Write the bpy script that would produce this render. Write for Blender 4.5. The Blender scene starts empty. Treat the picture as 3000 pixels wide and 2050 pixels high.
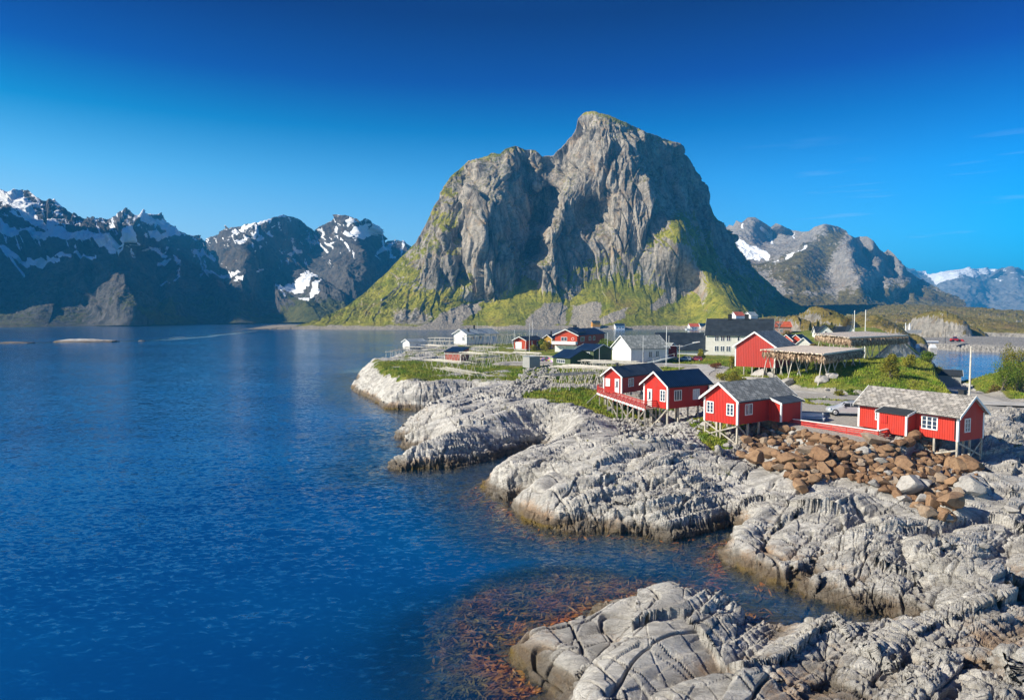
import bpy, math, random
import numpy as np
from mathutils import Vector, Matrix

sc = bpy.context.scene
C = sc.collection
rnd = random.Random(7)

# ------------------------------------------------------------------ camera
CAM_H, PITCH, F_PX = 15.0, math.atan(111.0 / 2000.0), 2000.0
cam = bpy.data.cameras.new('camera')
cam.lens, cam.sensor_width = 24.0, 36.0
cam.clip_start, cam.clip_end = 0.5, 30000.0
cam_ob = bpy.data.objects.new('camera', cam)
C.objects.link(cam_ob)
cam_ob.location = (0, 0, CAM_H)
cam_ob.rotation_euler = (math.pi / 2 - PITCH, 0, 0)
sc.camera = cam_ob

# ------------------------------------------------------------------ light
SUN_EL, SUN_AZ = math.radians(31.5), math.radians(194)    # direction TO the sun, azimuth from +X counter-clockwise
sdir = Vector((math.cos(SUN_AZ) * math.cos(SUN_EL), math.sin(SUN_AZ) * math.cos(SUN_EL), math.sin(SUN_EL)))
sun = bpy.data.lights.new('sun', 'SUN')
sun.energy, sun.angle, sun.color = 5.0, math.radians(0.5), (1.0, 0.93, 0.79)
sun_ob = bpy.data.objects.new('sun', sun)
C.objects.link(sun_ob)
sun_ob.rotation_euler = sdir.to_track_quat('Z', 'Y').to_euler()

world = bpy.data.worlds.new('World')
sc.world = world
world.use_nodes = True
wn, wl = world.node_tree.nodes, world.node_tree.links
wn.clear()
w_out = wn.new('ShaderNodeOutputWorld')
w_bg = wn.new('ShaderNodeBackground')
w_bg.inputs['Strength'].default_value = 0.107
sky = wn.new('ShaderNodeTexSky')
sky.sky_type = 'NISHITA'
sky.sun_disc = False
sky.sun_elevation = SUN_EL
sky.sun_rotation = math.radians(90) - SUN_AZ
sky.altitude = 0
sky.air_density, sky.dust_density, sky.ozone_density = 1.0, 0.25, 6.0
w_tc = wn.new('ShaderNodeTexCoord')
w_sep = wn.new('ShaderNodeSeparateXYZ')
wl.new(w_tc.outputs['Generated'], w_sep.inputs[0])
# deep polarised-filter sky: the blue thickens with height
w_ramp = wn.new('ShaderNodeValToRGB')
els = w_ramp.color_ramp.elements
els[0].position, els[0].color = 0.0, (0.62, 1.15, 1.30, 1)
els[1].position, els[1].color = 1.0, (0.20, 0.28, 0.50, 1)
for p, c in ((0.10, (0.42, 1.05, 1.22, 1)), (0.18, (0.17, 0.82, 1.08, 1)), (0.25, (0.003, 0.46, 0.76, 1)), (0.31, (0.000, 0.135, 0.52, 1)), (0.39, (0.000, 0.010, 0.25, 1)), (0.55, (0.02, 0.11, 0.40, 1))):
    e = els.new(p)
    e.color = c
w_mul = wn.new('ShaderNodeMixRGB')
w_mul.blend_type = 'MULTIPLY'
w_mul.inputs['Fac'].default_value = 1.0
wl.new(w_sep.outputs['Z'], w_ramp.inputs['Fac'])
wl.new(sky.outputs[0], w_mul.inputs['Color1'])
wl.new(w_ramp.outputs['Color'], w_mul.inputs['Color2'])
# the sky is paler towards the sun's side
w_side = wn.new('ShaderNodeMapRange')
w_side.inputs['From Min'].default_value, w_side.inputs['From Max'].default_value = -0.6, 0.6
wl.new(w_sep.outputs['X'], w_side.inputs['Value'])
w_tint = wn.new('ShaderNodeMixRGB')
w_tint.inputs['Color1'].default_value, w_tint.inputs['Color2'].default_value = (3.2, 1.32, 1.02, 1), (0.03, 0.76, 0.97, 1)
wl.new(w_side.outputs[0], w_tint.inputs['Fac'])
w_mul2 = wn.new('ShaderNodeMixRGB')
w_mul2.blend_type = 'MULTIPLY'
w_mul2.inputs['Fac'].default_value = 1.0
wl.new(w_mul.outputs[0], w_mul2.inputs['Color1'])
wl.new(w_tint.outputs[0], w_mul2.inputs['Color2'])
# thin cirrus wisps low in the sky
w_map = wn.new('ShaderNodeMapping')
w_map.inputs['Scale'].default_value = (4.0, 4.0, 55.0)
w_map.inputs['Rotation'].default_value = (0.02, 0.05, 0.0)
wl.new(w_tc.outputs['Generated'], w_map.inputs['Vector'])
w_noi = wn.new('ShaderNodeTexNoise')
w_noi.inputs['Scale'].default_value = 1.6
w_noi.inputs['Detail'].default_value = 7.0
wl.new(w_map.outputs[0], w_noi.inputs['Vector'])
w_cr = wn.new('ShaderNodeMapRange')
w_cr.inputs['From Min'].default_value, w_cr.inputs['From Max'].default_value = 0.60, 0.80
wl.new(w_noi.outputs['Fac'], w_cr.inputs['Value'])
w_x = wn.new('ShaderNodeMapRange')
w_x.inputs['From Min'].default_value, w_x.inputs['From Max'].default_value = 0.12, 0.30
wl.new(w_sep.outputs['X'], w_x.inputs['Value'])
w_h = wn.new('ShaderNodeMapRange')
w_h.inputs['From Min'].default_value, w_h.inputs['From Max'].default_value = 0.24, 0.10
wl.new(w_sep.outputs['Z'], w_h.inputs['Value'])
w_cm = wn.new('ShaderNodeMath')
w_cm.operation = 'MULTIPLY'
wl.new(w_cr.outputs[0], w_cm.inputs[0])
wl.new(w_h.outputs[0], w_cm.inputs[1])
w_cm2 = wn.new('ShaderNodeMath')
w_cm2.operation = 'MULTIPLY'
w_cm3 = wn.new('ShaderNodeMath')
w_cm3.operation = 'MULTIPLY'
w_cm3.inputs[1].default_value = 0.26
wl.new(w_x.outputs[0], w_cm3.inputs[0])
wl.new(w_cm3.outputs[0], w_cm2.inputs[1])
wl.new(w_cm.outputs[0], w_cm2.inputs[0])
w_mix = wn.new('ShaderNodeMixRGB')
w_mix.inputs['Color2'].default_value = (5.5, 6.5, 7.5, 1)
wl.new(w_cm2.outputs[0], w_mix.inputs['Fac'])
wl.new(w_mul2.outputs[0], w_mix.inputs['Color1'])
wl.new(w_mix.outputs[0], w_bg.inputs['Color'])
wl.new(w_bg.outputs[0], w_out.inputs['Surface'])

sc.view_settings.view_transform = 'Standard'
sc.view_settings.look = 'None'
sc.view_settings.exposure = 0.66
sc.view_settings.gamma = 1.0
sc.cycles.max_bounces = 6
sc.cycles.transparent_max_bounces = 16
sc.cycles.use_denoising = True

# ------------------------------------------------------------------ pixel <-> world helpers (photo is 3000 x 2050)
cp, sp = math.cos(PITCH), math.sin(PITCH)


def ray(sx, sy):
    cx = (np.asarray(sx, float) - 1500.0) / F_PX
    cy = (1025.0 - np.asarray(sy, float)) / F_PX
    return cx, cp + cy * sp, -sp + cy * cp


def PY(sx, sy, Y):
    dx, dy, dz = ray(sx, sy)
    t = Y / dy
    return dx * t, Y + 0 * dx, CAM_H + dz * t


def PZ(sx, sy, z):
    dx, dy, dz = ray(sx, sy)
    t = (z - CAM_H) / dz
    return dx * t, dy * t, z + 0 * dx


def pz(sx, sy, z):
    a = PZ(sx, sy, z)
    return Vector((float(a[0]), float(a[1]), float(z)))


def proj(x, y, z):
    zz = z - CAM_H
    d = y * cp - zz * sp
    return 1500 + F_PX * x / d, 1025 - F_PX * (y * sp + zz * cp) / d


# ------------------------------------------------------------------ noise
_rs = np.random.RandomState(11)
_PERM = np.concatenate([_rs.permutation(4096)] * 2).astype(np.int32)
_G = _rs.normal(size=(4096, 3)).astype(np.float32)
_G /= np.linalg.norm(_G, axis=1)[:, None]
_GX, _GY, _GZ = [np.ascontiguousarray(_G[:, k]) for k in range(3)]


def perlin(x, y, z=None, seed=0):
    x = np.asarray(x, np.float32) + np.float32(seed * 17.31)
    y = np.asarray(y, np.float32) + np.float32(seed * 7.77)
    ix, iy = np.floor(x), np.floor(y)
    fx, fy = x - ix, y - iy
    ix, iy = ix.astype(np.int32), iy.astype(np.int32)
    u, v = fx * fx * fx * (fx * (fx * 6 - 15) + 10), fy * fy * fy * (fy * (fy * 6 - 15) + 10)
    if z is None:
        out = None
        r = []
        for j in (0, 1):
            row = []
            for i in (0, 1):
                h = _PERM[_PERM[(ix + i) & 4095] + ((iy + j) & 4095)]
                row.append(_GX[h] * (fx - i) + _GY[h] * (fy - j))
            r.append(row[0] + u * (row[1] - row[0]))
        return (r[0] + v * (r[1] - r[0])) * 1.6
    z = np.asarray(z, np.float32) + np.float32(seed * 3.13)
    iz = np.floor(z)
    fz = z - iz
    iz = iz.astype(np.int32)
    w = fz * fz * fz * (fz * (fz * 6 - 15) + 10)
    s = []
    for k in (0, 1):
        r = []
        for j in (0, 1):
            row = []
            for i in (0, 1):
                h = _PERM[_PERM[_PERM[(ix + i) & 4095] + ((iy + j) & 4095)] + ((iz + k) & 4095)]
                row.append(_GX[h] * (fx - i) + _GY[h] * (fy - j) + _GZ[h] * (fz - k))
            r.append(row[0] + u * (row[1] - row[0]))
        s.append(r[0] + v * (r[1] - r[0]))
    return (s[0] + w * (s[1] - s[0])) * 1.5


def fbm(x, y, z=None, octv=5, gain=0.5, lac=2.07, seed=0, kind='n'):
    tot, amp, norm = 0.0, 1.0, 0.0
    for o in range(octv):
        k = lac ** o
        n = perlin(x * k, y * k, None if z is None else z * k, seed + o * 5)
        if kind == 'b':
            n = np.abs(n) * 2 - 0.6
        elif kind == 'r':
            n = 0.6 - np.abs(n) * 2
        tot = tot + amp * n
        norm += amp
        amp *= gain
    return tot / norm


def facet(x, y, seed=0, jit=0.85, tilt=1.0):
    """broken blocky surface: every cell is a tilted plane; returns (height about -1..1, distance to the cell edge)"""
    x = np.asarray(x, np.float32) + np.float32(seed * 13.7)
    y = np.asarray(y, np.float32) + np.float32(seed * 5.3)
    ix, iy = np.floor(x).astype(np.int32), np.floor(y).astype(np.int32)
    best = np.full(x.shape, 9e9, np.float32)
    sec = best.copy()
    hh = np.zeros(x.shape, np.int32)
    ox, oy = np.zeros(x.shape, np.float32), np.zeros(x.shape, np.float32)
    for j in (-1, 0, 1):
        for i in (-1, 0, 1):
            h = _PERM[_PERM[(ix + i) & 4095] + ((iy + j) & 4095)]
            dx = x - (ix + i + 0.5 + jit * 0.5 * _GX[h])
            dy = y - (iy + j + 0.5 + jit * 0.5 * _GY[h])
            d = dx * dx + dy * dy
            nb = d < best
            sec = np.where(nb, best, np.minimum(sec, d))
            hh, ox, oy = np.where(nb, h, hh), np.where(nb, dx, ox), np.where(nb, dy, oy)
            best = np.where(nb, d, best)
    h2 = _PERM[hh + 1]
    return _GZ[hh] * 0.8 + tilt * (_GX[h2] * ox + _GY[h2] * oy), np.sqrt(sec) - np.sqrt(best)


def sstep(a, b, x):
    t = np.clip((x - a) / (b - a), 0, 1)
    return t * t * (3 - 2 * t)


def rbf(cx, cy, cv, x, y, scale=100.0):
    """thin-plate spline through the control values"""
    cx, cy, cv = np.asarray(cx, float) / scale, np.asarray(cy, float) / scale, np.asarray(cv, float)
    n = len(cx)
    d2 = (cx[:, None] - cx[None]) ** 2 + (cy[:, None] - cy[None]) ** 2
    K = 0.5 * d2 * np.log(d2 + 1e-9) + np.eye(n) * 1e-3
    A = np.zeros((n + 3, n + 3))
    A[:n, :n] = K
    A[:n, n], A[:n, n + 1], A[:n, n + 2] = 1, cx, cy
    A[n:, :n] = A[:n, n:].T
    w = np.linalg.solve(A, np.concatenate([cv, [0, 0, 0]]))
    x, y = np.asarray(x, np.float32) / np.float32(scale), np.asarray(y, np.float32) / np.float32(scale)
    out = (w[n] + w[n + 1] * x + w[n + 2] * y).astype(np.float32)
    for i in range(n):
        r2 = (x - np.float32(cx[i])) ** 2 + (y - np.float32(cy[i])) ** 2
        out += np.float32(w[i] * 0.5) * r2 * np.log(r2 + np.float32(1e-9))
    return out


def poly_dist(px, py, poly, closed=True):
    """unsigned distance to polyline and inside mask"""
    d = np.full(px.shape, 1e9, np.float32)
    ins = np.zeros(px.shape, bool)
    n = len(poly)
    for i in range(n if closed else n - 1):
        (x0, y0), (x1, y1) = poly[i], poly[(i + 1) % n]
        dx, dy = x1 - x0, y1 - y0
        t = np.clip(((px - x0) * dx + (py - y0) * dy) / (dx * dx + dy * dy + 1e-12), 0, 1)
        d = np.minimum(d, (px - x0 - t * dx) ** 2 + (py - y0 - t * dy) ** 2)
        if closed and y0 != y1:
            c = ((y0 > py) != (y1 > py)) & (px < (x1 - x0) * (py - y0) / (y1 - y0) + x0)
            ins ^= c
    return np.sqrt(d), ins


# ------------------------------------------------------------------ object helpers
def grid_mesh(name, X, Y, Z, mat, attrs=None, kind='structure', smooth=True, uvw=None):
    ny, nx = X.shape
    me = bpy.data.meshes.new(name)
    co = np.stack([X, Y, Z], -1).astype(np.float32).reshape(-1)
    me.vertices.add(nx * ny)
    me.vertices.foreach_set('co', co)
    idx = np.arange(nx * ny, dtype=np.int32).reshape(ny, nx)
    q = np.stack([idx[:-1, :-1], idx[:-1, 1:], idx[1:, 1:], idx[1:, :-1]], -1).reshape(-1)
    nf = (nx - 1) * (ny - 1)
    me.loops.add(nf * 4)
    me.loops.foreach_set('vertex_index', q)
    me.polygons.add(nf)
    me.polygons.foreach_set('loop_start', np.arange(0, nf * 4, 4, dtype=np.int32))
    me.polygons.foreach_set('use_smooth', np.full(nf, smooth, bool))
    me.update(calc_edges=True)
    for k, v in (attrs or {}).items():
        if v.ndim == 3:
            a = me.attributes.new(k, 'FLOAT_COLOR', 'POINT')
            a.data.foreach_set('color', v.astype(np.float32).reshape(-1))
        else:
            a = me.attributes.new(k, 'FLOAT', 'POINT')
            a.data.foreach_set('value', v.astype(np.float32).reshape(-1))
    me.materials.append(mat)
    ob = bpy.data.objects.new(name, me)
    C.objects.link(ob)
    if kind:
        ob['kind'] = kind
    return ob


class NT:
    """small node-tree writer"""

    def __init__(self, name):
        self.m = bpy.data.materials.new(name)
        self.m.use_nodes = True
        self.t = self.m.node_tree
        self.t.nodes.clear()
        self.out = self.t.nodes.new('ShaderNodeOutputMaterial')

    def n(self, typ, **kw):
        nd = self.t.nodes.new('ShaderNode' + typ)
        for k, v in kw.items():
            if k in nd.inputs.keys():
                self.put(nd.inputs[k], v)
            else:
                setattr(nd, k, v)
        return nd

    def put(self, sock, v):
        if isinstance(v, bpy.types.NodeSocket):
            self.t.links.new(v, sock)
        else:
            if sock.type == 'RGBA' and len(v) == 3:
                v = (*v, 1)
            sock.default_value = v

    def math(self, op, a, b=0.0, c=None, clamp=False):
        nd = self.t.nodes.new('ShaderNodeMath')
        nd.operation, nd.use_clamp = op, clamp
        self.put(nd.inputs[0], a)
        self.put(nd.inputs[1], b)
        if c is not None:
            self.put(nd.inputs[2], c)
        return nd.outputs[0]

    def mix(self, f, a, b, mode='MIX'):
        nd = self.t.nodes.new('ShaderNodeMixRGB')
        nd.blend_type = mode
        self.put(nd.inputs[0], f)
        self.put(nd.inputs[1], a)
        self.put(nd.inputs[2], b)
        return nd.outputs[0]

    def ramp(self, v, a, b, lo=0.0, hi=1.0):
        nd = self.t.nodes.new('ShaderNodeMapRange')
        nd.interpolation_type = 'SMOOTHSTEP'
        for k, x in zip(range(5), (v, a, b, lo, hi)):
            self.put(nd.inputs[k], x)
        return nd.outputs[0]

    def coord(self, scale=(1, 1, 1), rot=(0, 0, 0), kind='Object'):
        tc = self.t.nodes.new('ShaderNodeTexCoord')
        mp = self.t.nodes.new('ShaderNodeMapping')
        mp.inputs['Scale'].default_value = scale
        mp.inputs['Rotation'].default_value = rot
        self.t.links.new(tc.outputs[kind], mp.inputs[0])
        return mp.outputs[0]

    def noise(self, vec, scale=1.0, detail=4.0, rough=0.55, dist=0.0, col=False):
        nd = self.n('TexNoise', Vector=vec, Scale=scale, Detail=detail, Roughness=rough, Distortion=dist)
        return nd.outputs['Color' if col else 'Fac']

    def attr(self, name, out='Fac'):
        nd = self.t.nodes.new('ShaderNodeAttribute')
        nd.attribute_name = name
        return nd.outputs[out]

    def bump(self, h, dist=0.05, strength=1.0, normal=None):
        nd = self.n('Bump', Height=h, Distance=dist, Strength=strength)
        if normal is not None:
            self.put(nd.inputs['Normal'], normal)
        return nd.outputs[0]

    def bsdf(self, col, rough=0.8, normal=None, spec=0.3, metal=0.0):
        nd = self.n('BsdfPrincipled')
        self.put(nd.inputs['Base Color'], col)
        self.put(nd.inputs['Roughness'], rough)
        self.put(nd.inputs['Metallic'], metal)
        self.put(nd.inputs['Specular IOR Level'], spec)
        if normal is not None:
            self.put(nd.inputs['Normal'], normal)
        self.t.links.new(nd.outputs[0], self.out.inputs['Surface'])
        return self.m


def plain(name, col, rough=0.6, var=0.12, scale=3.0, bump=0.0, spec=0.3, metal=0.0, stretch=(1, 1, 1)):
    t = NT(name)
    v = t.coord(stretch)
    f = t.noise(v, scale, 5.0)
    lo = tuple(c * (1 - var) for c in col)
    hi = tuple(min(1, c * (1 + var)) for c in col)
    c = t.mix(t.ramp(f, 0.3, 0.7), lo, hi)
    nrm = t.bump(t.noise(v, scale * 6, 4.0), bump) if bump else None
    return t.bsdf(c, rough, nrm, spec, metal)
# ------------------------------------------------------------------ mountains
def mountain_material(name, rock_a, rock_b, rock_c, grass_a, grass_b, scree, vscale=(0.05, 0.05, 0.012), fine=0.35, bumpd=1.2):
    t = NT(name)
    v = t.coord((1, 1, 1))
    vs = t.coord(vscale)
    tone = t.attr('tone')
    m = t.n('SeparateColor')
    t.put(m.inputs[0], t.attr('mask', 'Color'))
    streak = t.noise(vs, 1.0, 8.0, 0.62, 0.6)
    fstr = t.noise(t.coord(tuple(c * 4.5 for c in vscale[:2]) + (vscale[2] * 2.2,), (0, 0.12, 0)), 1.0, 6.0, 0.65, 0.3)
    spot = t.noise(v, fine * 0.22, 7.0, 0.6)
    finen = t.noise(v, fine, 6.0, 0.65)
    rock = t.mix(t.ramp(streak, 0.36, 0.64), rock_a, rock_b)
    rock = t.mix(t.math('MULTIPLY', t.ramp(fstr, 0.44, 0.62), 0.75), rock, rock_b)
    rock = t.mix(t.math('MULTIPLY', t.ramp(fstr, 0.47, 0.34), 0.7), rock, tuple(c * 0.5 for c in rock_a))
    rock = t.mix(t.math('MULTIPLY', t.ramp(spot, 0.50, 0.68), 0.7), rock, rock_c)
    rock = t.mix(t.math('MULTIPLY', t.ramp(finen, 0.40, 0.66), 0.5), rock, tuple(c * 0.5 for c in rock_a))
    rock = t.mix(0.75, rock, t.mix(tone, (0.5, 0.5, 0.5), (1.25, 1.22, 1.18)), 'MULTIPLY')
    grass = t.mix(t.ramp(t.noise(v, fine * 0.16, 7.0, 0.7), 0.34, 0.64), grass_a, grass_b)
    grass = t.mix(t.math('MULTIPLY', t.ramp(t.noise(v, fine * 1.2, 5.0, 0.7), 0.46, 0.66), 0.6), grass, tuple(c * 0.42 for c in grass_a))
    grass = t.mix(t.math('MULTIPLY', t.ramp(t.noise(v, fine * 0.42, 8.0, 0.75), 0.52, 0.62), 0.75), grass, tuple(c * 0.34 for c in grass_a))
    grass = t.mix(t.math('MULTIPLY', t.ramp(t.noise(v, fine * 0.10, 6.0, 0.7), 0.55, 0.68), 0.6), grass, (grass_b[0] * 0.62, grass_b[0] * 0.40, grass_b[2] * 1.1))
    scr = t.mix(t.ramp(t.noise(v, fine * 2.4, 4.0, 0.7), 0.38, 0.62), tuple(c * 0.45 for c in scree), scree)
    gm = t.ramp(t.math('ADD', m.outputs[0], t.math('MULTIPLY', t.math('SUBTRACT', finen, 0.5), 0.9)), 0.40, 0.60)
    sm = t.ramp(t.math('ADD', m.outputs[2], t.math('MULTIPLY', t.math('SUBTRACT', finen, 0.5), 0.6)), 0.42, 0.58)
    nm = t.ramp(t.math('ADD', m.outputs[1], t.math('MULTIPLY', t.math('SUBTRACT', finen, 0.5), 0.7)), 0.44, 0.56)
    col = t.mix(gm, rock, grass)
    col = t.mix(sm, col, scr)
    col = t.mix(nm, col, (0.86, 0.88, 0.90))
    b = t.bump(t.math('ADD', t.noise(v, fine * 0.9, 7.0, 0.68), t.math('ADD', t.math('MULTIPLY', streak, 1.2), t.math('MULTIPLY', fstr, 1.2))), bumpd, 0.9)
    return t.bsdf(col, 0.9, b, 0.15)


def interp_pts(pts, x):
    p = np.array(sorted(pts), float)
    return np.interp(x, p[:, 0], p[:, 1])


def relief(name, mat, sky_line, base_line, ctrl, x0, x1, nx, ny, disp, masks, jag=3.0, scale=200.0, power=1.0, back=(60, 160, 340), seed=1):
    """a mountain whose face runs from the shore up to its skyline at real distances, with a far side that falls away behind"""
    sx = np.linspace(x0, x1, nx)
    yt = interp_pts(sky_line, sx)
    jn = fbm(sx / 26.0, sx * 0 + seed, octv=5, gain=0.62, seed=seed)
    yt = yt - jag * jn * 2.0
    yb = interp_pts(base_line, sx)
    t = np.linspace(0, 1, ny)[:, None] ** power
    SX = np.broadcast_to(sx[None], (ny, nx)).copy()
    SY = yb[None] + (yt - yb)[None] * t
    c = np.array(ctrl, float)
    Y = rbf(c[:, 0], c[:, 1], c[:, 2], SX, SY, scale)
    X, Y, Z = PY(SX, SY, Y)
    X, Y, Z = [a.astype(np.float32) for a in (X, Y, Z)]
    P = np.stack([X, Y, Z], -1)

    def normals(P):
        gx, gy = np.gradient(P, axis=1), np.gradient(P, axis=0)
        n = np.cross(gx, gy)
        return n / (np.linalg.norm(n, axis=-1, keepdims=True) + 1e-9)
    N = normals(P)
    D = disp(X, Y, Z, SX, SY, N)
    fade = np.clip((1 - t) / 0.03, 0.15, 1)
    P = P + N * (D * fade)[..., None]
    N = normals(P)
    X, Y, Z = P[..., 0], P[..., 1], P[..., 2]
    r, g, b, tone = masks(X, Y, Z, SX, SY, N)
    # far side
    rows = []
    zt = Z[-1]
    for k, (dy, f) in enumerate(zip(back, (0.86, 0.5, -0.03))):
        rows.append((X[-1] * (1 + dy / Y[-1] * 0.6), Y[-1] + dy, zt * f - (3 if k == 2 else 0)))
    cat = lambda a, i: np.concatenate([a] + [rw[i][None] for rw in rows], 0)
    ext = lambda a: np.concatenate([a] + [a[-1:]] * 3, 0)
    mask = np.stack([ext(r), ext(g), ext(b), np.ones_like(ext(r))], -1)
    return grid_mesh(name, cat(X, 0), cat(Y, 1), cat(Z, 2), mat, {'mask': mask, 'tone': ext(tone)})


# ---- the great cliff mountain across the bay
mc = lambda x, y: (850 + 0.6239 * x, 300 + 0.6239 * y)     # coordinates were read off an enlargement
M1_SKY = [(-300, 1068), (-120, 1062), (0, 1058), (60, 1040), (150, 1010), (250, 965), (340, 900), (420, 830), (480, 770), (540, 710), (590, 655), (640, 560), (690, 460),
          (720, 400), (755, 345), (790, 318), (840, 275), (900, 262), (925, 252), (945, 238), (985, 240), (1010, 217), (1060, 206), (1100, 222), (1150, 226),
          (1180, 255), (1235, 248), (1250, 230), (1290, 190), (1320, 160), (1340, 120), (1350, 75), (1385, 45), (1420, 40), (1500, 62), (1580, 95),
          (1650, 130), (1720, 155), (1780, 185), (1840, 225), (1870, 260), (1900, 310), (1930, 370), (1960, 450), (1990, 530), (2030, 590), (2070, 640),
          (2110, 700), (2160, 760), (2200, 800), (2260, 860), (2324, 915), (2420, 965), (2520, 985), (2700, 1000)]
M1_CTRL = [(-300, 1066, 590), (0, 1066, 585), (300, 1066, 580), (700, 1064, 582), (1100, 1064, 582), (1500, 1064, 582), (1900, 1064, 582), (2300, 1062, 582), (2700, 1062, 590),
           (0, 1050, 600), (150, 1020, 605), (300, 960, 612), (450, 850, 640), (590, 660, 690), (690, 470, 730), (755, 350, 760), (700, 600, 670), (650, 800, 625), (600, 1000, 588),
           (480, 970, 592), (750, 950, 595), (850, 870, 614), (770, 450, 706), (760, 600, 662), (780, 750, 628),
           (840, 330, 776), (818, 480, 700), (806, 620, 667), (830, 780, 637), (900, 910, 614),
           (900, 300, 748), (885, 420, 685), (865, 560, 651), (865, 680, 630), (905, 800, 611), (940, 890, 603),
           (985, 290, 742), (1000, 450, 676), (1000, 600, 646), (1010, 750, 614), (975, 880, 604),
           (1060, 260, 772), (1065, 400, 742), (1075, 550, 712), (1070, 700, 660), (1055, 820, 618),
           (1145, 550, 758), (1130, 400, 775), (1130, 300, 782), (1140, 700, 700), (1115, 810, 628),
           (1163, 400, 738), (1160, 300, 764), (1187, 420, 762), (1187, 300, 782), (1165, 500, 742),
           (1205, 450, 736), (1190, 560, 690), (1170, 640, 652), (1152, 750, 622), (1165, 840, 607),
           (1250, 300, 768), (1250, 450, 702), (1300, 600, 648), (1300, 750, 622), (1300, 850, 606),
           (1380, 75, 775), (1420, 200, 735), (1500, 400, 690), (1500, 600, 650), (1550, 700, 632), (1340, 250, 755),
           (1395, 470, 700), (1415, 500, 722), (1450, 480, 697),
           (1600, 210, 730), (1630, 400, 680), (1650, 550, 652), (1750, 600, 640),
           (1700, 270, 760), (1740, 400, 722), (1790, 500, 690),
           (1790, 250, 815), (1870, 400, 812), (1890, 540, 745), (1950, 600, 765), (1990, 560, 860), (2030, 680, 820),
           (1850, 570, 655), (1900, 680, 638), (1990, 780, 626), (2080, 870, 616), (2180, 970, 604), (1930, 610, 720),
           (2050, 740, 760), (2150, 830, 770), (2230, 900, 760), (2230, 970, 660), (2400, 1000, 700), (2320, 960, 740), (2600, 1010, 720),
           (1850, 240, 870), (1900, 320, 900), (1960, 460, 920), (2070, 645, 920), (2160, 765, 920), (2300, 900, 920),
           (1000, 1000, 592), (1000, 930, 600), (1300, 950, 597), (1600, 900, 604), (1700, 800, 616), (1700, 950, 597), (1900, 950, 599), (1900, 850, 612)]
m1_scree = [[(600, 1055), (750, 975), (905, 935), (880, 985), (790, 1055)], [(1110, 1050), (1120, 1000), (1200, 950), (1290, 935), (1310, 960), (1290, 1000), (1300, 1052)],
            [(1310, 1050), (1330, 950), (1450, 925), (1470, 980), (1430, 1048)], [(1450, 1010), (1590, 955), (1570, 1010), (1460, 1040)], [(1690, 960), (1790, 880), (1860, 860), (1790, 950), (1700, 985)]]


def poly_mask(SX, SY, polys, cv, soft=8.0):
    m = np.zeros(SX.shape, np.float32)
    for pl in polys:
        d, i = poly_dist(SX, SY, [cv(*p) for p in pl])
        m = np.maximum(m, np.clip(0.5 + np.where(i, d, -d) / (2 * soft), 0, 1))
    return m


APRON = [(1330, 790), (1500, 700), (1700, 640), (1830, 545), (1960, 640), (2000, 790), (2130, 920), (2200, 1050), (1000, 1050), (780, 1055), (900, 960), (1060, 840), (1180, 900), (1250, 870)]


def m1_disp(X, Y, Z, SX, SY, N):
    steep = 1 - sstep(0.45, 0.75, N[..., 2])
    w = 14 * fbm(X / 60, Z / 90, Y / 60, 3, seed=3)
    fl = fbm((X + 0.4 * w) / 17, (Z + 0.25 * X) / 210, Y / 60, 5, 0.55, seed=1, kind='r')          # upright fluting
    md = fbm(X / 30, Z / 34, Y / 30, 6, 0.58, seed=9, kind='b')
    crag = fbm((X - 0.35 * Z) / 11, (Z + .6 * X) / 34, Y / 14, 4, 0.6, seed=21, kind='r')
    wx, wz = X + w, Z + 8 * fbm(X / 40, Z / 40, octv=3, seed=13)
    f1, e1 = facet((wx - 0.12 * Z) / 34, (wz + .3 * X) / 150, 4, tilt=1.5)
    f2, e2 = facet((wx + 0.10 * Z) / 12, (wz + .5 * X) / 60, 6, tilt=1.5)
    f3, e3 = facet((wx - 0.2 * Z) / 4.6, (wz + .5 * X) / 22, 8, tilt=1.4)
    blocks = 8.5 * f1 + 4.4 * f2 + 1.7 * f3 - 4.5 * sstep(0.10, 0.0, e1) - 2.4 * sstep(0.12, 0.0, e2)
    ms = steep * (6.5 * fl + 1.0 * md + 1.6 * crag + blocks) + (1 - steep) * (3.0 * md + 1.2 * crag + 1.0 * f2 + 0.8 * f3)
    ap = poly_mask(SX, SY, [APRON], mc, 30)
    return np.clip(ms, -14, 12) * sstep(0, 14, Z) * (1 - 0.70 * ap)


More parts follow.
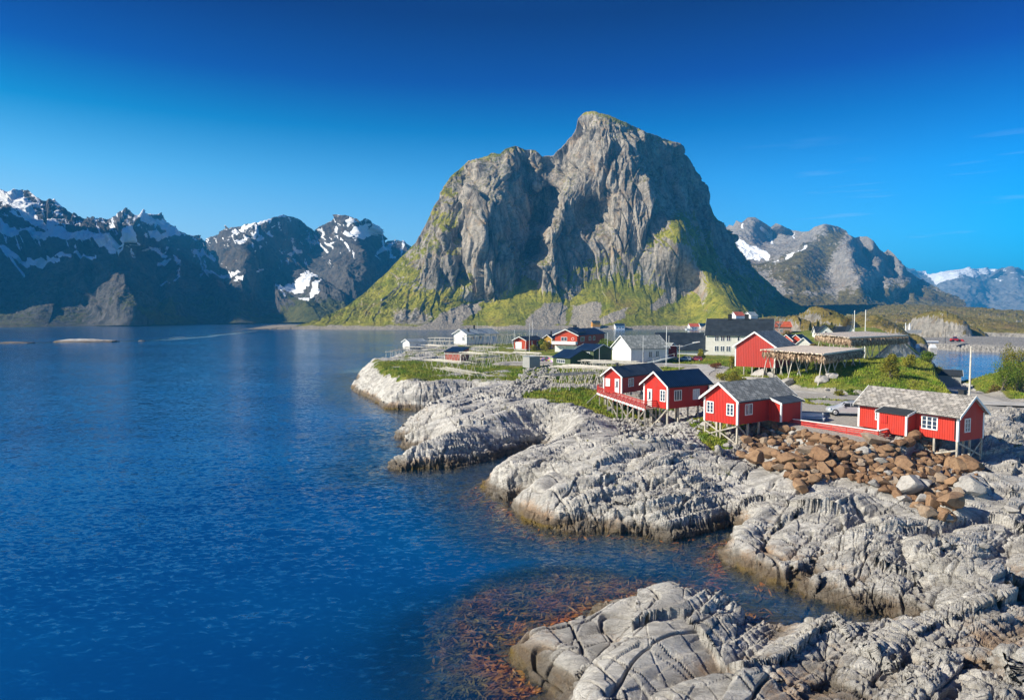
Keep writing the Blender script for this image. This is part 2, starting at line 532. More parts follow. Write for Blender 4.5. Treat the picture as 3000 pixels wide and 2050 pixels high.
def m1_masks(X, Y, Z, SX, SY, N):
    n1 = fbm(X / 45, Y / 45, Z / 45, 5, 0.6, seed=31)
    n2 = fbm(X / 14, Y / 14, Z / 14, 4, 0.6, seed=37)
    cx, cy = (SX - 850) / 0.6239, (SY - 300) / 0.6239
    gr = sstep(0.30, 0.62, N[..., 2] + 0.42 * n1 + 0.40 * n2)
    low = sstep(70, 25, Z)
    flank = sstep(830, 760, cx) * sstep(1010, 700, cy) * 0.18
    top = sstep(40, 0, (SY - interp_pts([mc(*p) for p in M1_SKY], SX[0])[None]) / 0.6239) * 0.22
    gr = gr + 0.22 * low + 1.5 * flank * (n1 + n2 > -0.15) + top * (n1 > -0.2)
    spur = poly_mask(SX, SY, [APRON], mc, 26)
    gr = gr + 0.62 * spur * (0.6 + 0.8 * n1)
    rockp = poly_mask(SX, SY, [[(1680, 980), (1760, 900), (1880, 840), (1900, 870), (1850, 950), (1800, 1000)], [(470, 960), (620, 960), (700, 1000), (640, 1060), (470, 1060)], [(1760, 770), (1830, 740), (1880, 800), (1800, 840)]], mc, 20)
    gr = gr - 0.75 * rockp
    gr = np.clip(gr * 0.80 - 0.38 * sstep(30, 75, Z) * (1 - spur), 0, 1)
    scree = poly_mask(SX + 22 * n2, SY + 22 * n1, m1_scree, mc, 10)
    scree = np.maximum(scree, sstep(4.2, 2.0, Z + 2.0 * n2))
    tone = np.clip(0.5 + 0.55 * n1 + 0.4 * n2, 0, 1)
    return gr, np.zeros_like(gr), scree, tone


mat_m1 = mountain_material('cliff_rock', (0.14, 0.125, 0.105), (0.46, 0.415, 0.345), (0.36, 0.25, 0.145), (0.15, 0.17, 0.010), (0.32, 0.285, 0.035), (0.42, 0.365, 0.29))
relief('cliff_mountain', mat_m1, [mc(*p) for p in M1_SKY], [(500, 967.5), (2700, 967.5)], [(*mc(a, b), y + 42 * min(1, max(0, (1056 - b) / 110)) - 0.085 * max(0, 820 - b)) for a, b, y in M1_CTRL],
       670, 2520, 1150, 460, m1_disp, m1_masks, jag=2.2, scale=200, back=(70, 200, 420), seed=2)

# ---- snow-streaked range beyond the fjord
ml = lambda x, y: (0.5379 * x, 520 + 0.5379 * y)
ML_SKY = [(-2600, -300), (-2300, -1420), (-1900, -1250), (-1500, -960), (-1200, -740), (-900, -450), (-600, -190), (-300, 10), (-120, 60), (0, 75), (30, 80), (110, 75), (150, 66), (190, 95), (230, 124), (290, 125), (340, 160), (390, 195), (440, 215), (520, 240), (610, 220), (650, 195), (687, 168),
          (720, 195), (745, 208), (800, 205), (860, 205), (890, 225), (920, 265), (960, 290), (1020, 315), (1090, 335), (1130, 348), (1200, 300), (1290, 265), (1400, 245),
          (1460, 230), (1540, 203), (1580, 215), (1640, 228), (1665, 260), (1690, 275), (1720, 295), (1740, 265), (1790, 250), (1840, 215), (1890, 205), (1940, 220),
          (1960, 235), (1995, 220), (2030, 250), (2065, 270), (2085, 310), (2095, 355), (2145, 340), (2180, 360), (2225, 372), (2320, 420), (2450, 500), (2600, 620)]
ML_CTRL = [(-2600, 822, 560), (-1800, 820, 560), (-1000, 818, 600), (-400, 818, 640), (0, 816, 665), (400, 806, 720), (870, 796, 780), (1250, 787, 850), (1600, 780, 900), (2000, 775, 950), (2500, 770, 980),
           (-2600, -280, 660), (-2280, -1400, 740), (-1900, -1230, 800), (-1500, -940, 890), (-1200, -720, 960), (-900, -430, 1030), (-600, -170, 1090), (-300, 20, 1170), (-2200, 0, 640), (-1500, 100, 740), (-1100, 150, 820), (-700, 250, 920), (-1500, 500, 660), (-1000, 600, 690), (-400, 500, 870),
           (0, 90, 1260), (150, 80, 1250), (400, 205, 1220), (600, 230, 1280), (687, 180, 1420), (860, 215, 1560), (1000, 315, 1520), (1130, 355, 1560),
           (0, 300, 1060), (300, 350, 1010), (500, 400, 930), (700, 312, 960), (560, 470, 862), (660, 470, 885), (760, 560, 830), (860, 700, 780), (300, 600, 850), (0, 600, 880), (150, 450, 960), (500, 700, 790), (200, 740, 740),
           (780, 400, 1120), (880, 600, 960), (980, 710, 880), (950, 450, 1260), (1100, 430, 1430), (1140, 560, 1240), (1150, 700, 1000),
           (1220, 310, 1420), (1300, 275, 1400), (1380, 300, 1290), (1540, 215, 1420), (1400, 400, 1220), (1450, 560, 1210), (1350, 500, 1085), (1330, 400, 1150), (1420, 700, 1000), (1300, 640, 960), (1640, 240, 1560), (1600, 400, 1420), (1600, 550, 1200), (1620, 660, 1060),
           (1720, 310, 1600), (1700, 420, 1430), (1830, 240, 1330), (1890, 215, 1300), (1995, 240, 1300), (2060, 290, 1480), (2095, 365, 1700), (1900, 400, 1190), (1960, 400, 1210), (2060, 400, 1420), (1830, 470, 1170), (1790, 560, 1110), (1800, 640, 1030),
           (1950, 560, 1080), (2050, 500, 1200), (1680, 690, 960), (1750, 440, 1330), (2200, 385, 1750), (2150, 520, 1500), (1900, 700, 960), (2400, 600, 1500), (2300, 700, 1050), (2500, 560, 1600)]
# (polyline, width) strips of lying snow
ml_snow = [([(0, 90), (60, 100), (110, 140), (160, 185), (200, 225), (300, 245)], 24), ([(0, 280), (150, 290), (300, 315), (440, 335), (560, 350), (640, 380)], 22), ([(20, 130), (90, 170), (160, 215), (250, 262), (330, 300), (420, 318), (480, 345), (580, 345)], 11),
           ([(600, 385), (660, 375), (700, 320)], 15), ([(0, 390), (60, 410), (130, 450), (240, 440), (330, 470)], 13), ([(250, 430), (380, 440), (520, 440)], 9), ([(35, 100), (110, 95)], 16), ([(130, 130), (210, 150)], 14), ([(0, 380), (60, 450), (100, 490)], 8),
           ([(740, 230), (790, 250), (860, 270), (920, 265)], 15), ([(870, 290), (900, 310), (950, 320)], 22), ([(810, 310), (850, 345), (890, 330)], 12), ([(745, 210), (800, 215)], 7), ([(790, 385), (850, 405), (900, 440)], 6), ([(300, 160), (330, 170)], 8),
           ([(880, 455), (910, 468)], 4), ([(960, 525), (965, 560), (945, 575)], 5), ([(890, 580), (905, 580)], 5), ([(1055, 425), (1090, 440), (1150, 435)], 17), ([(1065, 440), (1090, 480), (1100, 520)], 6), ([(1125, 470), (1140, 520), (1160, 560)], 5),
           ([(1095, 560), (1150, 545), (1220, 530), (1290, 508)], 7), ([(1140, 545), (1160, 540)], 10), ([(1260, 545), (1320, 525)], 7), ([(1290, 310), (1330, 270), (1400, 245), (1465, 230)], 9), ([(1310, 365), (1340, 340), (1390, 330), (1440, 325)], 10), ([(1400, 270), (1390, 320)], 7),
           ([(1280, 300), (1300, 290)], 12), ([(1470, 275), (1500, 265)], 5), ([(1580, 410), (1640, 402)], 7), ([(1700, 372), (1730, 370)], 7), ([(1720, 315), (1750, 360), (1780, 405)], 6), ([(1405, 510), (1450, 492)], 5), ([(1410, 380), (1430, 365)], 6),
           ([(1920, 320), (1960, 300), (2010, 285), (2040, 270)], 24), ([(1950, 335), (1990, 310), (2050, 278)], 14), ([(1905, 270), (1950, 255)], 6), ([(2000, 235), (2005, 260)], 8), ([(1530, 630), (1600, 615), (1660, 600), (1730, 560)], 15), ([(1560, 640), (1640, 630), (1690, 615)], 16), ([(1510, 625), (1540, 660), (1560, 680)], 6),
           ([(1660, 570), (1700, 530)], 8), ([(1650, 685), (1700, 660), (1740, 620), (1770, 580)], 10), ([(1700, 665), (1740, 650)], 8), ([(2060, 410), (2110, 390), (2140, 360)], 9), ([(2120, 400), (2130, 450)], 5), ([(2180, 420), (2195, 375)], 5), ([(2090, 450), (2150, 440)], 5),
           ([(1810, 385), (1845, 365)], 4), ([(1510, 212), (1550, 210)], 5), ([(-300, 300), (-100, 250), (0, 270)], 26), ([(-600, 250), (-350, 350), (-100, 380)], 26)]


def ml_disp(X, Y, Z, SX, SY, N):
    w = 30 * fbm(X / 150, Y / 150, Z / 150, 3, seed=53)
    a = fbm((X + w) / 90, Y / 90, Z / 150, 6, 0.55, seed=41, kind='r')
    b = fbm(X / 30, Y / 30, Z / 55, 5, 0.6, seed=47, kind='r')
    f1, e1 = facet((X + Y * .5) / 70, (Z + .2 * X) / 80, 14, tilt=1.5)
    f2, e2 = facet((X + Y * .5) / 24, (Z + .3 * X) / 30, 16, tilt=1.5)
    return (15 * a + 7 * b + 9 * f1 + 4 * f2) * sstep(0, 25, Z)


def ml_masks(X, Y, Z, SX, SY, N):
    n1 = fbm(X / 60, Y / 60, Z / 60, 5, 0.62, seed=61)
    n2 = fbm(X / 20, Y / 20, Z / 20, 4, 0.6, seed=67)
    sn = np.zeros_like(SX, dtype=np.float32)
    px, py = SX + 9 * n2 + 5 * n1, SY + 9 * n1 + 5 * n2
    for pl, w in ml_snow:
        xs = [ml(*p)[0] for p in pl]
        sel = (SX[0] > min(xs) - 40) & (SX[0] < max(xs) + 40)
        if not sel.any():
            continue
        d, _ = poly_dist(px[:, sel], py[:, sel], [ml(*p) for p in pl], closed=False)
        sn[:, sel] = np.maximum(sn[:, sel], np.clip(0.5 + (w * 0.58 - d) / 5.0, 0, 1))
    # flecks of snow left on the upper ledges
    sn = np.maximum(sn, 0.62 * sstep(130, 190, Z + 60 * n1) * sstep(0.12, 0.34, n2 + 0.5 * (N[..., 2] - 0.5)))
    gul = fbm((SX - 0.35 * (SY - 700)) / 15, SY / 60, octv=4, gain=.6, seed=69)
    sn = np.maximum(sn, 0.8 * sstep(0.15, 0.30, gul + 0.40 * n1) * sstep(50, 130, Z))
    sn = np.maximum(sn, 0.8 * sstep(0.36, 0.5, n2 * .8 + n1 * .6 + 0.3 * (N[..., 2] - .4)) * sstep(90, 170, Z))
    veg = poly_mask(SX + 10 * n2, SY + 10 * n1, [[(750, 720), (880, 750), (1060, 770), (1060, 800), (850, 795)], [(870, 690), (930, 670), (940, 745), (880, 745)], [(1590, 680), (1700, 690), (1900, 700), (2050, 560), (2300, 700), (2000, 790), (1380, 770), (1400, 745), (1660, 735)]], ml, 8)
    gr = np.clip(0.9 * veg + 0.30 * sstep(90, 20, Z) + 0.35 * (N[..., 2] - 0.4) + 0.4 * n1, 0, 1) * sstep(150, 110, Z)
    return gr, sn, 0.35 * (n1 > 0.45), np.clip(0.42 + 0.6 * n1 + 0.3 * n2, 0, 1)


mat_ml = mountain_material('fjord_rock', (0.045, 0.048, 0.055), (0.14, 0.13, 0.118), (0.13, 0.095, 0.062), (0.06, 0.07, 0.018), (0.11, 0.105, 0.03), (0.17, 0.16, 0.15), (0.03, 0.03, 0.01), 0.16, 2.0)
relief('snowy_fjord_mountains', mat_ml, [ml(*p) for p in ML_SKY], [(-1500, 963), (0, 959.5), (500, 951), (680, 946), (1400, 940)], [(*ml(a, b), y) for a, b, y in ML_CTRL],
       -1300, 1380, 1500, 330, ml_disp, ml_masks, jag=4.6, scale=200, back=(150, 400, 800), seed=5)

# ---- brown buttressed mountain and grey snowy peaks on the other side
mr = lambda x, y: (2050 + 0.4088 * x, 600 + 0.4088 * y)
MR_SKY = [(-300, 400), (0, 280), (120, 190), (180, 168), (210, 145), (240, 150), (262, 110), (300, 130), (340, 95), (370, 88), (400, 92), (440, 115), (510, 160), (545, 130), (590, 150), (670, 185), (740, 195), (780, 190), (830, 155),
          (880, 138), (950, 145), (1000, 160), (1050, 185), (1065, 212), (1110, 237), (1150, 225), (1200, 230), (1250, 260), (1290, 318), (1325, 342), (1350, 320), (1390, 350), (1430, 400), (1470, 460), (1560, 520), (1650, 572), (1750, 622),
          (1850, 672), (1895, 692), (1912, 745), (1930, 776)]
MR_CTRL = [(-300, 772, 1150), (0, 772, 1150), (400, 772, 1180), (900, 772, 1200), (1400, 772, 1240), (1700, 772, 1270), (1930, 776, 1300),
           (180, 170, 2050), (340, 100, 2000), (400, 200, 1950), (300, 300, 1850), (470, 190, 2020), (500, 270, 1960), (590, 160, 1960), (620, 250, 1920), (650, 200, 2010), (450, 330, 1800), (400, 450, 1600), (550, 300, 1860), (740, 200, 1880), (500, 240, 2040), (200, 400, 1750), (0, 300, 2000), (-300, 410, 2000),
           (880, 145, 1720), (700, 300, 1640), (600, 420, 1480), (700, 590, 1340), (850, 640, 1300), (500, 560, 1400), (1000, 300, 1560), (950, 450, 1460), (1000, 560, 1370), (1050, 200, 1720), (300, 600, 1300),
           (1085, 250, 1600), (1130, 340, 1490), (1185, 450, 1420), (1240, 560, 1350), (1135, 260, 1740), (1165, 340, 1690), (1210, 420, 1590), (1265, 560, 1430),
           (1200, 240, 1680), (1240, 320, 1590), (1290, 420, 1490), (1400, 600, 1350), (1345, 560, 1370), (1300, 340, 1800), (1345, 420, 1720), (1400, 500, 1610), (1470, 650, 1400),
           (1360, 330, 1720), (1410, 410, 1610), (1450, 480, 1540), (1500, 560, 1420), (1540, 640, 1360), (1490, 490, 1760), (1540, 560, 1660), (1570, 630, 1480),
           (1610, 580, 1580), (1640, 650, 1400), (1800, 710, 1340), (1890, 740, 1320), (1650, 575, 1660), (1850, 675, 1480), (1895, 700, 1420), (400, 720, 1230), (900, 712, 1250), (1300, 700, 1270)]
mr_snow = [([(265, 260), (330, 300), (400, 330), (480, 370)], 22), ([(300, 310), (350, 370), (420, 375)], 22), ([(310, 140), (310, 175)], 6), ([(515, 170), (515, 280)], 9), ([(440, 165), (480, 200), (500, 225)], 12), ([(350, 430), (380, 460)], 5), ([(620, 385), (690, 350), (770, 305)], 6), ([(510, 415), (560, 400)], 4), ([(680, 200), (675, 240)], 4)]


def mr_disp(X, Y, Z, SX, SY, N):
    a = fbm((X + .5 * Z) / 70, Y / 120, Z / 170, 6, 0.57, seed=71, kind='r')
    b = fbm(X / 28, Y / 40, Z / 40, 5, 0.6, seed=77, kind='b')
    return (12 * a + 6 * b) * sstep(4, 30, Z)


def mr_masks(X, Y, Z, SX, SY, N):
    n1 = fbm(X / 80, Y / 80, Z / 80, 5, 0.6, seed=81)
    n2 = fbm(X / 25, Y / 25, Z / 25, 4, 0.6, seed=87)
    sn = np.zeros_like(SX, dtype=np.float32)
    for pl, w in mr_snow:
        d, _ = poly_dist(SX + 6 * n2 + 4 * n1, SY + 6 * n1, [mr(*p) for p in pl], closed=False)
        sn = np.maximum(sn, np.clip(0.5 + (w * 0.42 - d) / 4.0, 0, 1))
    brown = poly_mask(SX + 20 * n1, SY + 20 * n2, [[(380, 430), (560, 400), (780, 300), (900, 200), (1040, 190), (980, 330), (880, 520), (930, 600), (700, 640), (600, 560)], [(650, 640), (950, 640), (1100, 580), (1250, 600), (1560, 560), (1900, 690), (1900, 790), (300, 790), (300, 700)]], mr, 14)
    gr = np.clip(0.15 + 0.55 * brown + 0.5 * n1 + 0.3 * n2 + 0.5 * (N[..., 2] - 0.55), 0, 1)
    return gr, sn, np.zeros_like(gr), np.clip(0.5 + 0.5 * n1 + 0.35 * n2, 0, 1)


mat_mr = mountain_material('buttress_rock', (0.24, 0.22, 0.20), (0.36, 0.33, 0.29), (0.27, 0.20, 0.13), (0.095, 0.075, 0.022), (0.15, 0.12, 0.035), (0.3, 0.28, 0.25), (0.03, 0.03, 0.008), 0.16, 2.0)
relief('brown_buttress_mountain', mat_mr, [mr(*p) for p in MR_SKY], [(1900, 921), (2650, 921), (2840, 919)], [(*mr(a, b), y) for a, b, y in MR_CTRL],
       1940, 2838, 640, 330, mr_disp, mr_masks, jag=1.6, scale=150, back=(150, 400, 800), seed=8)

# ---- far plateau with a snow cap
MF_SKY = [(1000, 600), (1300, 480), (1490, 455), (1530, 470), (1600, 480), (1640, 500), (1700, 490), (1780, 470), (1860, 465), (1960, 455), (2100, 460), (2140, 462), (2170, 450), (2250, 455), (2324, 470), (2500, 440), (2800, 470), (3300, 600), (3900, 760)]
MF_CTRL = [(1000, 782, 3000), (2000, 782, 3100), (3000, 782, 3100), (3900, 782, 3100), (1490, 460, 4200), (1640, 505, 4300), (1700, 495, 4000), (1960, 460, 4000), (2140, 465, 4100), (2170, 455, 3700), (2324, 475, 3700), (2800, 475, 3900), (1000, 605, 4000),
           (1700, 580, 3600), (2000, 560, 3550), (2300, 560, 3450), (1650, 650, 3350), (2000, 680, 3250), (2300, 680, 3250), (2800, 650, 3300), (3600, 700, 3500)]


def mf_disp(X, Y, Z, SX, SY, N):
    return (40 * fbm(X / 240, Y / 300, Z / 200, 5, 0.6, seed=91, kind='r') + 14 * fbm(X / 60, Y / 90, Z / 70, 4, 0.6, seed=97, kind='r')) * sstep(5, 60, Z)


def mf_masks(X, Y, Z, SX, SY, N):
    n1 = fbm(X / 200, Y / 200, Z / 200, 5, 0.6, seed=101)
    n2 = fbm(X / 50, Y / 50, Z / 50, 4, 0.6, seed=107)
    sn = poly_mask(SX + 8 * n2, SY + 9 * n1, [[(1520, 465), (1600, 490), (1700, 480), (1960, 445), (2140, 450), (2140, 545), (2080, 500), (1980, 515), (1880, 530), (1740, 570), (1690, 580), (1680, 545), (1600, 505)]], mr, 6)
    sn = np.maximum(sn, 0.6 * sstep(150, 190, Z + 40 * n1) * (n2 > 0.25))
    return np.clip(0.4 * n1, 0, 1), sn, np.zeros_like(sn), np.clip(0.5 + .6 * n1, 0, 1)


mat_mf = mountain_material('plateau_rock', (0.19, 0.19, 0.19), (0.29, 0.28, 0.27), (0.24, 0.21, 0.18), (0.10, 0.09, 0.03), (0.14, 0.12, 0.04), (0.3, 0.28, 0.25), (0.01, 0.01, 0.005), 0.06, 5.0)
relief('snow_capped_plateau', mat_mf, [mr(*p) for p in MF_SKY], [(2400, 920.5), (3700, 920.5)], [(*mr(a, b), y) for a, b, y in MF_CTRL],
       2480, 3620, 460, 150, mf_disp, mf_masks, jag=1.2, scale=200, back=(300, 800, 1500), seed=12)
# ------------------------------------------------------------------ the rocky peninsula: one heightfield, coast read off the waterline
COAST_PX = [(1500, 1880), (1490, 1905), (1508, 1935), (1550, 1962), (1560, 1990), (1610, 2040), (1590, 2080)]          # tip of the near rock, downwards
COAST_W0 = [(2.0, 22.0), (3.0, 14.0), (14.0, 11.0), (60, 10), (130, 22), (260, 70), (260, 120), (215, 185), (128, 166), (112, 152), (101, 137), (95, 131), (88, 133), (87, 138),
            (97, 156), (118, 190), (138, 233), (128, 248), (100, 252), (60, 244), (22, 238), (-22, 236), (-34, 222), (-35, 200), (-34, 184), (-36, 170)]
COAST_PX2 = [(1042, 1104), (1048, 1120), (1030, 1142), (1062, 1160), (1085, 1172), (1129, 1198), (1200, 1203), (1275, 1203), (1320, 1200), (1366, 1197), (1330, 1206), (1258, 1222), (1189, 1240), (1225, 1244), (1180, 1262),
             (1153, 1281), (1185, 1284), (1230, 1290), (1161, 1306), (1180, 1312), (1240, 1318), (1225, 1330), (1258, 1332), (1181, 1347), (1142, 1368), (1170, 1376), (1215, 1376), (1323, 1370), (1366, 1360), (1430, 1347), (1473, 1332),
             (1538, 1319), (1594, 1304), (1592, 1328), (1560, 1350), (1516, 1371), (1470, 1385), (1430, 1400), (1400, 1416), (1396, 1429), (1430, 1457), (1486, 1472), (1520, 1464), (1503, 1482), (1516, 1502), (1534, 1526), (1577, 1542),
             (1602, 1553), (1690, 1560), (1774, 1557), (1860, 1563), (1921, 1577), (1975, 1582), (2012, 1574), (2080, 1562), (2128, 1545), (2150, 1560), (2130, 1588), (2108, 1622), (2118, 1640), (2160, 1667), (2250, 1702), (2318, 1722), (2332, 1716), (2350, 1736),
             (2420, 1757), (2500, 1786), (2570, 1796), (2620, 1806), (2600, 1826), (2540, 1850), (2460, 1866), (2420, 1858), (2320, 1842), (2250, 1850), (2210, 1838), (2160, 1803), (2100, 1786), (2072, 1795), (2060, 1772), (2010, 1755), (1960, 1745), (1930, 1745), (1870, 1770), (1750, 1795),
             (1700, 1815), (1650, 1832), (1600, 1848), (1540, 1868)]
coast = [tuple(float(v) for v in PZ(a, b, 0.0)[:2]) for a, b in COAST_PX] + COAST_W0 + [tuple(float(v) for v in PZ(a, b, 0.0)[:2]) for a, b in COAST_PX2]

# ground heights: photo pixel, distance -> height on that ray
LAND_CTRL = [  # near rock
    (1560, 1890, 27.5), (1620, 1860, 28.5), (1750, 1800, 30.0), (1860, 1752, 31.2), (1985, 1716, 31.6), (2060, 1745, 31.6), (1750, 1900, 27.0), (1640, 1990, 24.8), (1900, 1850, 28.0), (2060, 1850, 28.4), (2200, 1900, 27.4), (2330, 1880, 28.2),
    (1800, 2030, 23.6), (2050, 2020, 24.0), (2350, 2040, 23.8), (2500, 1880, 27.8), (2650, 1812, 30.0), (2760, 1790, 30.8), (2620, 1900, 27.6), (2800, 1900, 27.4), (2950, 1880, 27.8), (2700, 2030, 24.0), (2950, 2030, 24.0), (2490, 2000, 25.4),
    # second near body and the boulder bank
    (2250, 1640, 37.5), (2200, 1600, 39.5), (2350, 1640, 38.0), (2350, 1480, 45.0), (2450, 1560, 40.5), (2400, 1400, 50.0), (2600, 1520, 43.0), (2560, 1650, 36.6), (2700, 1640, 36.4), (2800, 1640, 36.0), (2880, 1660, 35.4), (2780, 1550, 40.5), (2880, 1500, 43.5), (2950, 1600, 38.5),
    (2960, 1700, 34.6), (2900, 1400, 49.5), (2980, 1450, 46.0), (2700, 1420, 48.5), (2500, 1350, 53.0), (2300, 1340, 54.5), (2250, 1400, 51.0), (2960, 1320, 58.0), (2960, 1240, 66.0), (3100, 1250, 66.0), (3100, 1450, 47.0), (3100, 1650, 37),
    # big pale slab below the cabins
    (1640, 1500, 45.8), (1760, 1480, 46.6), (1900, 1480, 46.8), (2020, 1500, 46.2), (1700, 1400, 51.2), (1850, 1380, 52.0), (2000, 1370, 53.0), (1831, 1310, 58.0), (1950, 1310, 58.0), (2080, 1320, 57.0), (2100, 1420, 50.4), (2050, 1480, 46.8),
    (1500, 1420, 51.8), (1560, 1370, 55.2), (1650, 1300, 61.5), (1700, 1230, 70.0), (1740, 1260, 66.5), (1620, 1400, 52.6),
    # under the stilts
    (1957, 1253, 71.5), (1861, 1264, 72.0), (1800, 1222, 79.0), (1760, 1204, 83.0), (2159, 1341, 58.6), (2061, 1280, 63.5), (2030, 1230, 70.0), (2801, 1389, 54.2), (2738, 1330, 56.5), (2880, 1335, 57.0), (2120, 1250, 67.0),
    # middle spit
    (1624, 1179, 80.5), (1690, 1190, 79.0), (1559, 1222, 73.5), (1473, 1179, 82.0), (1387, 1222, 75.0), (1300, 1290, 64.5), (1250, 1310, 62.8), (1450, 1290, 64.5), (1560, 1260, 68.0), (1250, 1350, 59.4),
    # northern head
    (1100, 1090, 120.0), (1200, 1110, 111.0), (1300, 1130, 104.0), (1400, 1150, 95.0), (1250, 1165, 91.0), (1480, 1130, 101.0), (1150, 1140, 100.0), (1180, 1060, 146.0), (1300, 1085, 127.0), (1450, 1085, 127.0), (1560, 1080, 130.0), (1650, 1090, 121.0), (1550, 1120, 106.0), (1600, 1130, 101.0)]
LAND_W = [  # village ground, roads, the grassy hill (x, y, z)
    (-22, 150, 4.0), (-28, 168, 3.6), (0, 150, 4.3), (0, 180, 4.2), (20, 150, 4.6), (20, 190, 4.4), (45, 150, 4.6), (50, 190, 4.6), (80, 180, 4.6), (30, 120, 4.6), (45, 125, 4.7), (60, 140, 4.7), (15, 120, 4.5), (28, 98, 4.7), (36, 88, 4.9),
    (38.5, 104, 5.0), (41.5, 106, 5.2), (46, 113, 6.6), (36, 108, 5.0), (58, 116, 6.8), (44, 90, 6.9), (52, 92, 7.2), (58, 104, 7.4), (64, 98, 7.2), (66, 107, 6.6), (71, 120, 5.2), (38, 96, 5.6), (75, 112, 2.4), (79, 120, 1.4), (84, 126, 1.0), (60, 86, 5.0), (52, 82, 5.3), (42, 82, 5.1),
    (32, 70, 4.5), (38, 66, 4.5), (38, 76, 4.7), (46, 76, 4.8), (55, 76, 4.8), (60, 78, 4.5), (63, 92, 3.9), (70, 106, 2.6), (77, 118, 1.5), (80, 128, 0.9), (66, 84, 4.2), (82, 84, 4.6), (95, 92, 6.0), (82, 110, 3.2), (88, 114, 6.5), (96, 122, 8.0), (110, 130, 9.0), (125, 140, 11.0), (120, 110, 10.0), (150, 120, 12), (90, 100, 5.5),
    (46, 68, 4.2), (52, 70, 4.4), (36, 60.5, 4.0), (42, 58.5, 3.9), (33, 64, 4.2), (47, 62, 3.9), (58, 66, 4.0), (66, 64, 4.2), (75, 70, 5.0), (90, 75, 6), (75, 50, 3.5), (60, 48, 2.2)]
_lx, _ly, _lz = [], [], []
for a, b, yy in LAND_CTRL:
    p = PY(a, b, float(yy))
    _lx.append(float(p[0])), _ly.append(float(p[1])), _lz.append(max(0.5, float(p[2])))
for a, b, c in LAND_W:
    _lx.append(a), _ly.append(b), _lz.append(c)

STRIKE = math.radians(33)
cu, su = math.cos(STRIKE), math.sin(STRIKE)

# sdf + rbf on a coarse world grid, sampled bilinearly
_gx, _gy = np.linspace(-70, 270, 900), np.linspace(8, 262, 840)
_GXX, _GYY = np.meshgrid(_gx, _gy)
_GXX, _GYY = _GXX.astype(np.float32), _GYY.astype(np.float32)
_d, _in = poly_dist(_GXX, _GYY, coast)
SDF = np.where(_in, _d, -_d)
HIN = np.clip(rbf(_lx, _ly, _lz, _GXX, _GYY, 30.0), 0.3, 14)


def bil(G, x, y):
    fx = np.clip((x - _gx[0]) / (_gx[1] - _gx[0]), 0, len(_gx) - 1.001)
    fy = np.clip((y - _gy[0]) / (_gy[1] - _gy[0]), 0, len(_gy) - 1.001)
    ix, iy = fx.astype(np.int32), fy.astype(np.int32)
    u, v = (fx - ix).astype(np.float32), (fy - iy).astype(np.float32)
    return (G[iy, ix] * (1 - u) + G[iy, ix + 1] * u) * (1 - v) + (G[iy + 1, ix] * (1 - u) + G[iy + 1, ix + 1] * u) * v


# flat worked ground: (polygon in world metres, height) - yard, roads, house plots
YARD = [pz(2330, 1150, 4.9), pz(2540, 1160, 4.9), pz(2560, 1240, 4.3), pz(2600, 1300, 4.2), pz(2420, 1278, 4.2), pz(2270, 1243, 4.2), pz(2250, 1190, 4.6)]
ROAD_A = [(33, 92, 4.9), (37, 84, 4.9), (44, 79, 4.85), (52, 76.5, 4.8), (60, 76.5, 4.6), (68, 78, 4.4), (80, 80, 4.4), (100, 83, 4.4), (140, 84, 5)]
ROAD_B = [(56, 78, 4.5), (61, 89, 3.9), (69, 104, 2.8), (76, 118, 1.5), (81, 129, 0.9)]
ROAD_C = [(33, 92, 4.9), (29.5, 101, 4.8), (30, 111, 4.75), (34, 121, 4.7), (38, 132, 4.65), (20, 140, 4.8), (0, 138, 4.9)]


def road_field(x, y, pts, half):
    """distance to a road's centre line and the height of the road there"""
    d = np.full(x.shape, 1e9, np.float32)
    h = np.zeros(x.shape, np.float32)
    for (x0, y0, z0), (x1, y1, z1) in zip(pts[:-1], pts[1:]):
        dx, dy = x1 - x0, y1 - y0
        t = np.clip(((x - x0) * dx + (y - y0) * dy) / (dx * dx + dy * dy), 0, 1)
        q = np.hypot(x - x0 - t * dx, y - y0 - t * dy)
        nb = q < d
        d = np.where(nb, q, d)
        h = np.where(nb, z0 + (z1 - z0) * t, h)
    return d, h


